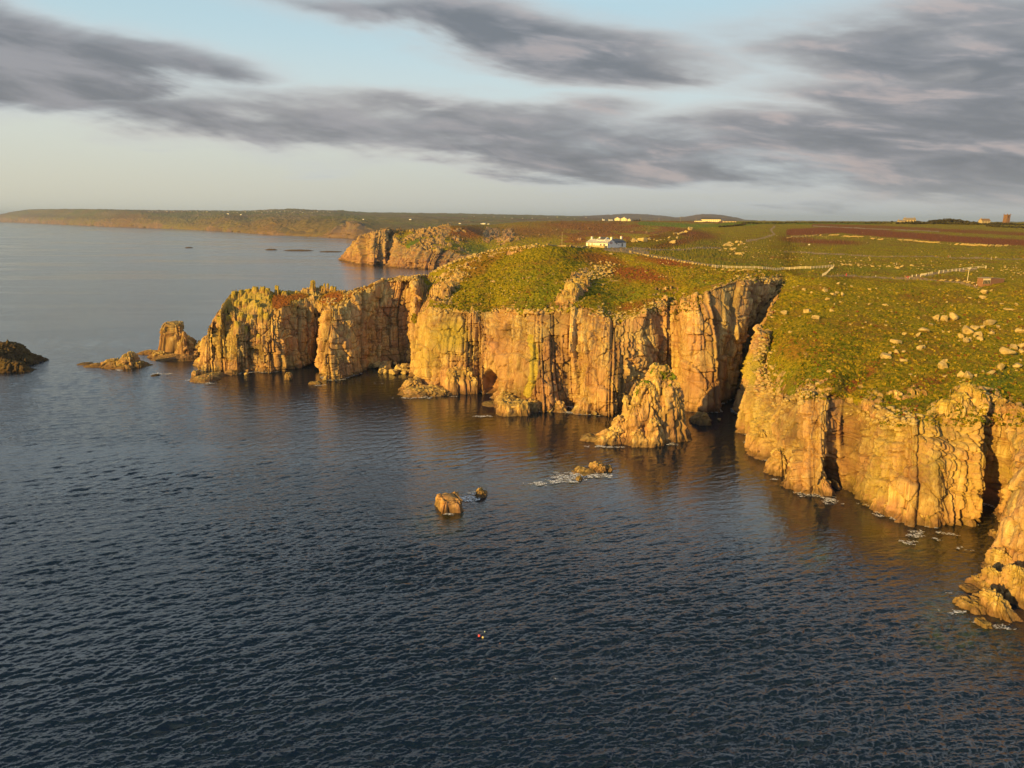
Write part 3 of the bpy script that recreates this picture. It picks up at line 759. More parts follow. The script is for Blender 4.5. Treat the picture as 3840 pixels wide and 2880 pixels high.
    for cx, cy, rx, ry, s_ in [(1750, 1430, 90, 50, .9), (2050, 1440, 80, 110, .6), (2100, 1400, 40, 130, .5), (2620, 1450, 80, 100, .7), (2600, 1250, 60, 120, .4), (1840, 1300, 40, 80, .6), (1480, 1200, 60, 120, .4), (3000, 1800, 90, 60, .6), (3150, 1650, 40, 150, .6), (1160, 1270, 60, 80, .35), (2230, 1400, 40, 120, .35)]:
        pinkm = np.maximum(pinkm, s_ * ell(px, py, cx, cy, rx, ry, 0, .6))
    lift = 0.4 + 0.5 * (px < 1500)
    for cx, cy, rx, ry, hh in [(2150, 1085, 30, 55, 2.5), (1655, 1105, 40, 40, 2.0), (3620, 1510, 70, 50, 3.0), (1172, 1080, 26, 12, 0), (3520, 1560, 40, 50, 1.5), (3400, 1478, 60, 14, 1.2)]:
        lift = lift + hh * ell(px, py, cx, cy, rx, ry, 0, .6)
    carve = 8 * ell(px, py, 1834, 1440, 17, 46, 0, .3) + 4 * ell(px, py, 3705, 1850, 34, 110, 12, .35) + 5 * ell(px, py, 1078, 1360, 14, 40, 0, .4) + 4 * ell(px, py, 2480, 1052, 26, 12, 0, .3) + 3 * ell(px, py, 2490, 1092, 30, 6, 0, .3) + 5 * ell(px, py, 3120, 1800, 24, 70, 0, .4) + 3 * ell(px, py, 3590, 1930, 14, 30, 0, .3)
    return dict(rock=rock, heath=heath, lichen=np.clip(lichen, 0, 1), lush=lush, pink=pinkm, path=path, lift=lift, carve=carve)

terr, TP = build_land('terrain', MAIN, 0.30, 160, (90, 120, 70, 90), M_LAND, zones=main_zones, seed=0)
tag(terr, kind='structure')

# ------------------------------------------------------------------ middle headland and the moor behind the crest
MID = [c((1272, 982, 1420), (1276, 975, 4), (1280, 970, 4), D=(1284, 972, 30), F=(1286, 980, 30)),
       c((1274, 977), (1279, 962, 8), (1300, 942, 20), M=(1290, 950, 8), D=(1330, 945, 60), F=(1340, 965, 60)),
       c((1300, 981), (1322, 912, 40), (1332, 902, 20), D=(1360, 915, 90), F=(1370, 960, 60)),
       c((1348, 990), (1352, 893, 50), (1362, 886, 30), D=(1372, 915, 90), F=(1380, 960, 60)),
       c((1400, 994), (1404, 880, 55), (1412, 868, 40), D=(1420, 900, 90), F=(1430, 950, 60)),
       c((1440, 993), (1448, 862, 60), (1455, 858, 20), D=(1460, 890, 90), F=(1465, 940, 60)),
       c((1462, 984), (1470, 878, 15), (1480, 866, 50), D=(1490, 890, 90), F=(1495, 940, 60)),
       c((1468, 1003), (1500, 920, 60), (1530, 860, 110), D=(1545, 890, 90), F=(1560, 940, 60)),
       c((1529, 1006), (1560, 930, 50), (1600, 862, 110), D=(1630, 880, 90), F=(1650, 930, 60)),
       c((1600, 1009), (1620, 945, 40), (1650, 846, 180), D=(1680, 850, 120), F=(1690, 900, 60)),
       c((1634, 1010), (1680, 935, 60), (1730, 848, 200), D=(1740, 845, 120), F=(1750, 900, 60)),
       c((1700, 1011), (1730, 960, 50), (1780, 870, 180), M=z(1760, 900, 40), D=z(1830, 842, 62), F=z(1850, 836, 66)),
       c((1800, 1012), (1820, 985, 40), (1840, 900, 150), D=(1900, 842, 1650, 'Y'), F=(1940, 832, 2100, 'Y')),
       c((1900, 1012), (1910, 985, 40), (1920, 890, 180), D=(1960, 840, 1650, 'Y'), F=(2040, 829, 2100, 'Y')),
       c((2000, 1012), (2010, 985, 40), (2020, 888, 200), D=(2060, 838, 1650, 'Y'), F=(2160, 829, 2100, 'Y')),
       c((2100, 1014), (2110, 985, 40), (2120, 886, 200), D=(2160, 836, 1650, 'Y'), F=(2300, 829, 2100, 'Y')),
       c((2250, 1014), (2260, 985, 40), (2265, 886, 200), D=(2300, 836, 1650, 'Y'), F=(2340, 829, 2100, 'Y')),
       c((2450, 1014), (2460, 985, 40), (2465, 880, 200), D=(2480, 836, 1650, 'Y'), F=(2500, 829, 2100, 'Y')),
       c((2650, 1014), (2660, 985, 40), (2665, 880, 200), D=(2680, 836, 1650, 'Y'), F=(2700, 830, 2100, 'Y')),
       c((2850, 1014), (2860, 985, 40), (2865, 880, 200), D=(2880, 837, 1650, 'Y'), F=(2900, 831, 2100, 'Y'))]
def mid_zones(P, px, py, dl, zone, uu):
    n8 = fbm(P, 30, 3, 171); n3 = fbm(P, 9, 3, 172)
    rag = 16 * n8 + 8 * n3
    rock = 1 - sstep(dl + rag, -6, 8)
    for cx, cy, rx, ry, ag, v in [(1400, 890, 90, 50, -20, 1), (1500, 890, 60, 30, -30, .9), (1590, 900, 70, 50, -50, 1), (1650, 875, 60, 36, -60, 1), (1620, 925, 70, 50, 0, .9), (1725, 880, 26, 26, 0, .8), (1700, 905, 50, 40, 0, .55), (1720, 960, 60, 30, 0, .6),
                                  (1830, 885, 20, 30, 10, 1), (1860, 875, 16, 18, 0, 1), (1905, 885, 24, 26, 0, 1), (1880, 905, 40, 16, 0, .8), (1955, 900, 20, 12, 0, .6), (1800, 870, 120, 10, 0, .35)]:
        e = ell(px, py, cx, cy, rx, ry, ag, .35)
        e = sstep(e + 0.9 * n3 + 0.6 * n8 - 0.15, 0.35, 0.6)
        rock = np.maximum(rock, e * (v if v == 1 else v * sstep(n3, -0.1, .2)))
    g1 = ell(px, py, 1545, 915, 34, 8, -28, .4); rock = rock * (1 - g1)
    heath = np.maximum(.9 * ell(px, py, 1750, 872, 90, 26, 0, .6), .8 * ell(px, py, 2200, 850, 200, 16, 2, .5))
    heath = np.maximum(heath, .7 * ell(px, py, 2000, 868, 160, 22, 0, .7)); heath = np.maximum(heath, .5 * sstep(n8, 0, .4))
    fld = (1 - sstep(polyline_d(px, py, [(2400, 838), (2560, 846), (2700, 848), (2830, 840)]), 5, 9)) * (py > 832)
    heath = np.maximum(heath, .8 * (px > 2100) * sstep(n8, -.3, .1)) * (1 - fld)
    lush = np.maximum(np.maximum(g1, fld), .6 * ell(px, py, 1720, 950, 120, 16, -12, .5))
    zz = np.zeros_like(px)
    pk = np.where(P[..., 2] < 14 + 5 * n8, .8, .25)
    return dict(rock=rock, heath=heath, lichen=zz + .25 * (P[..., 2] > 25) * (px < 1700), lush=lush, pink=pk, path=zz, lift=1.6 + zz, tone=.55)
mido, MP = build_land('headland', MID, 0.85, 80, (70, 80, 40, 40), M_LAND, zones=mid_zones, seed=40, size=1.9, sm=(1.5, 2.5, 9, 9, 20, 30), rough_top=1.3, amp=1.5)
tag(mido, kind='structure')

# ------------------------------------------------------------------ far coast across the bay and the hills
FAR = [c((-700, 828), (-690, 826, 60), (-640, 824, 200), D=(-600, 823, 400), F=(-560, 822, 300)),
       c((-260, 831), (-255, 822, 100), (-200, 812, 300), D=(-180, 812, 600), F=(-170, 812, 600)),
       c((-80, 832), (-60, 818, 200), (-10, 806, 500), D=(0, 807, 900), F=(0, 807, 900)),
       c((0, 833), (8, 812, 250), (60, 793, 700), D=(60, 794, 1200), F=(60, 794, 900)),
       c((100, 836), (104, 815, 200), (104, 787, 700), D=(104, 787, 1200), F=(104, 788, 900)),
       c((181, 840), (190, 818, 200), (190, 786, 700), D=(190, 786, 1200), F=(190, 787, 900)),
       c((290, 845), (300, 822, 160), (300, 786, 800), D=(300, 786, 1200), F=(300, 787, 900)),
       c((407, 850), (415, 824, 140), (420, 788, 1100), D=(420, 788, 1400), F=(420, 789, 1200)),
       c((520, 854), (530, 822, 160), (530, 791, 1300), M=(530, 800, 400), D=(530, 790, 1400), F=(530, 791, 1200)),
       c((633, 858), (640, 835, 120), (640, 793, 1500), M=(640, 812, 500), D=(640, 791, 1500), F=(640, 792, 1200)),
       c((720, 862), (735, 842, 110), (735, 795, 1600), M=(735, 818, 450), D=(735, 791, 1600), F=(735, 792, 1200)),
       c((820, 867), (850, 832, 160), (850, 797, 1700), M=(850, 815, 400), D=(850, 792, 1700), F=(850, 793, 1200)),
       c((920, 874), (940, 856, 90), (940, 800, 1700), M=(940, 830, 350), D=(940, 792, 1800), F=(940, 793, 1200)),
       c((1000, 879), (1020, 835, 160), (1020, 806, 1500), M=(1020, 820, 300), D=(1040, 787, 2000), F=(1040, 788, 1200)),
       c((1090, 884), (1110, 868, 70), (1110, 812, 1000), M=(1110, 826, 300), D=(1090, 785, 2400), F=(1090, 786, 1200)),
       c((1180, 888), (1190, 870, 60), (1200, 812, 900), M=(1195, 828, 260), D=(1180, 790, 2600), F=(1180, 791, 1200)),
       c((1260, 892), (1275, 852, 120), (1290, 818, 900), M=(1285, 832, 260), D=(1280, 792, 2800), F=(1280, 793, 1200)),
       c((1320, 896), (1330, 835, 160), (1345, 822, 900), D=(1360, 798, 3000), F=(1380, 799, 1200)),
       c((1400, 897), (1405, 858, 120), (1420, 826, 900), D=(1440, 799, 3000), F=(1480, 800, 1200)),
       c((1550, 897), (1555, 870, 120), (1560, 828, 900), D=(1580, 801, 3000), F=(1620, 802, 1200)),
       c((1750, 897), (1755, 875, 120), (1760, 832, 900), D=(1780, 804, 3200), F=(1800, 805, 1500)),
       c((1950, 897), (1955, 875, 120), (1960, 834, 900), D=(1980, 809, 3200), F=(2000, 808, 1800)),
       c((2150, 897), (2155, 875, 120), (2160, 834, 900), D=(2170, 815, 3200), F=(2180, 812, 2600)),
       c((2300, 897), (2305, 875, 120), (2310, 836, 900), D=(2310, 822, 3200), F=(2310, 804, 3400)),
       c((2380, 897), (2385, 875, 120), (2390, 838, 900), D=(2390, 824, 3200), F=(2390, 802, 3600)),
       c((2460, 897), (2465, 875, 120), (2470, 838, 900), D=(2470, 825, 3200), F=(2470, 808, 3400)),
       c((2545, 897), (2550, 875, 120), (2555, 838, 900), D=(2550, 826, 3200), F=(2545, 817, 3000)),
       c((2600, 897), (2600, 875, 120), (2600, 838, 900), D=(2600, 826, 2600), F=(2600, 808, 2600)),
       c((2655, 897), (2655, 875, 120), (2655, 838, 900), D=(2655, 826, 2400), F=(2655, 803, 2200)),
       c((2720, 897), (2720, 875, 120), (2720, 838, 900), D=(2720, 828, 2400), F=(2720, 808, 2200)),
       c((2790, 897), (2790, 875, 120), (2790, 840, 900), D=(2790, 834, 2400), F=(2790, 824, 2200)),
       c((2850, 897), (2850, 875, 120), (2850, 842, 900), D=(2850, 834, 2400), F=(2850, 829, 2200)),
       c((3100, 897), (3100, 875, 120), (3100, 844, 900), D=(3100, 836, 2400), F=(3100, 830, 2200)),
       c((4200, 897), (4200, 875, 120), (4200, 844, 900), D=(4200, 840, 2400), F=(4200, 835, 2200))]
def far_zones(P, px, py, dl, zone, uu):
    n8 = fbm(P, (260, 260, 120), 3, 271); n3 = fbm(P, 70, 3, 272); nbig = fbm(P, 700, 3, 273)
    rock = 1 - sstep(dl + 130 + 160 * n8 + 120 * n3, -60, 60)
    rock = np.maximum(rock, .9 * ell(px, py, 1310, 860, 60, 34, -20, .4) * sstep(n3, -.3, .1))
    # fields: patchwork cells
    o, tl, e, r = blocks(P, (260, 340, 4000), 275, 0.3)
    zz = np.zeros_like(px)
    flat = sstep(dl, 250, 500)
    heath = np.clip(.55 + .9 * nbig, 0, 1) * .75
    heath = np.where((r > .55) & (flat > .5), heath * .25, heath)
    heath = np.maximum(heath, .8 * (py < 826) * (px > 2180))
    lush = np.where((r > .35), .5 * flat * r, 0.0) * (1 - .6 * (px > 2200))
    path = .55 * flat * ((r < .16)) + .35 * flat * (e < .05)
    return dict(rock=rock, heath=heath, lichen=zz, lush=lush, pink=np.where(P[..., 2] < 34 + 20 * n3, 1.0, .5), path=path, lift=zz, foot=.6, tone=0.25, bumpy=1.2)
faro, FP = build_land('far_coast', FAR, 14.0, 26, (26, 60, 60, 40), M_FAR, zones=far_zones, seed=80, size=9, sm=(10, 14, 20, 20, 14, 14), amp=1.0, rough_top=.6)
tag(faro, kind='structure')
# the hill land falls away behind its skyline
# ------------------------------------------------------------------ sea
def sea_material():
    m, t, b, out = new_mat('sea_water')
    geo = t.new('ShaderNodeNewGeometry'); pos = geo.outputs['Position']
    at = t.new('ShaderNodeAttribute'); at.attribute_name = 'bed'
    sp = t.new('ShaderNodeSeparateColor'); t.link(at.outputs['Color'], sp.inputs[0])
    nb = t.noise(pos, 0.02, 3, .5)
    deep = t.mix(nb, (0.003, 0.009, 0.020), (0.005, 0.015, 0.033))
    n = t.noise(pos, 0.35, 4, .6)
    sh = t.mix(n, (0.012, 0.025, 0.012), (0.06, 0.085, 0.04))
    kelp = t.mix(n, (0.025, 0.020, 0.006), (0.05, 0.045, 0.012))
    col = t.mix(t.math('MULTIPLY', sp.outputs[0], t.step(n, .3, .7)), deep, sh)
    col = t.mix(t.math('MULTIPLY', sp.outputs[1], 1.0), col, kelp)
    t.link(col, b.inputs['Base Color'])
    b.inputs['IOR'].default_value = 1.55
    rough_sock = sp.outputs[2]
    mp = t.new('ShaderNodeMapping'); mp.inputs['Rotation'].default_value = (0, 0, R(-14)); mp.inputs['Scale'].default_value = (0.45, 1, 1)
    t.link(pos, mp.inputs[0])
    a = t.noise(mp.outputs[0], 1.1, 3, .55, .3); f = t.noise(mp.outputs[0], 3.2, 2, .5)
    g = t.noise(mp.outputs[0], 0.30, 3, .5)
    # calmer slicks drifting across the bay
    mp2 = t.new('ShaderNodeMapping'); mp2.inputs['Scale'].default_value = (0.0022, 0.010, 1); t.link(pos, mp2.inputs[0])
    sl = t.step(t.noise(mp2.outputs[0], 1.0, 4, .5, 1.2), .50, .60)
    t.link(t.math('MULTIPLY', rough_sock, t.math('MULTIPLY_ADD', sl, -0.6, 1.0)), b.inputs['Roughness'])
    h = t.math('ADD', t.math('MULTIPLY', a, .38), t.math('ADD', t.math('MULTIPLY', f, .10), t.math('MULTIPLY', g, .50)))
    bp = t.new('ShaderNodeBump'); bp.inputs['Distance'].default_value = 1.0
    t.link(t.math('MULTIPLY', at.outputs['Alpha'], t.math('MULTIPLY_ADD', sl, -0.35, 0.72)), bp.inputs['Strength'])
    t.link(h, bp.inputs['Height']); t.link(bp.outputs[0], b.inputs['Normal'])
    return m
M_SEA = sea_material()
def build_sea():
    rng = np.random.default_rng(5)
    thf = np.linspace(R(-41), R(41), 1250)
    coarse = np.linspace(R(41), R(319), 90)[1:-1]
    th = np.concatenate([thf, coarse])
    r1 = np.geomspace(1.5, 78, 26)[:-1]
    # rows follow equal steps of viewing angle from 78 m out to ~700 m
    ang = np.linspace(math.atan(CAMH / 78), math.atan(CAMH / 800), 900)
    r2 = CAMH / np.tan(ang)
    r3 = np.geomspace(800, 24000, 110)[1:]
    rr = np.concatenate([r1, r2, r3])
    T, RR = np.meshgrid(th, rr, indexing='ij')
    X = RR * np.sin(T); Y = RR * np.cos(T)
    step = np.gradient(rr)[None, :] * np.ones_like(RR)
    zz = np.zeros_like(X)
    Xs = X[:1250, 24:930]; Ys = Y[:1250, 24:930]; St = step[:1250, 24:930]
    acc = np.zeros_like(Xs); dx = np.zeros_like(Xs); dy = np.zeros_like(Xs)
    # slow modulation so that wave groups come and go
    g3 = np.stack([Xs, Ys, np.zeros_like(Xs)], -1)
    gm = np.clip(0.80 + 0.5 * fbm(g3, (26, 12, 1), 2, 303) + 0.55 * fbm(g3, (120, 45, 1), 2, 304), .2, 1.6)
    for i in range(96):
        lam = 0.6 * (6.0 / 0.6) ** (rng.random() ** 1.15)
        # wind from the left front: crests lie nearly across the view, rising to the right
        a = R(90 + 16) + (rng.normal(0, R(15)) if i % 4 else rng.normal(R(38), R(12)))
        k = 2 * math.pi / lam
        amp = 0.0225 * lam ** 0.45 / 2.0
        ph = rng.random() * 6.283
        att = np.clip((lam / (1.9 * St)) - 0.6, 0, 1) * (1 - sstep(RR[:1250, 24:930], 500, 760))
        arg = k * (Xs * math.cos(a) + Ys * math.sin(a)) + ph
        s_ = np.sin(arg)
        acc += amp * att * s_
        cst = amp * att * np.cos(arg) * 0.9
        dx -= math.cos(a) * cst; dy -= math.sin(a) * cst
    bpx, bpy = proj(np.stack([Xs, Ys, 0 * Xs], -1))
    lee = 1 - 0.72 * ell(bpx, bpy, 2500, 1660, 1700, 400, 13, .7)      # calmer water in the lee of the cliffs
    gm = gm * lee
    acc *= gm; dx *= gm; dy *= gm
    zz[:1250, 24:930] = acc; X = X.copy(); Y = Y.copy(); X[:1250, 24:930] += dx; Y[:1250, 24:930] += dy
    P = np.stack([X, Y, zz], -1)
    px, py = proj(P)
    front = (Y > 10)
    n = fbm(P, 9, 3, 305)
    shal = np.zeros_like(X); kelp = np.zeros_like(X)
    for cx, cy, rx, ry, v in [(1650, 1960, 100, 60, .6), (1860, 1830, 160, 60, .5), (2130, 1790, 200, 60, .7), (2950, 1950, 160, 130, .5), (3050, 2060, 60, 70, 1.0), (3280, 1960, 130, 70, .5), (3440, 2060, 130, 50, 1.0), (3600, 2320, 140, 130, 1.0), (3720, 2420, 120, 90, .6), (2190, 2010, 80, 30, .5), (1600, 1520, 120, 40, .3), (2800, 1700, 60, 60, .3)]:
        shal = np.maximum(shal, v * ell(px, py, cx, cy, rx, ry, 0, .7) * front)
    for cx, cy, rx, ry, v in [(1680, 1965, 50, 34, .9), (1400, 1455, 120, 40, .9), (1780, 1590, 120, 36, .7), (3640, 2060, 160, 120, .6), (3300, 1990, 60, 30, .8), (2200, 1600, 160, 30, .5), (3700, 2500, 160, 60, .3)]:
        kelp = np.maximum(kelp, v * ell(px, py, cx, cy, rx, ry, 0, .6) * front)
    rough = 0.05 + 0.30 * 0.35 * sstep(np.log(RR + 1), math.log(180), math.log(2600))
    A = np.stack([np.clip(shal * (1 + n), 0, 1), np.clip(kelp * (1 + n), 0, 1), rough, 1 - 0.75 * ell(px, py, 2500, 1660, 1700, 400, 13, .7) * front], -1)
    return mesh_obj('sea', P, grid_faces(len(th), len(rr), True), M_SEA, smooth=True, attrs={'bed': A})
sea = build_sea(); tag(sea, kind='structure')

# ------------------------------------------------------------------ free-standing rocks
def rock_obj(name, lobes, label, group=None, seed=0, size=1.0, lush=None, lich=0.3, pink=0.5, base=None, step=0.4, cat='rock', tone_k=1.0, wetz=None):
    """lobes: (px, py_base, width_px, py_top, depth_m, taper, squareness, turn_deg, shift_top_px)"""
    VV, FF, AA, A2 = [], [], [], []; n0 = 0
    for li, L in enumerate(lobes):
        px_, pb, wpx, ptop, dep, taper, sq, turn, sh = L
        if base is None: b0 = PZ(px_, pb)
        else: b0 = base(px_, pb)
        cx, cy = b0[0] * (1 + dep * .5 / b0[1]), b0[1] + dep * .5
        wid = wpx * (cy / FOC) * 1.03
        top = PY(px_ + sh, ptop, cy); H = max(0.4, top[2] - b0[2])
        shx = top[0] - cx
        zb = b0[2] - (3.0 if base is None else 0.35 * H + 0.5)
        per = 2 * (wid + dep); nt = int(max(20, min(300, per / (step)))); nz_ = int(max(10, min(160, (H + 3 + wid * .4) / step)))
        th = np.linspace(0, 2 * math.pi, nt, endpoint=False)
        ph = np.linspace(0, 1, nz_)
        # profile: skirt below, wall, rounded top
        zt = np.where(ph < 0.15, (ph / 0.15 - 1) * (b0[2] - zb), 0)
        q = np.clip((ph - 0.15) / 0.85, 0, 1) * math.pi / 2
        pw = 2 / (sq * 1.5 if sq >= 4 else 3.6)
        zz_ = np.where(ph < 0.15, zt, H * np.sin(q) ** pw)
        rr_ = np.where(ph < 0.15, 1.06, np.cos(q) ** pw)
        rr_[-1] = 0.0
        tp = 1 - taper * np.clip(zz_ / H, 0, 1)
        rad = rr_ * tp
        ct = np.sign(np.cos(th)) * np.abs(np.cos(th)) ** (2 / sq); st = np.sign(np.sin(th)) * np.abs(np.sin(th)) ** (2 / sq)
        a = R(turn)
        lx = ct[:, None] * rad[None] * wid / 2; ly = st[:, None] * rad[None] * dep / 2
        X = lx * math.cos(a) - ly * math.sin(a); Y = lx * math.sin(a) + ly * math.cos(a)
        hh = np.clip(zz_ / H, 0, 1)[None]
        P = np.stack([cx + X + shx * hh, cy + Y, b0[2] + zz_[None] + 0 * X], -1)
        N = np.stack([X / (wid / 2), Y / (dep / 2), 0 * X], -1)
        N /= np.linalg.norm(N, axis=2, keepdims=True) + 1e-6
        topw = sstep(ph, 0.55, 0.95)[None, :, None]
        N = N * (1 - topw) + np.array([0, 0, 1.]) * topw
        sc = size
        c2, b2, t2, v2, h2, r2 = bricks(P, (3.6 * sc, 3.2 * sc, 4.6 * sc), 122 + seed + li, 0.4 + a, 0.12)
        c3, b3, t3, v3, h3, r3 = bricks(P, (1.5 * sc, 1.3 * sc, 1.9 * sc), 123 + seed, 0.55 + a, -0.08)
        o1, t1, e1, r1 = blocks(P, (6 * sc, 5 * sc, 7 * sc), 124 + seed, 0.5, 0.3)
        k = min(0.70, 0.075 * min(wid, dep, H * 2.0) / sc) 
        d = (0.55 * o1 + 0.9 * t1 - 0.8 * np.exp(-(e1 / .05) ** 2) + 0.5 * c2 + 0.5 * b2 + 1.3 * t2 - 0.8 * np.exp(-(v2 / (.3 * sc)) ** 2) - 0.5 * np.exp(-(h2 / (.25 * sc)) ** 2)
             + 0.4 * fbm(P, 2.2 * sc, 4, 130 + seed)) * sc * k
        k2 = min(1.0, 0.16 * min(wid, dep, H * 2.0) / sc)
        d = d + 0.62 * (0.55 * c3 + 0.55 * b3 + 1.1 * t3 - 0.9 * np.exp(-(v3 / (.20 * sc)) ** 2) - 0.5 * np.exp(-(h3 / (.18 * sc)) ** 2)) * sc * k2
        d = d * np.where(ph < 0.97, 1, 0)[None, :]
        P = P + N * d[..., None]
        if base is None: P[:, 0, 2] = -3.0
        P[:, -1] = P[:, -2].mean(0)
        nv = nz_
        rel = (P[..., 2] - b0[2]) / H
        n3 = fbm(P, 2.0 * sc, 3, 131 + seed)
        z0 = np.zeros(P.shape[:2])
        lu = z0 if (lush is None or H < 20) else sstep(rel + .3 * n3, lush, lush + .15)
        rockm = 1 - lu * sstep(n3, -.05, .2) * .7
        AA.append(np.stack([rockm, z0, np.clip(lich * (rel * 1.2 + .2) + z0, 0, 1), lu], -1).reshape(-1, 4))
        tn = np.clip(.5 + .3 * o1 + .3 * b2 + .2 * b3, 0, 1) * tone_k
        ck = np.maximum(.7 * np.exp(-(v2 / (.22 * sc)) ** 2), np.maximum(.4 * np.exp(-(h2 / (.18 * sc)) ** 2), .6 * np.exp(-(e1 / .03) ** 2)))
        tn = np.clip(tn, 0, 1)
        A2.append(np.stack([np.clip(pink * (1 - rel) + .5 * (r2 > .8), 0, 1), z0, tn, 1 - ck], -1).reshape(-1, 4))
        VV.append(P.reshape(-1, 3)); FF.append(grid_faces(nt, nv, True) + n0); n0 += nt * nv
    o = mesh_obj(name, np.concatenate(VV), np.concatenate(FF), M_DARKROCK if tone_k < .3 else M_LAND, attrs={'mask': np.concatenate(AA), 'mask2': np.concatenate(A2)})
    return tag(o, label, cat, group)

rock_obj('sea_stack', [(2482, 1662, 178, 1370, 17, .40, 3.4, 12, -2), (2410, 1668, 150, 1428, 14, .45, 3.2, -6, 18), (2375, 1670, 110, 1500, 13, .4, 3.2, -6, 8), (2322, 1664, 84, 1560, 11, .45, 3, 0, 6), (2345, 1655, 44, 1484, 8, .3, 3, 0, 2),
                       (2225, 1660, 110, 1630, 9, .3, 3, -12, 6), (2290, 1670, 140, 1606, 9, .45, 3, 8, 14), (2450, 1676, 90, 1572, 7, .5, 3, 0, 0), (2395, 1678, 90, 1610, 6, .5, 3, 10, 0), (2550, 1640, 70, 1560, 12, .5, 3, 0, -8)],
         'tall blocky sea stack with a grassy top at the foot of the cliffs', cat='sea stack', seed=1, lush=.80, lich=.28, tone_k=1.25)
rock_obj('sea_rock', [(1682, 1928, 92, 1861, 8.5, .16, 7, 24, 4)], 'square block rock standing alone in open water, sheer sides and a dark top', seed=2, tone_k=1.6, size=.7, step=.22, lich=.1, pink=.5)
rock_obj('sea_rock', [(1801, 1870, 44, 1833, 4.5, .3, 3, 10, 0), (1812, 1866, 30, 1840, 4, .3, 3, 0, 0)], 'small rounded rock just right of the square block rock in open water', seed=3, size=.5, step=.18)
rock_obj('sea_rock', [(2242, 1775, 78, 1735, 6, .3, 3, 8, 0), (2284, 1770, 28, 1744, 5, .3, 3, 0, 0), (2178, 1777, 54, 1750, 5, .4, 3, 0, 0), (2160, 1780, 40, 1766, 4, .4, 3, 0, 0), (2210, 1778, 60, 1758, 4, .3, 3, 0, 0), (2195, 1786, 60, 1772, 4, .3, 3, 0, 0)],
         'low lumpy reef of rocks ringed with white surf below the sea stack', seed=4, tone_k=1.6, size=.55, step=.2)
rock_obj('sea_rock', [(2172, 1803, 26, 1785, 2.5, .3, 3, 0, 0)], 'smallest rock of the surf, just in front of the low lumpy reef', seed=44, size=.4, step=.15)
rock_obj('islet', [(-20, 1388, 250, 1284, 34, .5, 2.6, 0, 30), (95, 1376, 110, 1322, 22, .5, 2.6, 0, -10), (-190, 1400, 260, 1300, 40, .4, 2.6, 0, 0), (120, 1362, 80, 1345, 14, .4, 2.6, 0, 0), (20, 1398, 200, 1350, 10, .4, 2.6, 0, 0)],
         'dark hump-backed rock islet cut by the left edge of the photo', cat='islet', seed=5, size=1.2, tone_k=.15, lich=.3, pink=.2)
rock_obj('islet', [(482, 1382, 84, 1321, 14, .5, 3, 5, 2), (425, 1381, 100, 1345, 13, .4, 3, 0, 6), (365, 1379, 90, 1362, 10, .4, 3, 0, 4), (520, 1381, 70, 1352, 12, .4, 3, 0, -6), (320, 1370, 50, 1360, 8, .3, 3, 0, 0), (545, 1376, 50, 1368, 8, .3, 3, 0, 0), (450, 1385, 110, 1366, 6, .4, 3, 0, 0)],
         'low jagged triangular islet of broken rock left of the pinnacle', cat='islet', seed=6, size=.9, tone_k=.7)
rock_obj('pinnacle_rock', [(642, 1334, 72, 1208, 15, .04, 7, 16, 6), (668, 1356, 185, 1328, 20, .45, 2.8, 0, 0), (712, 1345, 90, 1262, 18, .55, 3, 0, -14), (752, 1342, 60, 1276, 16, .4, 3, 0, 8), (696, 1345, 30, 1246, 12, .5, 3, 0, -4), (560, 1330, 90, 1312, 8, .4, 3, 0, 10), (600, 1345, 90, 1318, 10, .4, 3, 0, 0)],
         'square-topped rock pinnacle standing in the sea off the left headland', seed=7, size=1.0, tone_k=.55, lich=.2)
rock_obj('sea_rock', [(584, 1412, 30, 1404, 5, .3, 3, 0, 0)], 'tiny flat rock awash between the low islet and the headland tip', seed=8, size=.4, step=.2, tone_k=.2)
rock_obj('rock_ledge', [(776, 1436, 100, 1408, 16, .3, 3, -8, 0), (735, 1418, 26, 1388, 6, .3, 4, 0, 0), (800, 1424, 90, 1398, 16, .4, 3, 0, 0), (870, 1408, 60, 1386, 8, .4, 3, 0, 0), (745, 1428, 60, 1410, 8, .3, 3, 0, 0)],
         'shelf of broken rock at the foot of the left headland tip', cat='rock ledge', seed=9, size=.7)
rock_obj('sea_rock', [(1080, 1426, 27, 1394, 5, .35, 3, 10, 2)], 'small upright rock in the shaded water under the left headland', seed=10, size=.5, step=.25)
rock_obj('sea_rock', [(1181, 1443, 50, 1431, 4, .2, 4, -6, 0)], 'flat pale slab lying in the water left of the buttress foot', seed=11, size=.4, step=.25)
rock_obj('rock_ledge', [(1590, 1488, 190, 1448, 15, .25, 3, 4, 0), (1545, 1474, 90, 1418, 16, .4, 3, 0, 6), (1655, 1486, 80, 1455, 12, .3, 3, 0, 0), (1560, 1492, 100, 1472, 8, .3, 3, 0, 0)],
         'wide stepped granite ledge at sea level below the first grass-topped buttress', cat='rock ledge', seed=12, size=.9)
rock_obj('rock_ledge', [(1735, 1478, 110, 1372, 11, .25, 4, -5, -4), (1700, 1480, 60, 1385, 10, .3, 4, 0, -4), (1780, 1478, 40, 1410, 8, .3, 4, 0, 0)],
         'pink squared rock block beside the dark cave mouth', cat='rock ledge', seed=13, size=1.0, pink=1.0)
rock_obj('rock_ledge', [(1925, 1562, 130, 1500, 15, .25, 4, 6, -6), (1850, 1526, 90, 1508, 10, .3, 3, 0, 0), (1958, 1562, 50, 1505, 8, .15, 5, 10, 0), (1900, 1530, 110, 1470, 12, .5, 3, 0, 0), (2010, 1548, 80, 1500, 10, .5, 3, 0, -10), (2090, 1548, 70, 1502, 10, .5, 3, 0, 0), (2180, 1556, 70, 1515, 9, .5, 3, 0, 0)],
         'square-cut rock shelf right of the dark cave mouth', cat='rock ledge', seed=14, size=.8)
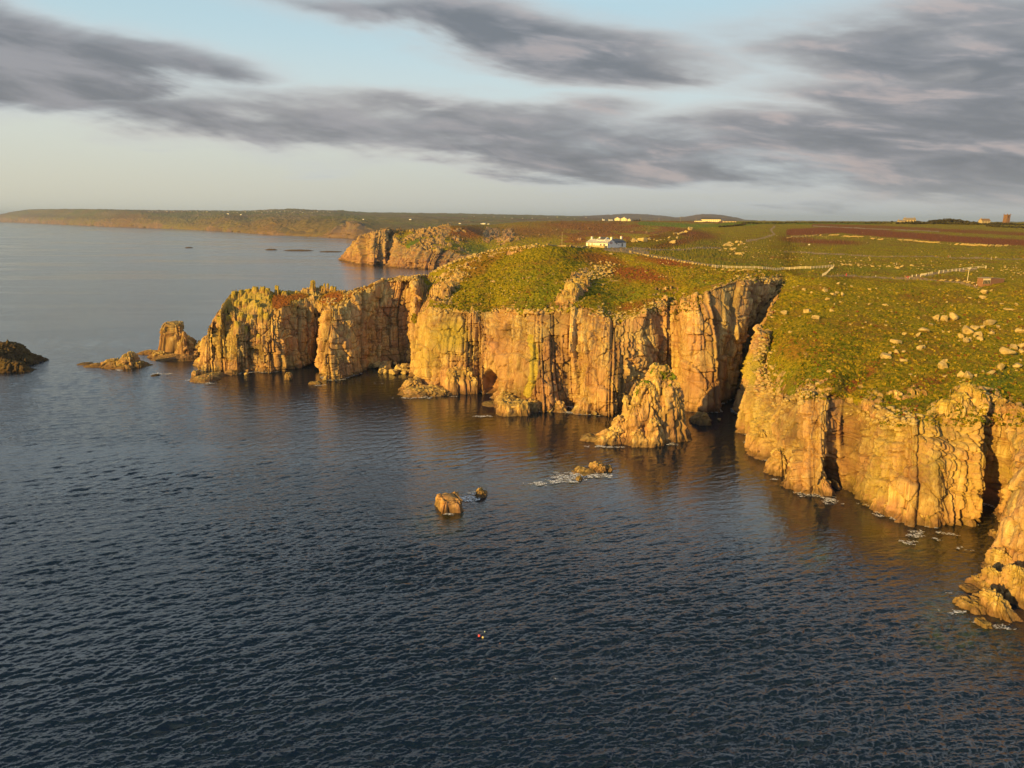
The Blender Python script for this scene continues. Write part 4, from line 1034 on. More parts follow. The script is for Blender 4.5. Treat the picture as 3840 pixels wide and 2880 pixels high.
rock_obj('sea_rock', [(2632, 1596, 66, 1546, 8, .4, 3, 12, 2), (2606, 1588, 40, 1560, 6, .4, 3, 0, 0)], 'grey rock lying in the shaded mouth of the deep gully', seed=15, size=.6, tone_k=.5, pink=.2)
rock_obj('rock_ledge', [(3394, 1966, 60, 1898, 6, .2, 5, 10, 0), (3440, 1940, 80, 1890, 7, .3, 4, 0, 0), (3340, 1945, 90, 1880, 8, .4, 4, -20, 0), (3300, 1925, 80, 1860, 8, .5, 4, -20, 0)],
         'pale squared blocks under the right-hand cliff at the waterline', cat='rock ledge', seed=16, size=.7, step=.3)
rock_obj('sea_rock', [(3473, 1978, 50, 1922, 4.5, .12, 6, 15, 0)], 'upright tooth-shaped block at the foot of the right-hand cliff', seed=17, size=.45, step=.2, lich=.3)
rock_obj('sea_rock', [(3518, 1962, 34, 1921, 4, .12, 6, 15, 0)], 'shaded block behind the tooth-shaped block under the right-hand cliff', seed=18, size=.45, step=.2)
rock_obj('rock_ledge', [(3064, 1860, 110, 1735, 11, .55, 3, -20, -6), (2990, 1842, 120, 1725, 11, .6, 3, -30, 0), (2920, 1788, 110, 1680, 12, .6, 3, -35, 6), (2850, 1720, 90, 1610, 10, .6, 3, -40, 6), (3130, 1838, 20, 1800, 6, .4, 3, 0, 0)],
         'broken rock apron sloping into the sea below the right-hand hill', cat='rock ledge', seed=19, size=.9, step=.3, pink=.7)
rock_obj('rock_spur', [(3765, 2200, 90, 2060, 11, .5, 3, 20, -10), (3735, 2260, 100, 2130, 9, .5, 3, 20, -8), (3690, 2238, 90, 2165, 7, .4, 4, 15, 0), (3640, 2232, 80, 2200, 5, .35, 4, 10, -6), (3650, 2302, 130, 2246, 6, .35, 4, 28, -8), (3735, 2335, 90, 2215, 7, .5, 4, 24, -16), (3688, 2364, 52, 2326, 3.5, .15, 5, 6, 0), (3810, 2300, 110, 2120, 10, .5, 3, 20, 0), (3700, 2290, 80, 2230, 6, .4, 4, 28, 0)],
         'cracked golden rock spur running into the sea at the bottom right', cat='rock spur', seed=20, size=.7, step=.22, lich=.35)
rock_obj('sea_rock', [(3735, 2030, 44, 1992, 5, .3, 3, 0, 0)], 'small bright nose of rock at the foot of the far right cliff', seed=21, size=.5, step=.25)
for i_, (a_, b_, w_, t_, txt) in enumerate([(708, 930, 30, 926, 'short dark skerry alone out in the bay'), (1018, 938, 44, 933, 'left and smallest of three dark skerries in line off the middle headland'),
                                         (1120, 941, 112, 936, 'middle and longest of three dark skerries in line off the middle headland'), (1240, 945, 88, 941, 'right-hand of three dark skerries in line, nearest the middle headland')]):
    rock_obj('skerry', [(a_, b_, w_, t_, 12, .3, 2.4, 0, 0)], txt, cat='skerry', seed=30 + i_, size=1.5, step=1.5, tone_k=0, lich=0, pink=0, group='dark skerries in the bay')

# ------------------------------------------------------------------ finding places on the ground
def sub_bvh(P, k, j0):
    S = P[::k, j0::k]; nu, nv = S.shape[:2]
    return BVHTree.FromPolygons([tuple(v) for v in S.reshape(-1, 3).tolist()], grid_faces(nu, nv).tolist())
BV = [sub_bvh(TP, 3, 0), sub_bvh(MP, 2, 0), sub_bvh(FP, 1, 0)]
CO = Vector((0, 0, CAMH))
def hit(px, py):
    d = Vector(ray(px, py)).normalized(); best = None
    for bv in BV:
        loc, no, idx, dist = bv.ray_cast(CO, d, 60000)
        if loc is not None and (best is None or dist < best[2]): best = (loc, no, dist)
    return best
def ground(x, y, near=None):
    best = None
    for bv in BV[:2]:
        loc, no, idx, dist = bv.ray_cast(Vector((x, y, 400)), Vector((0, 0, -1)), 900)
        if loc is not None and (best is None or loc.z > best[0].z): best = (loc, no)
    return best
def hit_np(px, py):
    h = hit(px, py); return np.array(h[0]) if h else PZ(px, py)

# jointed outcrops standing out of the right-hand slope
rock_obj('granite_outcrop', [(3633, 1500, 78, 1440, 5, .3, 4, 20, 0), (3600, 1530, 60, 1475, 5, .3, 4, 10, 0), (3668, 1520, 60, 1462, 5, .35, 4, 25, 0), (3555, 1575, 70, 1500, 5, .3, 4, 10, 0), (3520, 1560, 30, 1530, 3, .3, 4, 0, 0)],
         'large jointed granite outcrop on the brink of the right-hand cliff', cat='outcrop', seed=50, size=.6, step=.22, base=hit_np, lich=.6, pink=.1)
rock_obj('granite_outcrop', [(3712, 1520, 54, 1478, 4, .3, 4, 20, 0), (3745, 1530, 50, 1490, 4, .3, 4, 0, 0), (3780, 1540, 50, 1508, 4, .3, 4, 0, 0), (3748, 1538, 110, 1518, 4, .2, 3, 0, 0)],
         'smaller brown granite outcrop right of the large jointed one on the brink', cat='outcrop', seed=51, size=.55, step=.22, base=hit_np, lich=.3)
rock_obj('granite_outcrop', [(3358, 1492, 16, 1462, 3, .3, 4, 0, 0), (3373, 1492, 22, 1468, 3, .3, 3, 0, 0), (3415, 1484, 16, 1456, 3, .3, 4, 0, 0), (3440, 1482, 26, 1460, 3, .3, 4, 0, 0), (3463, 1484, 14, 1462, 3, .3, 4, 0, 0), (3412, 1492, 124, 1480, 3, .2, 3, 2, 0)],
         'row of upright granite teeth in green turf above the right-hand cliff', cat='outcrop', seed=52, size=.4, step=.18, base=hit_np, lich=.3)
rock_obj('granite_outcrop', [(3240, 1545, 40, 1500, 4, .3, 4, 10, 0), (3262, 1530, 50, 1505, 4, .3, 4, -20, 0), (3290, 1560, 50, 1535, 4, .3, 4, 0, 0), (3235, 1580, 40, 1550, 4, .3, 4, 0, 0)],
         'pale split outcrop where the turf meets the brown gully cliff', cat='outcrop', seed=53, size=.5, step=.2, base=hit_np, lich=.4)
rock_obj('granite_outcrop', [(2150, 1125, 30, 1060, 4, .25, 5, 10, 0), (2122, 1130, 26, 1090, 4, .2, 5, 0, 0), (2135, 1105, 34, 1058, 4, .2, 5, 0, 0), (2165, 1090, 34, 1050, 4, .3, 5, 0, 0), (2190, 1060, 40, 1030, 4, .3, 4, 0, 0), (2098, 1120, 22, 1098, 3, .2, 5, 0, 0), (2128, 1132, 84, 1106, 4, .2, 4, 0, 0), (2172, 1085, 60, 1062, 4, .2, 4, 0, 0), (2150, 1112, 84, 1082, 6, .2, 4, 10, 0), (2180, 1075, 70, 1046, 6, .2, 4, 10, 0)],
         'stacked pillar outcrop in the middle of the grassy slope below the white house', cat='outcrop', seed=54, size=.6, step=.3, base=hit_np, lich=.4)
rock_obj('granite_outcrop', [(1668, 1108, 40, 1068, 5, .3, 4, 10, 0), (1650, 1120, 30, 1080, 4, .3, 4, 0, 0), (1700, 1070, 50, 1045, 5, .3, 4, 0, 0), (1685, 1095, 50, 1060, 5, .3, 4, 0, 0), (1725, 1040, 50, 1022, 5, .3, 4, 0, 0), (1690, 1085, 80, 1056, 7, .2, 4, 20, 0), (1660, 1112, 60, 1092, 6, .2, 4, 0, 0), (1712, 1058, 60, 1040, 6, .2, 4, 0, 0)],
         'grey blocky outcrop at the left edge of the main grassy slope', cat='outcrop', seed=55, size=.7, step=.35, base=hit_np, lich=.3)
rock_obj('granite_outcrop', [(1172, 1090, 18, 1051, 3.2, .12, 5, 12, 0), (1172, 1088, 26, 1074, 5, .2, 4, 0, 0)],
         'square cairn-like rock stack on the crest of the left headland', cat='outcrop', seed=56, size=.5, step=.25, base=hit_np, lich=.7)
rock_obj('granite_outcrop', [(1205, 1092, 16, 1071, 3, .2, 5, 0, 0), (1216, 1092, 8, 1062, 2, .2, 5, 0, 1), (1229, 1092, 10, 1063, 2, .15, 5, 0, 0), (1244, 1093, 14, 1073, 3, .2, 4, 0, 0), (1256, 1094, 10, 1075, 3, .2, 4, 0, 0)],
         'row of thin rock fins on the crest right of the square cairn-like stack', cat='outcrop', seed=57, size=.4, step=.25, base=hit_np, lich=.7)
LH = [(876, 1130, 20, 1090), (902, 1120, 18, 1086), (930, 1105, 24, 1082), (958, 1100, 26, 1074), (985, 1100, 24, 1074), (1004, 1108, 20, 1080), (1038, 1106, 18, 1070), (1068, 1108, 22, 1090), (890, 1160, 30, 1128), (925, 1150, 26, 1120), (965, 1170, 28, 1132),
      (940, 1215, 26, 1180), (978, 1210, 26, 1150), (1000, 1215, 24, 1170), (905, 1205, 26, 1170), (845, 1185, 26, 1155), (862, 1215, 28, 1180), (822, 1215, 24, 1185), (920, 1260, 24, 1222), (948, 1268, 18, 1240), (972, 1280, 18, 1250), (890, 1240, 24, 1205)]
rock_obj('granite_outcrop', [(a_, b_, w_, t_, 4.5, .2, 4, 10, 0) for a_, b_, w_, t_ in LH],
         'crowd of rounded lichen-green rock pillars on top of the left headland', cat='outcrop', seed=58, size=.7, step=.4, base=hit_np, lich=.9)

# ------------------------------------------------------------------ simple mesh kit
class MB:
    def __init__(s): s.v = []; s.f = []; s.mi = []
    def add(s, V, F, mi=0):
        n = len(s.v); s.v += [tuple(map(float, v)) for v in V]; s.f += [tuple(int(i) + n for i in f) for f in F]; s.mi += [mi] * len(F)
    def box(s, c, d, rz=0.0, mi=0, taper=0.0):
        a = math.cos(rz), math.sin(rz); V = []
        for z_ in (-1, 1):
            k = 1 - taper if z_ > 0 else 1
            for x, y in ((-1, -1), (1, -1), (1, 1), (-1, 1)):
                X, Y = x * d[0] / 2 * k, y * d[1] / 2 * k
                V.append((c[0] + X * a[0] - Y * a[1], c[1] + X * a[1] + Y * a[0], c[2] + z_ * d[2] / 2))
        s.add(V, [(0, 3, 2, 1), (4, 5, 6, 7), (0, 1, 5, 4), (1, 2, 6, 5), (2, 3, 7, 6), (3, 0, 4, 7)], mi)
    def prism(s, poly, y0, y1, mi=0):     # polygon in x,z extruded along y
        n = len(poly)
        V = [(x, y0, z_) for x, z_ in poly] + [(x, y1, z_) for x, z_ in poly]
        s.add(V, [tuple(range(n)), tuple(range(2 * n - 1, n - 1, -1))] + [(i, i + n, (i + 1) % n + n, (i + 1) % n) for i in range(n)], mi)
    def bar(s, p0, p1, w, h, mi=0):
        p0 = Vector(p0); p1 = Vector(p1); d = (p1 - p0).normalized(); side = d.cross(Vector((0, 0, 1)))
        side = side.normalized() if side.length > 1e-4 else Vector((1, 0, 0)); up = side.cross(d)
        V = []
        for p in (p0, p1):
            for x, y in ((-1, -1), (1, -1), (1, 1), (-1, 1)): V.append(p + side * x * w / 2 + up * y * h / 2)
        s.add(V, [(0, 3, 2, 1), (4, 5, 6, 7), (0, 1, 5, 4), (1, 2, 6, 5), (2, 3, 7, 6), (3, 0, 4, 7)], mi)
    def cyl(s, c, r, h, n=12, r2=None, mi=0):
        r2 = r if r2 is None else r2
        V = [(c[0] + r * math.cos(6.28318 * i / n), c[1] + r * math.sin(6.28318 * i / n), c[2]) for i in range(n)] + [(c[0] + r2 * math.cos(6.28318 * i / n), c[1] + r2 * math.sin(6.28318 * i / n), c[2] + h) for i in range(n)]
        s.add(V, [tuple(range(n))[::-1], tuple(range(n, 2 * n))] + [(i, (i + 1) % n, (i + 1) % n + n, i + n) for i in range(n)], mi)
    def build(s, name, mats, parent=None, smooth=False):
        me = bpy.data.meshes.new(name); me.from_pydata(s.v, [], s.f); me.update()
        for m in (mats if isinstance(mats, (list, tuple)) else [mats]): me.materials.append(m)
        me.polygons.foreach_set('material_index', s.mi)
        if smooth: me.polygons.foreach_set('use_smooth', [True] * len(me.polygons))
        bm_fix = me.validate()
        o = bpy.data.objects.new(name, me); return link(o, parent)

def boulder_material():
    m, t, b, out = new_mat('boulder_granite')
    tc = t.new('ShaderNodeTexCoord'); oi = t.new('ShaderNodeObjectInfo')
    add = t.vmath('ADD', tc.outputs['Object'], t.vmath('MULTIPLY', oi.outputs['Location'], (1, 1, 1)))
    n = t.noise(add, 1.6, 5, .6); f = t.noise(add, 6, 4, .6)
    c_ = t.ramp(n, [(0.3, (0.24, 0.17, 0.07)), (0.5, (0.46, 0.35, 0.15)), (0.7, (0.58, 0.46, 0.23))])
    c_ = t.mix(t.math('MULTIPLY', t.step(f, .55, .7), .5), c_, (0.50, 0.42, 0.16))
    c_ = t.mix(t.math('MULTIPLY', t.step(f, .45, .3), .4), c_, (0.16, 0.12, 0.07))
    t.link(c_, b.inputs['Base Color']); b.inputs['Roughness'].default_value = .9; b.inputs['Specular IOR Level'].default_value = .15
    bp = t.new('ShaderNodeBump'); bp.inputs['Strength'].default_value = .8; bp.inputs['Distance'].default_value = .2
    t.link(f, bp.inputs['Height']); t.link(bp.outputs[0], b.inputs['Normal'])
    return m
M_BOULD = boulder_material()
def rock_template(seed, sub=3, sharp=14, flat=.8, squ=0.0):
    rng = np.random.default_rng(seed)
    import bmesh
    bm = bmesh.new(); bmesh.ops.create_icosphere(bm, subdivisions=sub, radius=1.0)
    V = np.array([v.co[:] for v in bm.verts]); F = np.array([[v.index for v in f.verts] for f in bm.faces]); bm.free()
    n = 11
    Nn = rng.normal(size=(n, 3)); Nn /= np.linalg.norm(Nn, axis=1, keepdims=True); off = .72 + .3 * rng.random(n)
    if squ:
        Nn = np.concatenate([Nn[:4], [[1, .1, 0], [-1, .05, .1], [0, 1, .1], [.1, -1, 0], [0.1, 0, 1], [0, 0, -1]]]); off = np.concatenate([off[:4] + .15, [.75, .75, .7, .7, .65, .8]])
        Nn /= np.linalg.norm(Nn, axis=1, keepdims=True)
    dt = V @ Nn.T; r = np.where(dt > .05, off / np.maximum(dt, .05), 9)
    r = -np.log(np.exp(-sharp * r).sum(1)) / sharp
    P = V * r[:, None]
    P *= (1 + .10 * fbm(P * 1.0 + seed, .7, 3, seed))[:, None]
    P[:, 2] *= flat
    P /= np.abs(P[:, :2]).max() 
    return P.astype(np.float32), F
TEMPL = []
for i in range(8):
    P_, F_ = rock_template(900 + i, 3, 16, .62 + .08 * (i % 4), squ=(i % 5 == 4))
    me = bpy.data.meshes.new('boulder_mesh'); me.from_pydata(P_.tolist(), [], F_.tolist()); me.update(); me.materials.append(M_BOULD)
    TEMPL.append(me)
RNG = random.Random(11)
def boulder(px, py, wpx, hpx, label, group=None, tmpl=None, name='boulder', sink=.25):
    h = hit(px, py + hpx * .30)
    if h is None: return None
    loc, no, dist = h
    sc = wpx * .5 * dist / FOC * 1.16; zc_ = hpx * .5 * dist / FOC * 1.15
    me = TEMPL[RNG.randrange(8) if tmpl is None else tmpl]
    o = bpy.data.objects.new(name, me); COL.objects.link(o)
    zc_ = min(zc_, sc * 1.25)
    o.location = loc + Vector((0, 0, zc_ * (1 - sink * 2) * .75))
    o.rotation_euler = (RNG.uniform(-.2, .2), RNG.uniform(-.2, .2), RNG.uniform(0, 6.28))
    o.scale = (sc, sc * RNG.uniform(.8, 1.0), zc_ / .7)
    return tag(o, label, 'boulder', group)
# ---- boulders measured one by one on the right-hand slope (zoom frame: origin 2840,850, 2.212 px per px)
def zf(x, y): return 2840 + x / 2.212, 850 + y / 2.212
NAMED = [
 (1730, 858, 90, 70, 'large wedge-shaped boulder above a pile of smaller ones, right-hand slope'),
 (1630, 748, 110, 85, 'broad cracked boulder right of the split pair, high on the right-hand slope'),
 (1485, 755, 45, 60, 'left half of the split pair of upright boulders beside the broad cracked boulder'),
 (1540, 757, 50, 70, 'right half of the split pair of upright boulders beside the broad cracked boulder'),
 (1225, 886, 55, 45, 'six-sided pale boulder alone at the left end of the boulder field'),
 (1365, 852, 100, 45, 'long low slab boulder right of the six-sided boulder'),
 (2055, 1035, 110, 85, 'largest square block of the right-hand slope, near the photo edge'),
 (2120, 1000, 60, 50, 'boulder leaning on the right shoulder of the largest square block'),
 (1690, 1225, 50, 70, 'left boulder of the upright pair split by a dark crack, lower slope'),
 (1745, 1235, 60, 70, 'right boulder of the upright pair split by a dark crack, lower slope'),
 (1530, 1150, 75, 70, 'ragged boulder with a smaller stone behind it, left of the upright pair'),
 (1550, 1110, 40, 30, 'small stone resting behind the ragged boulder'),
 (1940, 1205, 75, 45, 'low rounded boulder below the crescent-shaped one'),
 (2010, 1165, 60, 60, 'crescent-shaped boulder above the low rounded one'),
 (2160, 1150, 80, 40, 'flat boulder with a level crack, low down by the photo edge'),
 (2160, 860, 70, 50, 'oval tilted boulder alone by the right edge of the photo'),
 (1920, 795, 85, 50, 'wide boulder topping the right-hand cluster on the slope'),
 (1065, 1072, 65, 40, 'smooth boulder at the lower left end of the boulder trail'),
 (1890, 1340, 60, 30, 'pale boulder lying in dark green scrub above the cliff outcrop'),
 (580, 598, 60, 40, 'largest boulder of the scatter below the fence corner'),
 (705, 560, 45, 45, 'pyramid-shaped boulder below the fence corner'),
 (224, 712, 55, 45, 'boulder sitting alone nearest the deep gully on the hill edge'),
 (480, 750, 50, 35, 'lowest boulder of the scatter below the fence corner'),
 (610, 692, 40, 40, 'small pointed boulder right of centre in the scatter below the fence corner'),
 (1060, 648, 40, 25, 'flat stone alone in the middle of the bare green slope'),
 (592, 1202, 40, 30, 'pale stone alone on the bright green strip above the gully'),
 (1880, 585, 75, 50, 'long tilted boulder below the brown hut, lower of two'),
 (1880, 540, 60, 35, 'tilted boulder just below the brown hut, upper of two')]
for x, y, w_, h_, lab in NAMED:
    a_, b_ = zf(x, y); boulder(a_, b_, w_ / 2.212, h_ / 2.212, lab, 'boulders on the right-hand slope')
OTHER = [(560,530,35,35),(637,640,35,35),(283,626,30,20),(410,697,50,35),(627,560,40,20),(818,634,20,15),(1440,810,50,30),(1330,895,35,35),(1690,910,45,45),(1725,940,40,60),(1760,935,30,40),(1835,888,60,50),(1845,930,45,45),(1945,880,45,40),(1995,830,40,40),(1150,952,60,35),(1145,1035,50,50),(1100,1048,35,25),(1210,1112,45,40),(1345,1008,40,40),(1380,995,40,30),(275,873,25,18),(1838,625,35,25),(1770,590,45,20),(2080,685,70,25),(2020,640,50,30),(2150,645,50,30),(1900,700,30,20),(1800,840,50,30),(1860,830,40,20),(2190,985,50,50),(2185,1030,35,35),
 (230,772,25,18),(206,800,22,12),(380,520,30,30),(300,500,30,18),(450,545,25,20),(340,490,30,14),(520,480,26,14),(670,470,30,16),(720,475,30,22),(780,492,22,14),(930,520,30,14),(1460,590,30,14),(1340,628,20,10),(690,625,22,16),(660,545,26,18),(1310,920,25,22),(1350,950,22,20),(1590,870,14,12),(1800,905,25,24),(2050,1005,20,20),(2130,1045,30,35),(2185,1105,24,24),(1870,1200,20,20),(1810,1232,30,24),(1640,1235,18,16),(1710,1272,24,18),(1680,1285,24,18),(1550,1240,26,14),(1570,1232,16,12),(1270,1225,22,14),(1310,1240,14,18),(1090,1250,14,16),(400,1185,18,16),(290,1200,16,12),(440,710,20,14),(350,743,18,10),(150,845,14,8),(1210,1035,30,20),(1130,1000,30,14),(1600,990,16,14),(2195,770,20,20),(1940,530,26,18),(1830,520,26,14)]
for x, y, w_, h_ in OTHER:
    a_, b_ = zf(x, y); boulder(a_, b_, w_ / 2.212, h_ / 2.212, 'pale stone half sunk in the turf of the right-hand hillside', 'stones on the right-hand hillside')
# ---- plateau and slope stones, measured and scattered (frame: origin 2040,760, 2.458)
def zg(x, y): return 2040 + x / 2.458, 760 + y / 2.458
for x, y, w_, h_, lab in [(1690, 392, 90, 35, 'large flat-topped boulder on the moor above the white fence'), (1225, 320, 50, 35, 'boulder halfway up the heathery ridge behind the white house'), (1210, 285, 60, 30, 'boulder near the top of the heathery ridge behind the white house'),
                          (1340, 240, 44, 40, 'topmost boulder on the heathery ridge against the bright green field'), (1180, 362, 66, 44, 'lowest big boulder of the heathery ridge behind the white house'), (620, 470, 44, 20, 'pale flat stone in the heather in front of the white house'),
                          (905, 340, 70, 44, 'boulder heap right of the white house, seen beyond its end wall'), (1790, 468, 60, 28, 'tilted slab boulder below the large flat-topped boulder on the moor')]:
    a_, b_ = zg(x, y); boulder(a_, b_, w_ / 2.458, h_ / 2.458, lab, 'boulders on the moor')
rr_ = random.Random(77)
def scatter(n, poly_fn, wmin, wmax, lab, grp, asp=.6):
    k = 0
    for _ in range(n):
        px, py = poly_fn()
        w_ = wmin + (wmax - wmin) * rr_.random() ** 2.2
        if boulder(px, py, w_, w_ * rr_.uniform(asp - .15, asp + .2), lab, grp): k += 1
def rect(x0, y0, x1, y1): return lambda: (rr_.uniform(x0, x1), rr_.uniform(y0, y1))
def along(pts, jy):
    def f():
        i = rr_.randrange(len(pts) - 1); q = rr_.random(); (a, b), (c_, d_) = pts[i], pts[i + 1]
        return a + (c_ - a) * q + rr_.gauss(0, jy), b + (d_ - b) * q + rr_.gauss(0, jy * .5)
    return f
scatter(32, along([(2370, 905), (2430, 895), (2490, 902), (2540, 880), (2590, 858)], 5), 9, 20, 'granite boulder in the tumbled ridge beside and behind the white house', 'boulders of the ridge behind the white house')
scatter(30, rect(2700, 905, 2800, 960), 6, 20, 'pale stone on the open moor above the white fence', 'stones on the moor above the white fence')
scatter(34, along([(3100, 985), (3300, 1000), (3450, 1000), (3620, 1002)], 9), 8, 17, 'flat pale stone in the stony belt behind the cliff path', 'stones of the belt behind the cliff path')
scatter(26, along([(1640, 1010), (1740, 965), (1850, 935), (2000, 922)], 4), 6, 14, 'stone in the rubble crest left of the white house', 'stones of the rubble crest')
scatter(20, along([(2140, 1100), (2200, 1040), (2260, 1010), (2290, 1040)], 14), 7, 18, 'stone tumbled round the pillar outcrop on the middle slope', 'stones round the pillar outcrop')
# boulders lining the road below the white house
ROAD = [(2364, 944), (2400, 952), (2450, 962), (2500, 971), (2550, 980), (2600, 988), (2655, 996)]
tot = 30
for i in range(tot):
    q = i / (tot - 1) * (len(ROAD) - 1); j = min(int(q), len(ROAD) - 2); f_ = q - j
    a_ = ROAD[j][0] + (ROAD[j + 1][0] - ROAD[j][0]) * f_; b_ = ROAD[j][1] + (ROAD[j + 1][1] - ROAD[j][1]) * f_
    boulder(a_, b_, rr_.uniform(7, 10.5), rr_.uniform(6, 9), 'pale boulder in the row lining the road below the white house', 'boulders lining the road', sink=.1)
# fallen blocks in the cove
for i in range(30):
    a_ = rr_.uniform(1410, 1548); f_ = (a_ - 1410) / 138; b_ = rr_.uniform(1366, 1396) + 14 * f_
    p0 = PZ(a_, b_); sc = rr_.uniform(1.0, 2.6) * (1.2 if b_ > 1385 else 1)
    o = bpy.data.objects.new('boulder', TEMPL[rr_.randrange(8)]); COL.objects.link(o)
    o.location = (p0[0], p0[1], rr_.uniform(.2, 1.4) + (1396 + 14 * f_ - b_) * .09); o.rotation_euler = (rr_.uniform(-.4, .4), rr_.uniform(-.4, .4), rr_.uniform(0, 6.28)); o.scale = (sc, sc * .85, sc)
    tag(o, 'fallen block in the boulder pile filling the cove left of the first buttress', 'boulder', 'fallen blocks in the cove')
for (a_, b_, w_, lab) in [(1428, 1402, 34, 'broad pink boulder at the left front of the cove pile'), (1476, 1408, 30, 'rounded pink boulder standing in the water before the cove pile'), (1520, 1404, 34, 'pale boulder at the right front of the cove pile'),
                          (922, 1408, 24, 'rounded boulder at the water under the lit face of the left headland'), (1220, 1428, 34, 'pale boulder leaning at the foot of the first tall pillar'), (1242, 1424, 26, 'smaller boulder right of the leaning one at the pillar foot'), (2205, 1558, 26, 'low sea-washed boulder left of the sea stack'), (2235, 1562, 34, 'long sea-washed boulder left of the sea stack'), (2062, 1548, 26, 'pointed boulder at the waterline right of the square-cut shelf'), (2700, 1580, 22, 'small pale boulder in the mouth of the deep gully')]:
    p0 = PZ(a_, b_); sc = w_ * p0[1] / FOC * .5
    o = bpy.data.objects.new('boulder', TEMPL[rr_.randrange(8)]); COL.objects.link(o)
    o.location = (p0[0], p0[1] + sc, sc * .45); o.rotation_euler = (0, 0, rr_.uniform(0, 6.28)); o.scale = (sc, sc, sc * 1.1)
    tag(o, lab, 'boulder')
# shingle at the back of the gully, crest rubble and lip rubble: nobody could count these
def stones_mass(name, fn, n, smin, smax, label, seed):
    rng = np.random.default_rng(seed); r2 = random.Random(seed)
    base = [rock_template(700 + k, 1, 10, .7) for k in range(4)]
    VV = []; FF = []; n0 = 0
    for _ in range(n):
        px, py = fn(r2); h = hit(px, py)
        if h is None or h[2] > 1500: continue
        P_, F_ = base[r2.randrange(4)]
        sc = smin + (smax - smin) * r2.random() ** 2.5; a = r2.uniform(0, 6.28)
        c_, s_ = math.cos(a), math.sin(a)
        Q = P_ * np.array([sc, sc * .8, sc * .8]); Q = np.stack([Q[:, 0] * c_ - Q[:, 1] * s_, Q[:, 0] * s_ + Q[:, 1] * c_, Q[:, 2]], 1)
        VV.append(Q + np.array(h[0]) + [0, 0, sc * .25]); FF.append(F_ + n0); n0 += len(Q)
    o = mesh_obj(name, np.concatenate(VV), np.concatenate(FF), M_BOULD)
    return tag(o, label, kind='stuff')
def fn_multi(zones_):
    tw = sum(z_[1] for z_ in zones_)
    def f(r2):
        q = r2.random() * tw
        for (pts, wt, jx, jy) in zones_:
            q -= wt
            if q <= 0: break
        i = r2.randrange(len(pts) - 1); k = r2.random(); (a, b), (c_, d_) = pts[i], pts[i + 1]
        return a + (c_ - a) * k + r2.gauss(0, jx), b + (d_ - b) * k + r2.gauss(0, jy)
    return f
stones_mass('rubble', fn_multi([([(1450, 1052), (1560, 1040), (1640, 1010), (1740, 966), (1850, 936), (2050, 922)], 3.2, 6, 4), ([(1660, 1110), (1700, 1050), (1740, 1000)], 1.2, 22, 14), ([(2140, 1120), (2170, 1070), (2230, 1020), (2300, 1000)], 2.2, 22, 16),
                                ([(1640, 1170), (1800, 1170), (2000, 1165), (2140, 1160)], .7, 14, 6), ([(2240, 1165), (2320, 1200), (2420, 1150), (2600, 1120)], 1.4, 20, 12), ([(2780, 1045), (2930, 1062)], .7, 20, 8),
                                ([(2850, 1270), (2860, 1400), (2900, 1500)], 1.0, 24, 20), ([(2960, 1520), (3060, 1450)], .5, 26, 20), ([(3230, 1560), (3420, 1570)], 1.0, 26, 16), ([(1200, 1140), (1300, 1110), (1400, 1075)], .7, 16, 8)]), 2200, .35, 1.3, 'loose angular rubble along crests and cliff lips', 31)
stones_mass('scattered_stones', fn_multi([([(2700, 915), (2960, 960), (3300, 985), (3700, 990)], 2.5, 40, 18), ([(2960, 890), (3200, 885), (3500, 910), (3790, 925)], 1.5, 20, 2.2), ([(2360, 932), (2600, 932), (2800, 925)], .5, 20, 4), ([(3050, 1070), (3400, 1200), (3800, 1300)], 1.0, 150, 80), ([(1700, 1080), (2080, 1060)], .7, 70, 40), ([(2350, 960), (2700, 1030)], .6, 50, 20), ([(3740, 1010), (3840, 1025)], .5, 26, 14)]), 1500, .18, .8, 'small pale stones scattered through the turf', 32)

# ------------------------------------------------------------------ turf tufts and low scrub
def veg_mat(name, c1, c2, rough=.85):
    m, t, b, out = new_mat(name)
    g = t.new('ShaderNodeNewGeometry'); n = t.noise(g.outputs['Position'], .5, 4, .7)
    t.link(t.ramp(n, [(.35, c1), (.65, c2)]), b.inputs['Base Color']); b.inputs['Roughness'].default_value = rough
    b.inputs['Specular IOR Level'].default_value = .1
    return m
M_TUFT = [veg_mat('dry_grass', (.20, .165, .012), (.38, .28, .028)), veg_mat('scrub_green', (.055, .08, .006), (.15, .16, .010)), veg_mat('heather', (.11, .04, .014), (.24, .09, .03))]
def tufts(name, fn, n, label, seed, s0=.35, s1=1.1, mix=(.40, .54, .06)):
    r2 = random.Random(seed); rng = np.random.default_rng(seed)
    V = []; F = []; MI = []; k = 0
    for _ in range(n):
        h = hit(*fn(r2))
        if h is None or h[2] > 620: continue
        p = np.array(h[0]); sc = s0 + (s1 - s0) * r2.random() ** 2
        q = r2.random(); mi = 0 if q < mix[0] else (1 if q < mix[0] + mix[1] else 2)
        nb = 9
        for b_ in range(nb):
            a = r2.uniform(0, 6.28); rr = sc * r2.uniform(0, .5); c0 = p + [rr * math.cos(a), rr * math.sin(a), -.1]
            w_ = sc * r2.uniform(.18, .34); hh = sc * r2.uniform(.35, .75); a2 = r2.uniform(0, 3.14)
            dx, dy = w_ * math.cos(a2), w_ * math.sin(a2); lx, ly = sc * r2.uniform(-.25, .25), sc * r2.uniform(-.25, .25)
            V += [c0 + [-dx, -dy, 0], c0 + [dx, dy, 0], c0 + [dx * .6 + lx, dy * .6 + ly, hh], c0 + [-dx * .5 + lx, -dy * .5 + ly, hh * .85]]
            F.append((k, k + 1, k + 2, k + 3)); MI.append(mi); k += 4
    o = mesh_obj(name, np.array(V), np.array(F), M_TUFT, matidx=MI)
    return tag(o, label, kind='stuff')
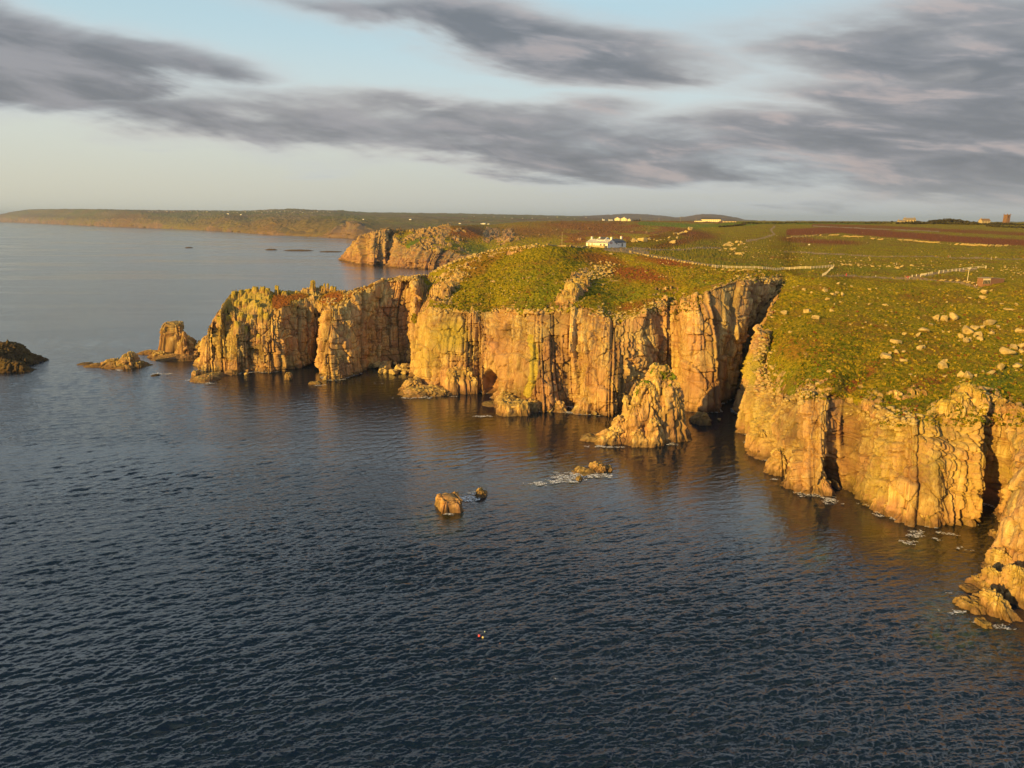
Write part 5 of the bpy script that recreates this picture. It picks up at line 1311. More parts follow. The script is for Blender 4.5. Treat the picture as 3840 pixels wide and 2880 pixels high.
def quadfill(polys):
    ws = [p[4] for p in polys]
    def f(r2):
        q = r2.random() * sum(ws)
        for p in polys:
            q -= p[4]
            if q <= 0: break
        return r2.uniform(p[0], p[2]), r2.uniform(p[1], p[3])
    return f
tufts('grass_tufts', quadfill([(2900, 1080, 3860, 1300, 3.2), (3000, 1300, 3860, 1500, 3.0), (2850, 1250, 3250, 1450, 1.2), (1680, 960, 2160, 1170, 2.2), (2180, 990, 2640, 1180, 2.0), (2640, 1000, 2940, 1060, .6), (3300, 1480, 3860, 1600, 1.0), (2700, 930, 3840, 1060, 1.0), (1640, 1040, 1760, 1170, .4)]),
      15000, 'tufts of dry grass, gorse and heather covering the clifftop slopes', 41)

# ------------------------------------------------------------------ plain materials
M_WHITE = simple_mat('white_render', (.80, .79, .74), .75, .04)
M_SLATE = simple_mat('dark_slate', (.075, .08, .095), .6, .25, 3)
M_SLATE2 = simple_mat('pale_slate', (.25, .22, .19), .75, .15, 3)  # main cottage roof is paler than its wing roof
M_STONE = simple_mat('dressed_stone', (.46, .37, .22), .9, .3, 2.2)
M_DARK = simple_mat('window_dark', (.02, .022, .028), .25, .1)
M_BLACK = simple_mat('black_paint', (.015, .015, .017), .6, .1)
M_RED = simple_mat('sign_red', (.33, .035, .045), .6, .05)
M_WOOD = simple_mat('pale_timber', (.66, .58, .42), .8, .15, 4)
M_RUST = simple_mat('rust_brown_boards', (.27, .135, .07), .8, .3, 3)
M_POT = simple_mat('terracotta', (.40, .15, .07), .8, .1)
M_CREAM = simple_mat('cream_render', (.78, .72, .46), .8, .05)
M_ROAD = simple_mat('worn_tarmac', (.20, .17, .14), .9, .2, 1)
M_STEEL = simple_mat('galvanised_steel', (.45, .45, .44), .5, .1)
# ------------------------------------------------------------------ the white house
hk = hit(2278, 931); K0 = hk[0]; ppm = FOC / hk[2]
A45 = R(46)
T1 = Vector((-math.cos(A45), math.sin(A45), 0)); T2 = Vector((math.sin(A45), math.cos(A45), 0))
L1 = 80 / ppm / math.cos(A45 - math.atan2(K0.x, K0.y)); Wd = 31 / ppm / math.cos(R(90) - A45 + math.atan2(K0.x, K0.y)); L2 = 38 / ppm / math.cos(R(90) - A45 + math.atan2(K0.x, K0.y))
EH = 21 / ppm; RH = 33 / ppm
house = empty('white_house', K0 - Vector((0, 0, .3)), math.atan2(T2.y, T2.x))
tag(house, 'long white cottage with slate roofs and four chimneys on the clifftop', 'house')
# local frame: +x along T2 (the shaded end wall), +y along T1 (the sunlit front runs away along +y at x=0)
def part(mb, name, mats, parent, **k):
    return mb.build(name, mats, parent, **k)
m = MB()
m.prism([(0, 0), (Wd, 0), (Wd, EH), (Wd / 2, RH), (0, EH)], 0, L1)
walls = part(m, 'wall', M_WHITE, house)
m = MB(); m.box((Wd + L2 / 2, 3.2, EH * .5 + .05), (L2 - .01, 6.2, EH + .1)); m.prism([(0, 0)] * 0 or [(Wd + .02, EH + .1), (Wd + L2 - .02, EH + .1), (Wd + L2 - .02, EH + .12), (Wd + .02, EH + .12)], .2, 6.2)
part(m, 'wing_wall', M_WHITE, house)
m = MB(); m.prism([(Wd * .3, 0), (Wd * .95, 0), (Wd * .95, RH * .95), (Wd * .62, RH * 1.22), (Wd * .3, RH * .95)], L1 * .25, L1 * .62); part(m, 'rear_gable', M_WHITE, house)
# roofs: slabs just proud of the walls
def slab(mb, a, b, c_, d, th=.16):
    a, b, c_, d = map(Vector, (a, b, c_, d)); n = (b - a).cross(d - a).normalized() * th
    mb.add([a, b, c_, d, a + n, b + n, c_ + n, d + n], [(0, 3, 2, 1), (4, 5, 6, 7), (0, 1, 5, 4), (1, 2, 6, 5), (2, 3, 7, 6), (3, 0, 4, 7)])
e = .12; ov = .25
sl = (RH - EH) / (Wd / 2)
m = MB()
slab(m, (-ov, -e, EH - ov * sl), (Wd / 2, -e, RH), (Wd / 2, L1 + e, RH), (-ov, L1 + e, EH - ov * sl), -.16)
slab(m, (Wd + ov, L1 + e, EH - ov * sl), (Wd / 2, L1 + e, RH), (Wd / 2, -e, RH), (Wd + ov, -e, EH - ov * sl), -.16)
part(m, 'roof', M_SLATE2, house)
m = MB(); wy0, wy1 = 0.0, 6.4; wr = RH * 1.02
slab(m, (Wd * .8, wy0 - ov, EH), (Wd + L2 + e, wy0 - ov, EH), (Wd + L2 - 1.2, 3.2, wr), (Wd * .5, 3.2, wr), -.16)
slab(m, (Wd + L2 + e, wy1 + ov, EH), (Wd * .8, wy1 + ov, EH), (Wd * .5, 3.2, wr), (Wd + L2 - 1.2, 3.2, wr), -.16)
m.add([(Wd + L2 + e, wy0 - ov, EH), (Wd + L2 + e, wy1 + ov, EH), (Wd + L2 - 1.2, 3.2, wr)], [(0, 1, 2)])
part(m, 'wing_roof', M_SLATE, house)
m = MB()
slab(m, (Wd * .28, L1 * .25 + .5, RH * .93), (Wd * .62, L1 * .25 + .5, RH * 1.24), (Wd * .62, L1 * .62 - .5, RH * 1.24), (Wd * .28, L1 * .62 - .5, RH * .93), -.12)
slab(m, (Wd * .97, L1 * .62 - .5, RH * .93), (Wd * .62, L1 * .62 - .5, RH * 1.24), (Wd * .62, L1 * .25 + .5, RH * 1.24), (Wd * .97, L1 * .25 + .5, RH * .93), -.12)
part(m, 'rear_roof', M_SLATE, house)
for x, y, z0, hh in ((Wd / 2, L1 * .93, RH, 1.3), (Wd / 2, L1 * .55, RH, 1.2), (Wd / 2 + .2, .6, RH, 1.35), (Wd + L2 - 1.3, 3.2, wr, 1.5)):
    m = MB(); m.box((x, y, z0 + hh / 2 - .6), (1.05, 1.05, hh + 1.2)); m.box((x, y, z0 + hh + .06), (1.2, 1.2, .14)); ch = part(m, 'chimney', M_WHITE, house)
    m = MB(); m.cyl((x, y, z0 + hh + .13), .17, .5, 10, .14); part(m, 'chimney_pot', M_POT, ch)
def window(x0, x1, z0, z1, side, y=None, nx=2, nz=3, mat=M_DARK):
    """side 'f' = sunlit front (x=0 plane, runs along y); 'g' = shaded end wall (y=0 plane)"""
    m = MB()
    if side == 'f': m.box((-.01, (x0 + x1) / 2, (z0 + z1) / 2), (.06, x1 - x0, z1 - z0))
    else: m.box(((x0 + x1) / 2, -.01 if y is None else y, (z0 + z1) / 2), (x1 - x0, .06, z1 - z0))
    wn = part(m, 'window', mat, house)
    m = MB()
    for i in range(nx + 1):
        q = x0 + (x1 - x0) * i / nx
        if side == 'f': m.box((-.05, q, (z0 + z1) / 2), (.04, .06, z1 - z0 + .06))
        else: m.box((q, -.05 if y is None else y - .04, (z0 + z1) / 2), (.06, .04, z1 - z0 + .06))
    for i in range(nz + 1):
        q = z0 + (z1 - z0) * i / nz
        if side == 'f': m.box((-.055, (x0 + x1) / 2, q), (.045, x1 - x0, .06))
        else: m.box(((x0 + x1) / 2, -.055 if y is None else y - .045, q), (x1 - x0, .045, .06))
    part(m, 'glazing_frame', M_WHITE, wn)
fy = lambda q: L1 * q          # q: 0 at the corner, 1 at the far left end
window(fy(.10), fy(.20), EH * .42, EH * .80, 'f'); window(fy(.27), fy(.35), EH * .25, EH * .80, 'f'); window(fy(.60), fy(.64), EH * .45, EH * .68, 'f', nx=1, nz=2)
window(fy(.84), fy(.89), EH * .15, EH * .85, 'f', nx=1); 
m = MB(); m.box((-.02, fy(.715), EH * .42), (.08, fy(.05), EH * .84)); dr = part(m, 'door', simple_mat('olive_door', (.25, .2, .07), .6, .1), house)
m = MB(); m.box((-.08, fy(.705), EH * .42), (.05, .06, .12)); part(m, 'handle', M_BLACK, dr)
window(.5, 1.3, EH * .48, EH * .80, 'g', nx=2, nz=2)
window(Wd + .3, Wd + 1.2, EH * .72, EH * .93, 'g', nx=1, nz=1)
window(Wd + L2 * .55, Wd + L2 * .68, EH * .30, EH * .90, 'g', nx=2, nz=4)
m = MB(); m.box((Wd / 2, -.02, .16), (Wd + .02, .08, .5)); m.box((Wd + L2 / 2, .07, .16), (L2, .08, .5)); part(m, 'plinth', M_BLACK, house)
m = MB(); m.cyl((0, 0, 0), .42, .05, 20); m.cyl((0, 0, .05), .26, .02, 16, mi=1); em = part(m, 'round_emblem', [simple_mat('emblem_blue', (.10, .12, .2), .5), M_WHITE], house)
em.location = (Wd + L2 * .28, .075, EH * .62); em.rotation_euler = (R(90), 0, 0)
def text_mesh(body, size, name, mat, parent):
    cu = bpy.data.curves.new(name, 'FONT'); cu.body = body; cu.size = size; cu.align_x = 'CENTER'; cu.align_y = 'CENTER'; cu.extrude = .02; cu.space_line = .8
    to = bpy.data.objects.new(name, cu); COL.objects.link(to); dg = bpy.context.evaluated_depsgraph_get(); dg.update()
    me = bpy.data.meshes.new_from_object(to.evaluated_get(dg)); bpy.data.objects.remove(to)
    me.materials.clear(); me.materials.append(mat)
    return link(bpy.data.objects.new(name, me), parent)
tx = text_mesh("FIRST\nAND LAST\nHOUSE", .66, 'sign_lettering', M_RED, house)
tx.location = (Wd * .42, -.045, EH * 1.0); tx.rotation_euler = (R(90), 0, 0)
# ground apron and low wall in front of the house
gw = empty('garden_wall', K0 - Vector((0, 0, .5)), math.atan2(T2.y, T2.x)); tag(gw, 'low stone garden wall in front of the white cottage', 'wall')
m = MB(); m.box((-2.6, L1 * .40, 1.0), (.45, L1 * .74, 2.1)); part(m, 'front_run', M_STONE, gw)
m = MB(); m.box((-1.35, L1 * .025 + .0, 1.0), (2.0, .45, 2.1)); part(m, 'return_run', M_STONE, gw)
m = MB(); m.box((-2.6, L1 * .40, 2.1), (.6, L1 * .75, .12)); part(m, 'coping', M_STONE, gw)
def stone_wall(pts, h, w_, label, seed, group=None, step=.9):
    """dry stone wall: a run of fitted stones following the ground"""
    P3 = [hit(*p)[0] for p in pts]; r2 = random.Random(seed); VV = []; FF = []; n0 = 0
    base = [rock_template(750 + k, 1, 12, .8, squ=1) for k in range(3)]
    for p, q in zip(P3[:-1], P3[1:]):
        L = (q - p).length; n = max(1, int(L / step)); d = (q - p).normalized(); a = math.atan2(d.y, d.x)
        for i in range(n):
            c_ = p + (q - p) * ((i + .5) / n); g = ground(c_.x, c_.y); z_ = g[0].z if g and abs(g[0].z - c_.z) < 4 else c_.z
            if r2.random() < .3: continue
            for lv in range(2):
                B_, F_ = base[r2.randrange(3)]
                s = np.array([step * .62, w_ * .6, h * .42]) * [r2.uniform(.85, 1.15), r2.uniform(.8, 1.1), r2.uniform(.75, 1.1)]
                Q = B_ * s; a2 = a + r2.uniform(-.12, .12); cc, ss = math.cos(a2), math.sin(a2)
                Q = np.stack([Q[:, 0] * cc - Q[:, 1] * ss, Q[:, 0] * ss + Q[:, 1] * cc, Q[:, 2]], 1)
                VV.append(Q + [c_.x + d.x * step * .5 * lv, c_.y + d.y * step * .5 * lv, z_ + h * (.28 + .42 * lv)]); FF.append(F_ + n0); n0 += len(Q)
    o = mesh_obj('stone_wall', np.concatenate(VV), np.concatenate(FF), M_BOULD)
    return tag(o, label, 'stone wall', group)
stone_wall([(2052, 921), (2090, 923), (2140, 926), (2190, 929), (2214, 930)], 1.1, .8, 'low dry stone wall along the crest left of the white cottage', 61)
stone_wall([(2950, 895), (3000, 889), (3070, 885), (3143, 884)], 1.3, 1.0, 'broken stone wall crossing the moor between two bands of red heather', 62, step=2.2)
stone_wall([(3160, 887), (3245, 892)], 1.2, 1.0, 'short pale stretch of broken wall right of the longer one in the red heather', 63, step=2.6)
stone_wall([(3265, 896), (3310, 899)], 1.4, 1.2, 'tumbled wall stub on the moor left of the grassy gap', 64, step=2.2)
stone_wall([(3366, 901), (3438, 907), (3518, 912)], 1.2, 1.0, 'low tumbled wall in the middle of the right-hand moor', 65, step=2.6)
stone_wall([(3570, 917), (3640, 922), (3700, 924), (3778, 924)], 1.6, 1.2, 'thick broken wall under the red heather by the right edge', 66, step=2.0)
stone_wall([(2690, 1012), (2740, 1016), (2800, 1017), (2850, 1020)], .9, 1.0, 'rough stone footing along the cliff side of the white fence', 67, step=1.4)
stone_wall([(3520, 1053), (3570, 1054), (3620, 1060), (3650, 1066)], 1.0, .9, 'row of kerb stones along the path left of the brown hut', 68, step=1.3)

# ------------------------------------------------------------------ fences
def fence(pts, gap, h, rails, label, pw=.16, rw=.11):
    P3 = [hit(*p)[0] for p in pts]
    segs = []; posts = []
    for p, q in zip(P3[:-1], P3[1:]):
        n = max(1, round((q - p).length / gap))
        for i in range(n): posts.append(p + (q - p) * (i / n))
    posts.append(P3[-1])
    pp = []
    for c_ in posts:
        g = ground(c_.x, c_.y); z_ = g[0].z if g and abs(g[0].z - c_.z) < 3 else c_.z
        pp.append(Vector((c_.x, c_.y, z_)))
    zs = [p.z for p in pp]
    for i in range(1, len(pp) - 1): pp[i].z = (zs[i - 1] + zs[i] + zs[i + 1]) / 3
    f = empty('fence', pp[0]); tag(f, label, 'fence')
    for p in pp:
        m = MB(); q = p - pp[0]; m.box((q.x, q.y, q.z + h / 2 - .2), (pw, pw, h + .4)); m.box((q.x, q.y, q.z + h + .03), (pw * 1.15, pw * 1.15, .06)); m.build('post', M_WOOD, f)
    for k in range(rails):
        m = MB(); zz_ = h * (.95 if rails == 1 else (.30 + .62 * k / (rails - 1)))
        for p, q in zip(pp[:-1], pp[1:]):
            m.bar(p - pp[0] + Vector((0, -pw * .6, zz_)), q - pp[0] + Vector((0, -pw * .6, zz_)), .05, rw)
        m.build('rail', M_WOOD, f)
    return f
fence([(2708, 1004), (2780, 1007), (2860, 1010), (2940, 1011), (3040, 1009), (3127, 1003)], 2.6, 1.35, 3, 'long pale three-rail fence above the deep gully', .2, .16)
fence([(3127, 1003), (3108, 1018), (3084, 1036)], 2.6, 1.3, 2, 'short fence return running down to the path from the long fence', .2, .16)
fence([(3420, 1040), (3452, 1036), (3473, 1032), (3494, 1028)], 2.4, 1.2, 0, 'four separate pale posts beside the fork in the path', .3)
fence([(3521, 1023), (3554, 1019), (3585, 1016), (3612, 1013), (3639, 1010), (3667, 1007), (3697, 1005)], 5.0, 1.25, 2, 'pale two-rail fence along the path above the brown hut', .34, .16)
fence([(2670, 1003), (2684, 1004), (2700, 1004)], 2.0, 1.3, 2, 'short gate-like end of fence where the boulder row stops', .22, .14)

# ------------------------------------------------------------------ posts, mast, hut
def at_ground(px, py): return hit(px, py)[0]
p = at_ground(3627, 1057); hp = 44 * (p - CO).length / FOC
o_ = empty('signpost', p); tag(o_, 'tall thin pale signpost beside the path left of the brown hut', 'signpost')
m = MB(); m.cyl((0, 0, -.4), .14, hp + .4, 10, .11); m.build('post', M_WOOD, o_)
m = MB(); m.box((-.35, 0, hp - .25), (1.0, .08, .2)); m.box((.2, 0, hp - .6), (.8, .08, .18), 1.2); m.build('finger_board', M_WHITE, o_)
p = at_ground(2107, 924); hp = 52 * (p - CO).length / FOC
o_ = empty('flagpole', p); tag(o_, 'tall pale flagpole on the crest left of the white cottage', 'flagpole')
m = MB(); m.cyl((0, 0, -.4), .24, hp + .4, 12, .15); m.build('pole', M_WOOD, o_)
m = MB(); m.cyl((0, 0, hp), .22, .18, 10, .1); m.build('cap', M_WOOD, o_)
h_ = hit(3712, 1072); p = h_[0]; k_ = 1 / (FOC / h_[2])
hut = empty('hut', p - Vector((0, 0, .4)), R(8)); tag(hut, 'low flat-roofed brown hut with a glazed front on the right-hand clifftop', 'hut')
W1 = 24 * k_ / .9; LL = 72 * k_
# corner at x=0; glazed front runs to -x, long side runs right and away
m = MB(); m.prism([(-W1, 0), (0, 0), (0, 27 * k_), (-W1, 25 * k_)], 0, 3.4); part(m, 'wall', M_RUST, hut)
m = MB(); m.add([(0.02, .05, 0), (LL * .95, LL * .32, .6), (LL * .95, LL * .32, 22 * k_), (0.02, .05, 26 * k_), (0.02, 3.4, 0), (LL * .8, LL * .32 + 3.4, .6), (LL * .8, LL * .32 + 3.4, 22 * k_), (0.02, 3.4, 26 * k_)],
               [(0, 1, 2, 3), (1, 5, 6, 2), (5, 4, 7, 6), (4, 0, 3, 7), (0, 4, 5, 1), (3, 2, 6, 7)]); part(m, 'side_wall', M_RUST, hut)
m = MB(); m.box((-W1 / 2, 1.6, 26.6 * k_), (W1 + .3, 4.0, .18)); m.add([(0.15, -.1, 26.3 * k_), (LL * .97, LL * .31, 22.3 * k_), (LL * .82, LL * .32 + 3.6, 22.3 * k_), (0.15, 3.6, 26.3 * k_), (0.15, -.1, 26.3 * k_ + .15), (LL * .97, LL * .31, 22.3 * k_ + .15), (LL * .82, LL * .32 + 3.6, 22.3 * k_ + .15), (0.15, 3.6, 26.3 * k_ + .15)],
               [(0, 3, 2, 1), (4, 5, 6, 7), (0, 1, 5, 4), (1, 2, 6, 5), (2, 3, 7, 6), (3, 0, 4, 7)]); part(m, 'roof', simple_mat('weathered_felt', (.38, .30, .22), .85, .2), hut)
m = MB(); m.box((-W1 / 2, -.03, 22.5 * k_), (W1 * .96, .1, 5 * k_)); part(m, 'fascia_board', M_WOOD, hut)
m = MB(); m.box((-W1 / 2, -.02, 14.5 * k_), (W1 * .9, .08, 11 * k_)); wn = part(m, 'window', M_DARK, hut)
m = MB()
for i in range(6): m.box((-W1 * .95 + W1 * .9 * i / 5, -.08, 14.5 * k_), (.09, .06, 11 * k_))
part(m, 'glazing_frame', M_WOOD, wn)

# ------------------------------------------------------------------ people
def skin_figure(pts, edges, rad, name):
    me = bpy.data.meshes.new(name); me.from_pydata(pts, edges, []); o = bpy.data.objects.new(name, me); COL.objects.link(o)
    md = o.modifiers.new('s', 'SKIN'); 
    for i, r_ in enumerate(rad): me.skin_vertices[0].data[i].radius = (r_, r_) if not isinstance(r_, tuple) else r_
    me.skin_vertices[0].data[0].use_root = True
    o.modifiers.new('d', 'SUBSURF').levels = 1
    dg = bpy.context.evaluated_depsgraph_get(); dg.update(); me2 = bpy.data.meshes.new_from_object(o.evaluated_get(dg)); bpy.data.objects.remove(o)
    return me2
def stand_pts(st=.12, arm=.0, turn=0.0):
    P_ = [(0, 0, .95), (0, 0, 1.15), (0, 0, 1.38), (0, 0, 1.50), (0, .01, 1.58), (0, .02, 1.70),
          (-.10, 0, .90), (-.11, -st * .5, .50), (-.11, -st, .08), (-.11, -st - .14, .04),
          (.10, 0, .90), (.11, st * .4, .50), (.11, st, .08), (.11, st - .14, .04),
          (-.20, 0, 1.40), (-.25, .02 + arm, 1.13), (-.25, -.10 - arm, .90), (-.25, -.14 - arm, .80), (.20, 0, 1.40), (.25, .02, 1.13), (.25, -.10 - arm, .90), (.25, -.14 - arm, .80)]
    E_ = [(0, 1), (1, 2), (2, 3), (3, 4), (4, 5), (0, 6), (6, 7), (7, 8), (8, 9), (0, 10), (10, 11), (11, 12), (12, 13), (2, 14), (14, 15), (15, 16), (16, 17), (2, 18), (18, 19), (19, 20), (20, 21)]
    R_ = [(.15, .10), (.135, .095), (.17, .10), .06, .055, .085, .085, .058, .042, .04, .085, .058, .042, .04, .06, .045, .034, .036, .06, .045, .034, .036]
    return P_, E_, R_
def sit_pts():
    P_ = [(0, 0, .42), (0, .04, .62), (0, .05, .85), (0, .04, .97), (0, .03, 1.05), (0, .02, 1.17),
          (-.10, -.02, .42), (-.14, -.42, .50), (-.14, -.46, .08), (-.14, -.58, .05), (.10, -.02, .42), (.14, -.42, .50), (.14, -.46, .08), (.14, -.58, .05),
          (-.20, .04, .87), (-.26, -.08, .64), (-.16, -.30, .58), (-.12, -.38, .56), (.20, .04, .87), (.26, -.08, .64), (.16, -.30, .58), (.12, -.38, .56)]
    _, E_, R_ = stand_pts(); return P_, E_, R_
M_SKIN = simple_mat('skin', (.50, .28, .18), .6, .05)
M_HAIR = simple_mat('dark_hair', (.03, .018, .01), .7, .1)
CLO = {k: simple_mat('cloth_' + k, c_, .85, .1) for k, c_ in dict(red=(.62, .03, .04), pink=(.65, .28, .26), white=(.72, .70, .66), black=(.02, .02, .025), navy=(.03, .04, .10), orange=(.65, .22, .06), grey=(.22, .22, .22), tan=(.42, .30, .17)).items()}
POSES = {'standing': skin_figure(*stand_pts(.03), 'figure'), 'walking': skin_figure(*stand_pts(.26, .06), 'figure'), 'sitting': skin_figure(*sit_pts(), 'figure')}
def person(px, py, rz, pose, top, bot, label, group=None, scale=1.0):
    h = hit(px, py)
    if h is None: return
    src = POSES[pose]; me = src.copy(); me.materials.clear()
    for m_ in (M_SKIN, CLO[top], CLO[bot], M_HAIR): me.materials.append(m_)
    zt, zw, zh = (1.46, .93, 1.62) if pose != 'sitting' else (.93, .48, 1.10)
    co = np.empty(len(me.vertices) * 3, np.float32); me.vertices.foreach_get('co', co); co = co.reshape(-1, 3)
    mi = []
    for p_ in me.polygons:
        c_ = co[list(p_.vertices)].mean(0)
        if c_[2] > zt: mi.append(3 if (c_[2] > zh + .06 or (c_[1] > .05 and c_[2] > zh - .03)) else 0)
        elif c_[2] < .12 and pose != 'sitting': mi.append(3)
        elif (c_[2] > zw if pose != 'sitting' else (c_[2] > .56 and c_[1] > -.2)): mi.append(0 if (abs(c_[0]) > .2 and c_[2] < zw - .02) else 1)
        else: mi.append(0 if (abs(c_[0]) > .2 and pose != 'sitting') else 2)
    me.polygons.foreach_set('material_index', mi)
    o = bpy.data.objects.new('person', me); COL.objects.link(o); o.location = h[0] - Vector((0, 0, .02)); o.rotation_euler = (0, 0, rz); o.scale = (scale,) * 3
    return tag(o, label, 'person', group)
GL = 'people gathered at the clifftop left of the white cottage'
for px, py, rz, pose, a_, b_, lab in [(2058, 920, .3, 'standing', 'orange', 'tan', 'person in an orange top standing at the left end of the clifftop group'), (2065, 921, 2, 'standing', 'tan', 'navy', 'person in a tan top standing second from the left in the clifftop group'),
                                      (2070, 922, 1.2, 'standing', 'white', 'navy', 'person in a white top in the middle of the clifftop group'), (2074, 922, 4, 'standing', 'black', 'black', 'person all in black behind the red tops of the clifftop group'),
                                      (2078, 922, .4, 'sitting', 'red', 'pink', 'person in bright red sitting on the wall in the clifftop group'), (2081, 923, 6, 'standing', 'red', 'tan', 'person in red standing right of the seated one in the clifftop group'),
                                      (2086, 923, 5.8, 'sitting', 'white', 'pink', 'person in white sitting at the right of the clifftop group'), (2096, 924, 0, 'sitting', 'orange', 'tan', 'person in orange sitting just left of the flagpole'),
                                      (2103, 924, .8, 'standing', 'tan', 'tan', 'person in tan standing close against the flagpole'), (2134, 927, 0, 'sitting', 'black', 'black', 'left of two people in black sitting between flagpole and cottage'),
                                      (2142, 927, .5, 'sitting', 'black', 'navy', 'right of two people in black sitting between flagpole and cottage'), (2173, 929, 1.3, 'sitting', 'black', 'grey', 'person in black sitting by the rocks just left of the cottage')]:
    person(px, py, rz, pose, a_, b_, lab, GL)
for px, py, rz, pose, a_, b_, lab in [(3141, 1036, .5, 'standing', 'tan', 'tan', 'person in tan standing inside the fence corner'), (3162, 1036, 0, 'sitting', 'black', 'black', 'person in black crouching on the path right of the fence corner'),
                                      (3173, 1037, 0, 'standing', 'red', 'red', 'person in bright red on the path right of the fence corner'), (3283, 1044, 1.6, 'walking', 'white', 'black', 'person in a white top and black trousers walking the cliff path alone'),
                                      (3393, 1046, .8, 'standing', 'pink', 'tan', 'person in pink at the left of the group on the path'), (3399, 1044, 2.8, 'standing', 'black', 'pink', 'person in black at the back of the group on the path'),
                                      (3404, 1047, 5, 'standing', 'red', 'pink', 'person in red in the middle of the group on the path'), (3411, 1046, 4.4, 'standing', 'pink', 'white', 'person in pink and white at the right of the group on the path'),
                                      (3362, 995, 0, 'standing', 'tan', 'white', 'left of two pale-clothed people among the moor stones'), (3371, 995, 1, 'standing', 'orange', 'tan', 'right of two pale-clothed people among the moor stones'),
                                      (3555, 966, 1, 'standing', 'pink', 'red', 'left of two people in pink on the moor path'), (3562, 966, 4, 'standing', 'pink', 'white', 'right of two people in pink on the moor path'),
                                      (3717, 971, 1, 'walking', 'tan', 'white', 'left of two people in pale clothes far right on the moor path'), (3733, 971, 1.4, 'walking', 'white', 'tan', 'right of two people in pale clothes far right on the moor path'),
                                      (3798, 973, 1.5, 'standing', 'black', 'black', 'person all in black alone at the far right of the moor path'),
                                      (3655, 1071, 0, 'standing', 'black', 'black', 'person all in black beside the brown hut'), (3661, 1074, 5.5, 'sitting', 'white', 'tan', 'person in white sitting among the stones by the brown hut'), (3654, 1076, .6, 'sitting', 'pink', 'tan', 'person in pink sitting among the stones by the brown hut')]:
    person(px, py, rz, pose, a_, b_, lab, 'walkers on the clifftop paths')
p = at_ground(3034, 921); m = MB(); m.box((0, 0, .9), (1.3, .12, .7)); tr = empty('notice_board', p); tag(tr, 'small pale notice board standing alone on the moor', 'notice board')
m.build('board', M_WHITE, tr); m = MB(); m.box((-.5, 0, .3), (.1, .1, 1.0)); m.build('leg', M_WOOD, tr); m = MB(); m.box((.5, 0, .3), (.1, .1, 1.0)); m.build('leg', M_WOOD, tr)

# ------------------------------------------------------------------ far buildings, trees and hedges
def small_house(px, py, wpx, hpx, label, group=None, mat=None, roofm=None, rz=.3, depth=7.0, chim=1, gable=False, name='house'):
    h = hit(px, py)
    if h is None: return
    k = h[2] / FOC; W_ = wpx * k; H_ = hpx * k
    o = empty(name, h[0] - Vector((0, 0, .5)), rz); tag(o, label, name.replace('_', ' '), group)
    eh = H_ * .62; D_ = min(depth, max(4, W_ * .8))
    m = MB()
    if gable: m.prism([(-W_ / 2, 0), (W_ / 2, 0), (W_ / 2, eh), (0, H_), (-W_ / 2, eh)], -D_ / 2, D_ / 2)
    else:
        m.box((0, 0, eh / 2), (W_, D_, eh)); m.add([(-W_ / 2, -D_ / 2, eh), (-W_ / 2, D_ / 2, eh), (-W_ / 2, 0, H_ * .98), (W_ / 2, -D_ / 2, eh), (W_ / 2, D_ / 2, eh), (W_ / 2, 0, H_ * .98)], [(0, 2, 1), (3, 4, 5)])
    m.build('wall', mat or M_WHITE, o)
    m = MB(); e_ = .3
    if gable:
        slab(m, (-W_ / 2 - e_, -D_ / 2 - e_, eh - .3), (0, -D_ / 2 - e_, H_), (0, D_ / 2 + e_, H_), (-W_ / 2 - e_, D_ / 2 + e_, eh - .3), -.25)
        slab(m, (0, -D_ / 2 - e_, H_), (W_ / 2 + e_, -D_ / 2 - e_, eh - .3), (W_ / 2 + e_, D_ / 2 + e_, eh - .3), (0, D_ / 2 + e_, H_), -.25)
    else:
        slab(m, (-W_ / 2 - e_, -D_ / 2 - e_, eh - .1), (W_ / 2 + e_, -D_ / 2 - e_, eh - .1), (W_ / 2 + e_, 0, H_), (-W_ / 2 - e_, 0, H_), .25)
        slab(m, (W_ / 2 + e_, D_ / 2 + e_, eh - .1), (-W_ / 2 - e_, D_ / 2 + e_, eh - .1), (-W_ / 2 - e_, 0, H_), (W_ / 2 + e_, 0, H_), .25)
    rf = m.build('roof', roofm or M_SLATE, o)
    for i in range(chim):
        m = MB(); cx = (-W_ * .42 + i * W_ * .84) if not gable else 0
        m.box((cx, 0 if not gable else D_ * .3, H_ + .4), (.9, .9, 2.0)); m.build('chimney', mat or M_WHITE, rf)
    if wpx > 9:
        n = max(2, int(W_ / 4.5)); rows = 2 if eh > 4.5 else 1
        for r_ in range(rows):
            for i in range(n):
                m = MB(); m.box((-W_ / 2 + W_ * (i + .5) / n, -D_ / 2 - .02, eh * (.35 if rows == 1 else (.25 + .45 * r_))), (1.2, .08, 1.4)); m.build('window', M_DARK, o)
    return o
small_house(2665, 832, 66, 15, 'long two-storey cream building on the skyline beyond the bright green field', mat=M_CREAM, rz=-.25, depth=12, chim=0, name='long_building')
small_house(2618, 832, 26, 7, 'low cream annexe at the left end of the long skyline building', mat=M_CREAM, rz=-.25, chim=0, name='annexe')
small_house(2735, 833, 44, 8, 'low pale sheds to the right of the long skyline building', mat=M_STONE, rz=-.1, chim=0, name='shed')
GC = 'yellow gabled cottages on the skyline'
small_house(2315, 828, 20, 13, 'left of the three yellow gabled cottages on the skyline', GC, M_CREAM, M_SLATE, -.5, gable=True)
small_house(2340, 828, 22, 13, 'middle of the three yellow gabled cottages on the skyline', GC, M_CREAM, M_SLATE, -.5, gable=True)
small_house(2359, 829, 13, 9, 'right and smallest of the three yellow gabled cottages on the skyline', GC, M_CREAM, M_SLATE, -.5, gable=True)
small_house(2263, 827, 8, 8, 'small pale house at the left end of the skyline cottages', GC, M_WHITE, M_SLATE, .3)
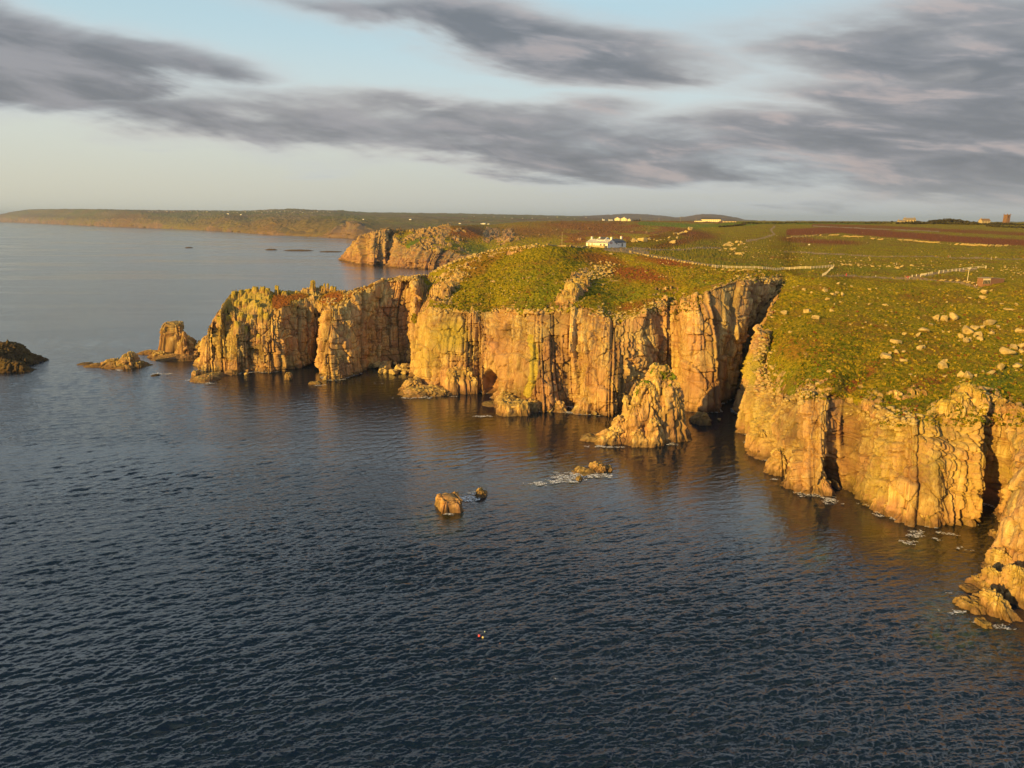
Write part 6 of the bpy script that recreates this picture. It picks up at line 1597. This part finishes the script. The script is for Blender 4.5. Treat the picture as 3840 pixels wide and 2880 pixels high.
small_house(2290, 828, 15, 8, 'low slate-roofed house between the pale house and the yellow gables', GC, M_WHITE, M_SLATE, .3)
small_house(3409, 834, 34, 15, 'pale two-storey house on the skyline at the right, larger of two', mat=M_STONE, roofm=M_SLATE2, rz=-.1, chim=2)
small_house(3379, 836, 20, 10, 'smaller low house left of the larger pale one on the right skyline', mat=M_STONE, roofm=M_SLATE2, rz=-.1)
small_house(3690, 838, 30, 15, 'brown stone farmhouse on the skyline left of the square tower', mat=M_STONE, roofm=simple_mat('brown_tiles', (.22, .14, .08), .9, .2), rz=.2)
h_ = hit(3772, 838); k_ = h_[2] / FOC
tw = empty('church_tower', h_[0] - Vector((0, 0, .5)), .25); tag(tw, 'square brown stone tower with corner pinnacles on the far right skyline', 'tower')
TWm = simple_mat('brown_tower_stone', (.20, .115, .075), .9, .25, 1)
m = MB(); m.box((0, 0, 13 * k_), (13 * k_, 13 * k_, 26 * k_), taper=.06); m.build('tower_body', TWm, tw)
m = MB(); m.box((0, 0, 26.4 * k_), (13.6 * k_, 13.6 * k_, 1.2 * k_)); m.build('parapet', TWm, tw)
for sx in (-1, 1):
    for sy in (-1, 1):
        m = MB(); m.cyl((sx * 5.8 * k_, sy * 5.8 * k_, 27 * k_), .9 * k_, 3.2 * k_, 6, .1); m.build('pinnacle', TWm, tw)
m = MB(); m.box((-1 * k_, -6.6 * k_, 20 * k_), (2.2 * k_, .12, 4 * k_)); m.build('louvre', M_DARK, tw)
# lookout hut on the middle headland
h_ = hit(1455, 870); k_ = h_[2] / FOC
lk = empty('lookout_hut', h_[0] - Vector((0, 0, 1)), .2); tag(lk, 'tiny square lookout hut on top of the middle headland', 'hut')
m = MB(); m.box((0, 0, 6 * k_), (9 * k_, 6, 11 * k_)); m.build('wall', M_STONE, lk); m = MB(); m.box((0, 0, 11.8 * k_), (10 * k_, 6.6, .5)); m.build('roof', M_SLATE2, lk)
m = MB(); m.cyl((-6.5 * k_, 0, 0), .3, 20 * k_, 8, .15); m.build('mast', M_STEEL, lk)
for i, (px, py, w_, h2, lab) in enumerate([(1815, 841, 12, 7, 'largest white farmhouse beyond the middle headland'), (1832, 841, 7, 4, 'white outbuilding right of the farmhouse beyond the middle headland'), (1805, 840, 5, 4, 'tiny white cottage left of the farmhouse beyond the middle headland'),
                                     (1725, 839, 8, 4, 'white cottage alone on the green land well left of the farmhouse'), (1539, 824, 9, 4, 'white farm building alone on the far green hillside above the middle headland'), (1363, 824, 5, 4, 'tiny white house above the pale cliff right of the bay head'), (855, 804, 9, 5, 'white house alone on the green slope across the bay'), (904, 806, 6, 4, 'smaller white house right of the one alone across the bay')]):
    small_house(px, py, w_, h2, lab, rz=-.4, chim=0)
rv = random.Random(9); M_OFFWHITE = simple_mat('weathered_offwhite', (.46, .43, .37), .8, .1)
vil = []
for px in np.linspace(560, 860, 16): vil.append((px + rv.uniform(-9, 9), 793.5 + rv.uniform(-.5, 1.5)))
for px in np.linspace(880, 1240, 26): vil.append((px + rv.uniform(-7, 7), 793 + rv.uniform(-1, 5)))
for px in np.linspace(1700, 2200, 14): vil.append((px + rv.uniform(-12, 12), 816 + rv.uniform(-4, 6)))
for px, py in vil:
    o = small_house(px, py, rv.uniform(3, 5.5), rv.uniform(2.0, 3.0), 'pale house in the string of villages along the far coast', 'village houses along the far coast', mat=M_OFFWHITE, rz=rv.uniform(-.8, .2), chim=0, depth=20)
M_HEDGE = veg_mat('dark_hedge', (.035, .035, .012), (.085, .07, .025)); M_BARK = simple_mat('bark', (.10, .07, .045), .9, .2)
def crown_mesh(rx, ry, rz_, n, leaf, seed, name, parent, loc=(0, 0, 0), clumps=10):
    rng = np.random.default_rng(seed)
    C_ = rng.normal(size=(clumps, 3)); C_ /= np.linalg.norm(C_, axis=1, keepdims=True); C_ *= (rng.random((clumps, 1)) ** .5) * .72; C_[:, 2] = C_[:, 2] * .8
    idx = rng.integers(0, clumps, n); d = rng.normal(size=(n, 3)); d /= np.linalg.norm(d, axis=1, keepdims=True)
    Pc = C_[idx] + d * (.36 * rng.random((n, 1)) ** .33)
    Pc = Pc * [rx, ry, rz_] + np.array(loc)
    a = rng.normal(size=(n, 3)); b_ = rng.normal(size=(n, 3)); a /= np.linalg.norm(a, axis=1, keepdims=True); b_ /= np.linalg.norm(b_, axis=1, keepdims=True)
    s = leaf * (.6 + .8 * rng.random((n, 1)))
    V = np.stack([Pc - a * s, Pc + b_ * s, Pc + a * s, Pc - b_ * s * .8], 1).reshape(-1, 3)
    return mesh_obj(name, V, np.arange(n * 4).reshape(-1, 4), M_HEDGE, parent)
def tree(px, py, wpx, hpx, label, group, seed):
    h = hit(px, py)
    if h is None: return
    k = h[2] / FOC; H_ = hpx * k; W_ = wpx * k
    o = empty('tree', h[0] - Vector((0, 0, .3))); tag(o, label, 'tree', group)
    m = MB(); m.cyl((0, 0, 0), .3, H_ * .55, 8, .15); m.bar((0, 0, H_ * .35), (W_ * .2, 0, H_ * .6), .18, .18); m.bar((0, 0, H_ * .3), (-W_ * .2, .5, H_ * .55), .18, .18); m.build('trunk', M_BARK, o)
    crown_mesh(W_ / 2, W_ / 2.2, H_ * .5, 420, max(.35, W_ * .05), seed, 'crown', o, (0, 0, H_ * .5))
rt = random.Random(4)
for i, px in enumerate(np.linspace(3494, 3622, 9)):
    q = (px - 3494) / 128; tree(px, 838, 26, 11 + 8 * math.sin(math.pi * min(1, q * .8 + .2)), 'dark wind-shaped tree in the thicket between the two skyline farms', 'trees of the right-hand skyline thicket', 500 + i)
tree(3648, 838, 14, 9, 'lone low dark tree just left of the brown stone farmhouse', None, 520); tree(3438, 835, 16, 9, 'small dark tree touching the right end of the larger pale skyline house', None, 521)
tree(3345, 834, 12, 6, 'tiny dark tree alone on the skyline left of both pale houses', None, 522)
for i, px in enumerate((2378, 2388, 2398)): tree(px, 829, 14, 7, 'dark bushy tree right of the yellow gabled cottages', 'trees beside the yellow cottages', 530 + i)
def hedge(pts, hpx, label, seed, thick=4.0, group=None):
    P3 = [hit(*p)[0] for p in pts]; k = (P3[0] - CO).length / FOC; H_ = hpx * k
    rng = np.random.default_rng(seed); V = []
    for p, q in zip(P3[:-1], P3[1:]):
        L = (q - p).length; n = int(L * 9)
        tt = rng.random(n); c_ = np.array(p)[None] + (np.array(q) - np.array(p))[None] * tt[:, None]
        hh = H_ * (.7 + .3 * np.sin(tt * L * .11 + seed) * np.cos(tt * L * .037 + 2))
        c_ += np.stack([rng.normal(0, thick * .3, n), rng.normal(0, thick * .4, n), rng.random(n) * hh], 1)
        a = rng.normal(size=(n, 3)) * .8; b_ = rng.normal(size=(n, 3)) * .8
        V.append(np.stack([c_ - a, c_ + b_, c_ + a, c_ - b_], 1).reshape(-1, 3))
    V = np.concatenate(V)
    return tag(mesh_obj('hedge', V, np.arange(len(V)).reshape(-1, 4), M_HEDGE), label, 'hedge', group)
hedge([(3360, 840), (3450, 840), (3560, 842), (3680, 843), (3860, 846)], 8, 'long dark hedge running along the right skyline below the farms', 71)
hedge([(3700, 850), (3860, 858)], 6, 'second dark hedge below the long one by the right edge', 72)
hedge([(2790, 838), (2940, 838), (3130, 838), (3340, 838)], 3.0, 'thin dark hedge along the skyline above the bright green strip', 73)
hedge([(2700, 853), (2760, 848), (2790, 842)], 5, 'clump of dark scrub at the right end of the bright green field', 74)
M_POLE = simple_mat('grey_pole', (.35, .30, .24), .8, .1)
for i, (px, t_, lab) in enumerate([(2403, 14, 'utility pole beside the dark trees near the yellow cottages'), (2471, 14, 'utility pole behind the left part of the bright green field'), (2551, 16, 'tallest utility pole, behind the middle of the bright green field'), (2610, 14, 'utility pole just left of the long skyline building')]):
    h = hit(px, 831)
    if h:
        k = h[2] / FOC; o = empty('utility_pole', h[0] - Vector((0, 0, .3))); tag(o, lab, 'utility pole', 'utility poles on the skyline')
        m = MB(); m.cyl((0, 0, 0), .35, t_ * k, 8, .22); m.build('pole', M_POLE, o); m = MB(); m.box((0, 0, t_ * k * .93), (3.0, .2, .25)); m.build('crossarm', M_POLE, o)

# ------------------------------------------------------------------ buoys, weed and foam
def buoy(px, py, dpx, col, label):
    p = PZ(px, py); k = math.sqrt(p[0] ** 2 + p[1] ** 2 + CAMH ** 2) / FOC; r = dpx * k / 2
    o = empty('buoy', (p[0], p[1], .12 + r * .3)); tag(o, label, 'buoy')
    import bmesh
    bm = bmesh.new(); bmesh.ops.create_uvsphere(bm, u_segments=20, v_segments=14, radius=r)
    me = bpy.data.meshes.new('float'); bm.to_mesh(me); bm.free(); me.materials.append(simple_mat('buoy_' + col[0], col[1], .35, .05)); me.polygons.foreach_set('use_smooth', [True] * len(me.polygons))
    link(bpy.data.objects.new('float', me), o)
    m = MB(); m.cyl((0, 0, r * .92), r * .22, r * .35, 10, r * .16); m.build('neck', M_BLACK, o)
buoy(1797, 2387, 9, ('red', (.85, .10, .12)), 'red ball buoy, left and largest of three in open water')
buoy(1811, 2393, 8, ('sand', (.70, .55, .25)), 'sandy yellow ball buoy touching the red one on its right')
buoy(1818, 2371, 4, ('pale', (.6, .75, .62)), 'small pale green buoy behind the red and yellow ones')
M_WEED = simple_mat('floating_weed', (.22, .085, .02), .6, .3)
M_FOAM, tf, bf, of = new_mat('sea_foam')
gf = tf.new('ShaderNodeNewGeometry'); nf_ = tf.noise(gf.outputs['Position'], 3.5, 4, .6)
tf.link(tf.ramp(nf_, [(.3, (.62, .66, .68)), (.7, (.90, .92, .93))]), bf.inputs['Base Color']); bf.inputs['Roughness'].default_value = .7
trf = tf.new('ShaderNodeBsdfTransparent'); mxf = tf.new('ShaderNodeMixShader')
tf.link(tf.step(tf.noise(gf.outputs['Position'], 1.6, 6, .75, .8), .46, .56), mxf.inputs[0]); tf.link(trf.outputs[0], mxf.inputs[1]); tf.link(bf.outputs[0], mxf.inputs[2]); tf.link(mxf.outputs[0], of.inputs[0])
def foam(cx, cy, rx, ry, dens, label, seed, ang=0.0, mat=None, name='sea_foam', kind='stuff', cat=None, stretch=2.2, cell=.22):
    """broken lacework of froth lying on the water, raised a few centimetres"""
    c0 = PZ(cx, cy); e1 = PZ(cx + rx, cy)[:2]; e2 = PZ(cx, cy + ry)[:2]
    A_ = abs(e1[0] - c0[0]); B_ = abs(e2[1] - c0[1])
    nx = int(2 * A_ / cell) + 2; ny = int(2 * B_ / cell) + 2
    gx, gy = np.meshgrid(np.linspace(-1, 1, nx), np.linspace(-1, 1, ny), indexing='ij')
    X = c0[0] + gx * A_ + gy * B_ * math.tan(R(ang)); Y = c0[1] + gy * B_ 
    P = np.stack([X, Y, np.zeros_like(X)], -1)
    n = fbm(P * [1 / stretch, 1, 1], .8, 4, seed, .6); n2_ = fbm(P, 2.6, 2, seed + 9)
    r = np.sqrt(gx ** 2 + gy ** 2)
    val = (1 - r) * 1.1 + n * 1.2 + n2_ * .9 - (1.15 - dens)
    P[..., 2] = .22 + .16 * np.maximum(n, 0) + .10 * n2_
    keep = (val[:-1, :-1] > 0) & (val[1:, 1:] > -.1)
    F = grid_faces(nx, ny).reshape(nx - 1, ny - 1, 4)[keep]
    if len(F) == 0: return
    o = mesh_obj(name, P, F, mat or M_FOAM)
    return tag(o, label, cat, kind=kind)
FO = [(2140, 1790, 80, 22, .9, 'white surf round the low lumpy reef'), (2215, 1782, 60, 10, .8, 'surf line in front of the reef rocks'), (2250, 1788, 50, 10, .9, 'surf at the right end of the reef'), (2010, 1818, 50, 14, .35, 'thin foam drifting left of the reef'), (2100, 1808, 70, 10, .7, 'foam streak below the reef'),
      (1762, 1868, 40, 22, .95, 'churned white water between the square rock and the round rock'), (1684, 1930, 40, 6, .6, 'foam at the foot of the square block rock'),
      (3040, 1860, 46, 12, .8, 'foam along the foot of the broken apron'), (3112, 1878, 36, 16, 1.0, 'white surf at the mouth of the brown gully cliff'), (3220, 1892, 30, 8, .5, 'thin foam under the right-hand cliff'), (2900, 1800, 40, 6, .4, 'thin foam under the hill cliff'), (3290, 1935, 30, 8, .4, 'foam fleck below the right-hand cliff'),
      (3450, 2010, 60, 22, .55, 'broken foam off the tooth-shaped block'), (3560, 2006, 50, 10, .7, 'foam line in front of the right-hand cave'), (3420, 2040, 60, 18, .6, 'foam over the shallow reef'), (3590, 2055, 60, 14, .45, 'foam streaks before the far right cliff'), (3670, 2068, 50, 12, .5, 'foam streak near the far right cliff'),
      (3580, 2296, 60, 14, .6, 'foam on the left of the golden rock spur'), (3650, 2334, 34, 10, .9, 'foam under the slab of the golden rock spur'), (3745, 2350, 50, 16, .8, 'foam on the right of the golden rock spur'), (3560, 2226, 40, 6, .35, 'foam fleck beyond the golden rock spur'),
      (1570, 1494, 100, 6, .55, 'foam along the wide stepped ledge'), (1690, 1488, 30, 4, .4, 'foam right of the wide stepped ledge'), (1815, 1563, 50, 6, .6, 'foam in front of the square-cut shelf'), (2130, 1548, 70, 5, .6, 'foam along the foot of the main cliff'), (2240, 1560, 40, 4, .5, 'foam along the main cliff left of the stack'),
      (2300, 1678, 110, 6, .55, 'foam round the foot of the sea stack'), (2520, 1668, 40, 5, .5, 'foam at the right foot of the sea stack'), (790, 1440, 60, 6, .6, 'foam below the shelf of the headland tip'), (715, 1427, 30, 4, .5, 'foam left of the headland tip shelf'), (600, 1404, 50, 5, .6, 'foam round the tiny flat rock'), (450, 1390, 60, 4, .45, 'foam below the low jagged islet'), (1190, 1446, 36, 4, .6, 'foam round the flat pale slab'), (1410, 1438, 30, 5, .4, 'foam flecks in the cove')]
for i, (cx, cy, rx, ry, dn, lab) in enumerate(FO): foam(cx, cy, rx, ry, dn, lab, 700 + i, cell=.2 if cy > 1700 else .3)
foam(1874, 2416, 16, 5, .8, 'floating patch of orange-brown weed right of the buoys', 790, mat=M_WEED, name='seaweed', cell=.12)
foam(2100, 2545, 50, 22, .12, 'faint scummy froth patch on the near water', 791, cell=.16)
foam(1665, 2580, 30, 18, .05, 'faint froth trail on the near water left of the larger patch', 792, cell=.16)

# broken line of froth where the swell laps the cliff foot
def shore_foam():
    cut = TP[:, 1:60]; zc2 = np.abs(cut[..., 2]); j = zc2.argmin(1); W0 = cut[np.arange(len(cut)), j].copy(); W0[:, 2] = 0
    W0 = W0[::2]; W0[:, :2] = gsm(W0[:, :2], 2.0)
    tg = np.gradient(gsm(W0[:, :2], 5.0), axis=0); tg /= np.linalg.norm(tg, axis=1, keepdims=True) + 1e-9
    nr = np.stack([tg[:, 1], -tg[:, 0]], 1)
    offs = np.linspace(-.6, 3.4, 14)
    P = np.repeat(W0[:, None], 14, 1); P[..., :2] += nr[:, None] * offs[None, :, None]
    n = fbm(P, 2.6, 3, 810, .6); n2_ = fbm(P, .8, 3, 811, .6); big = fbm(P, 16, 2, 812)
    val = .02 + big * 1.1 + n * .7 + n2_ * .7 - np.maximum(offs - .4, 0)[None] * .38
    P[..., 2] = .20 + .14 * np.maximum(n, 0)
    keep = (val[:-1, :-1] > 0) & (val[1:, 1:] > -.1)
    keep &= (np.linalg.norm(np.diff(W0, axis=0), axis=1) < 1.5)[:, None]
    F = grid_faces(len(W0), 14).reshape(len(W0) - 1, 13, 4)[keep]
    tag(mesh_obj('shore_foam', P, F, M_FOAM), 'thin broken line of froth along the foot of the cliffs', kind='stuff')
shore_foam()

# ------------------------------------------------------------------ haze
HZ = 0.000042
m, t, b, out = new_mat('haze_air'); m.node_tree.nodes.remove(b)
pv = t.new('ShaderNodeVolumePrincipled'); pv.inputs['Color'].default_value = (.42, .60, .95, 1); pv.inputs['Density'].default_value = HZ; pv.inputs['Anisotropy'].default_value = 0.0
t.link(pv.outputs[0], out.inputs['Volume'])
mb = MB(); zt = float(max(FP[..., 2].max(), TP[..., 2].max(), 110)) + 15
mb.box((0, 0, (zt - 9) / 2), (56000, 56000, zt + 9)); hz_o = mb.build('haze', m); tag(hz_o, 'thin evening haze over the sea and land', kind='stuff')
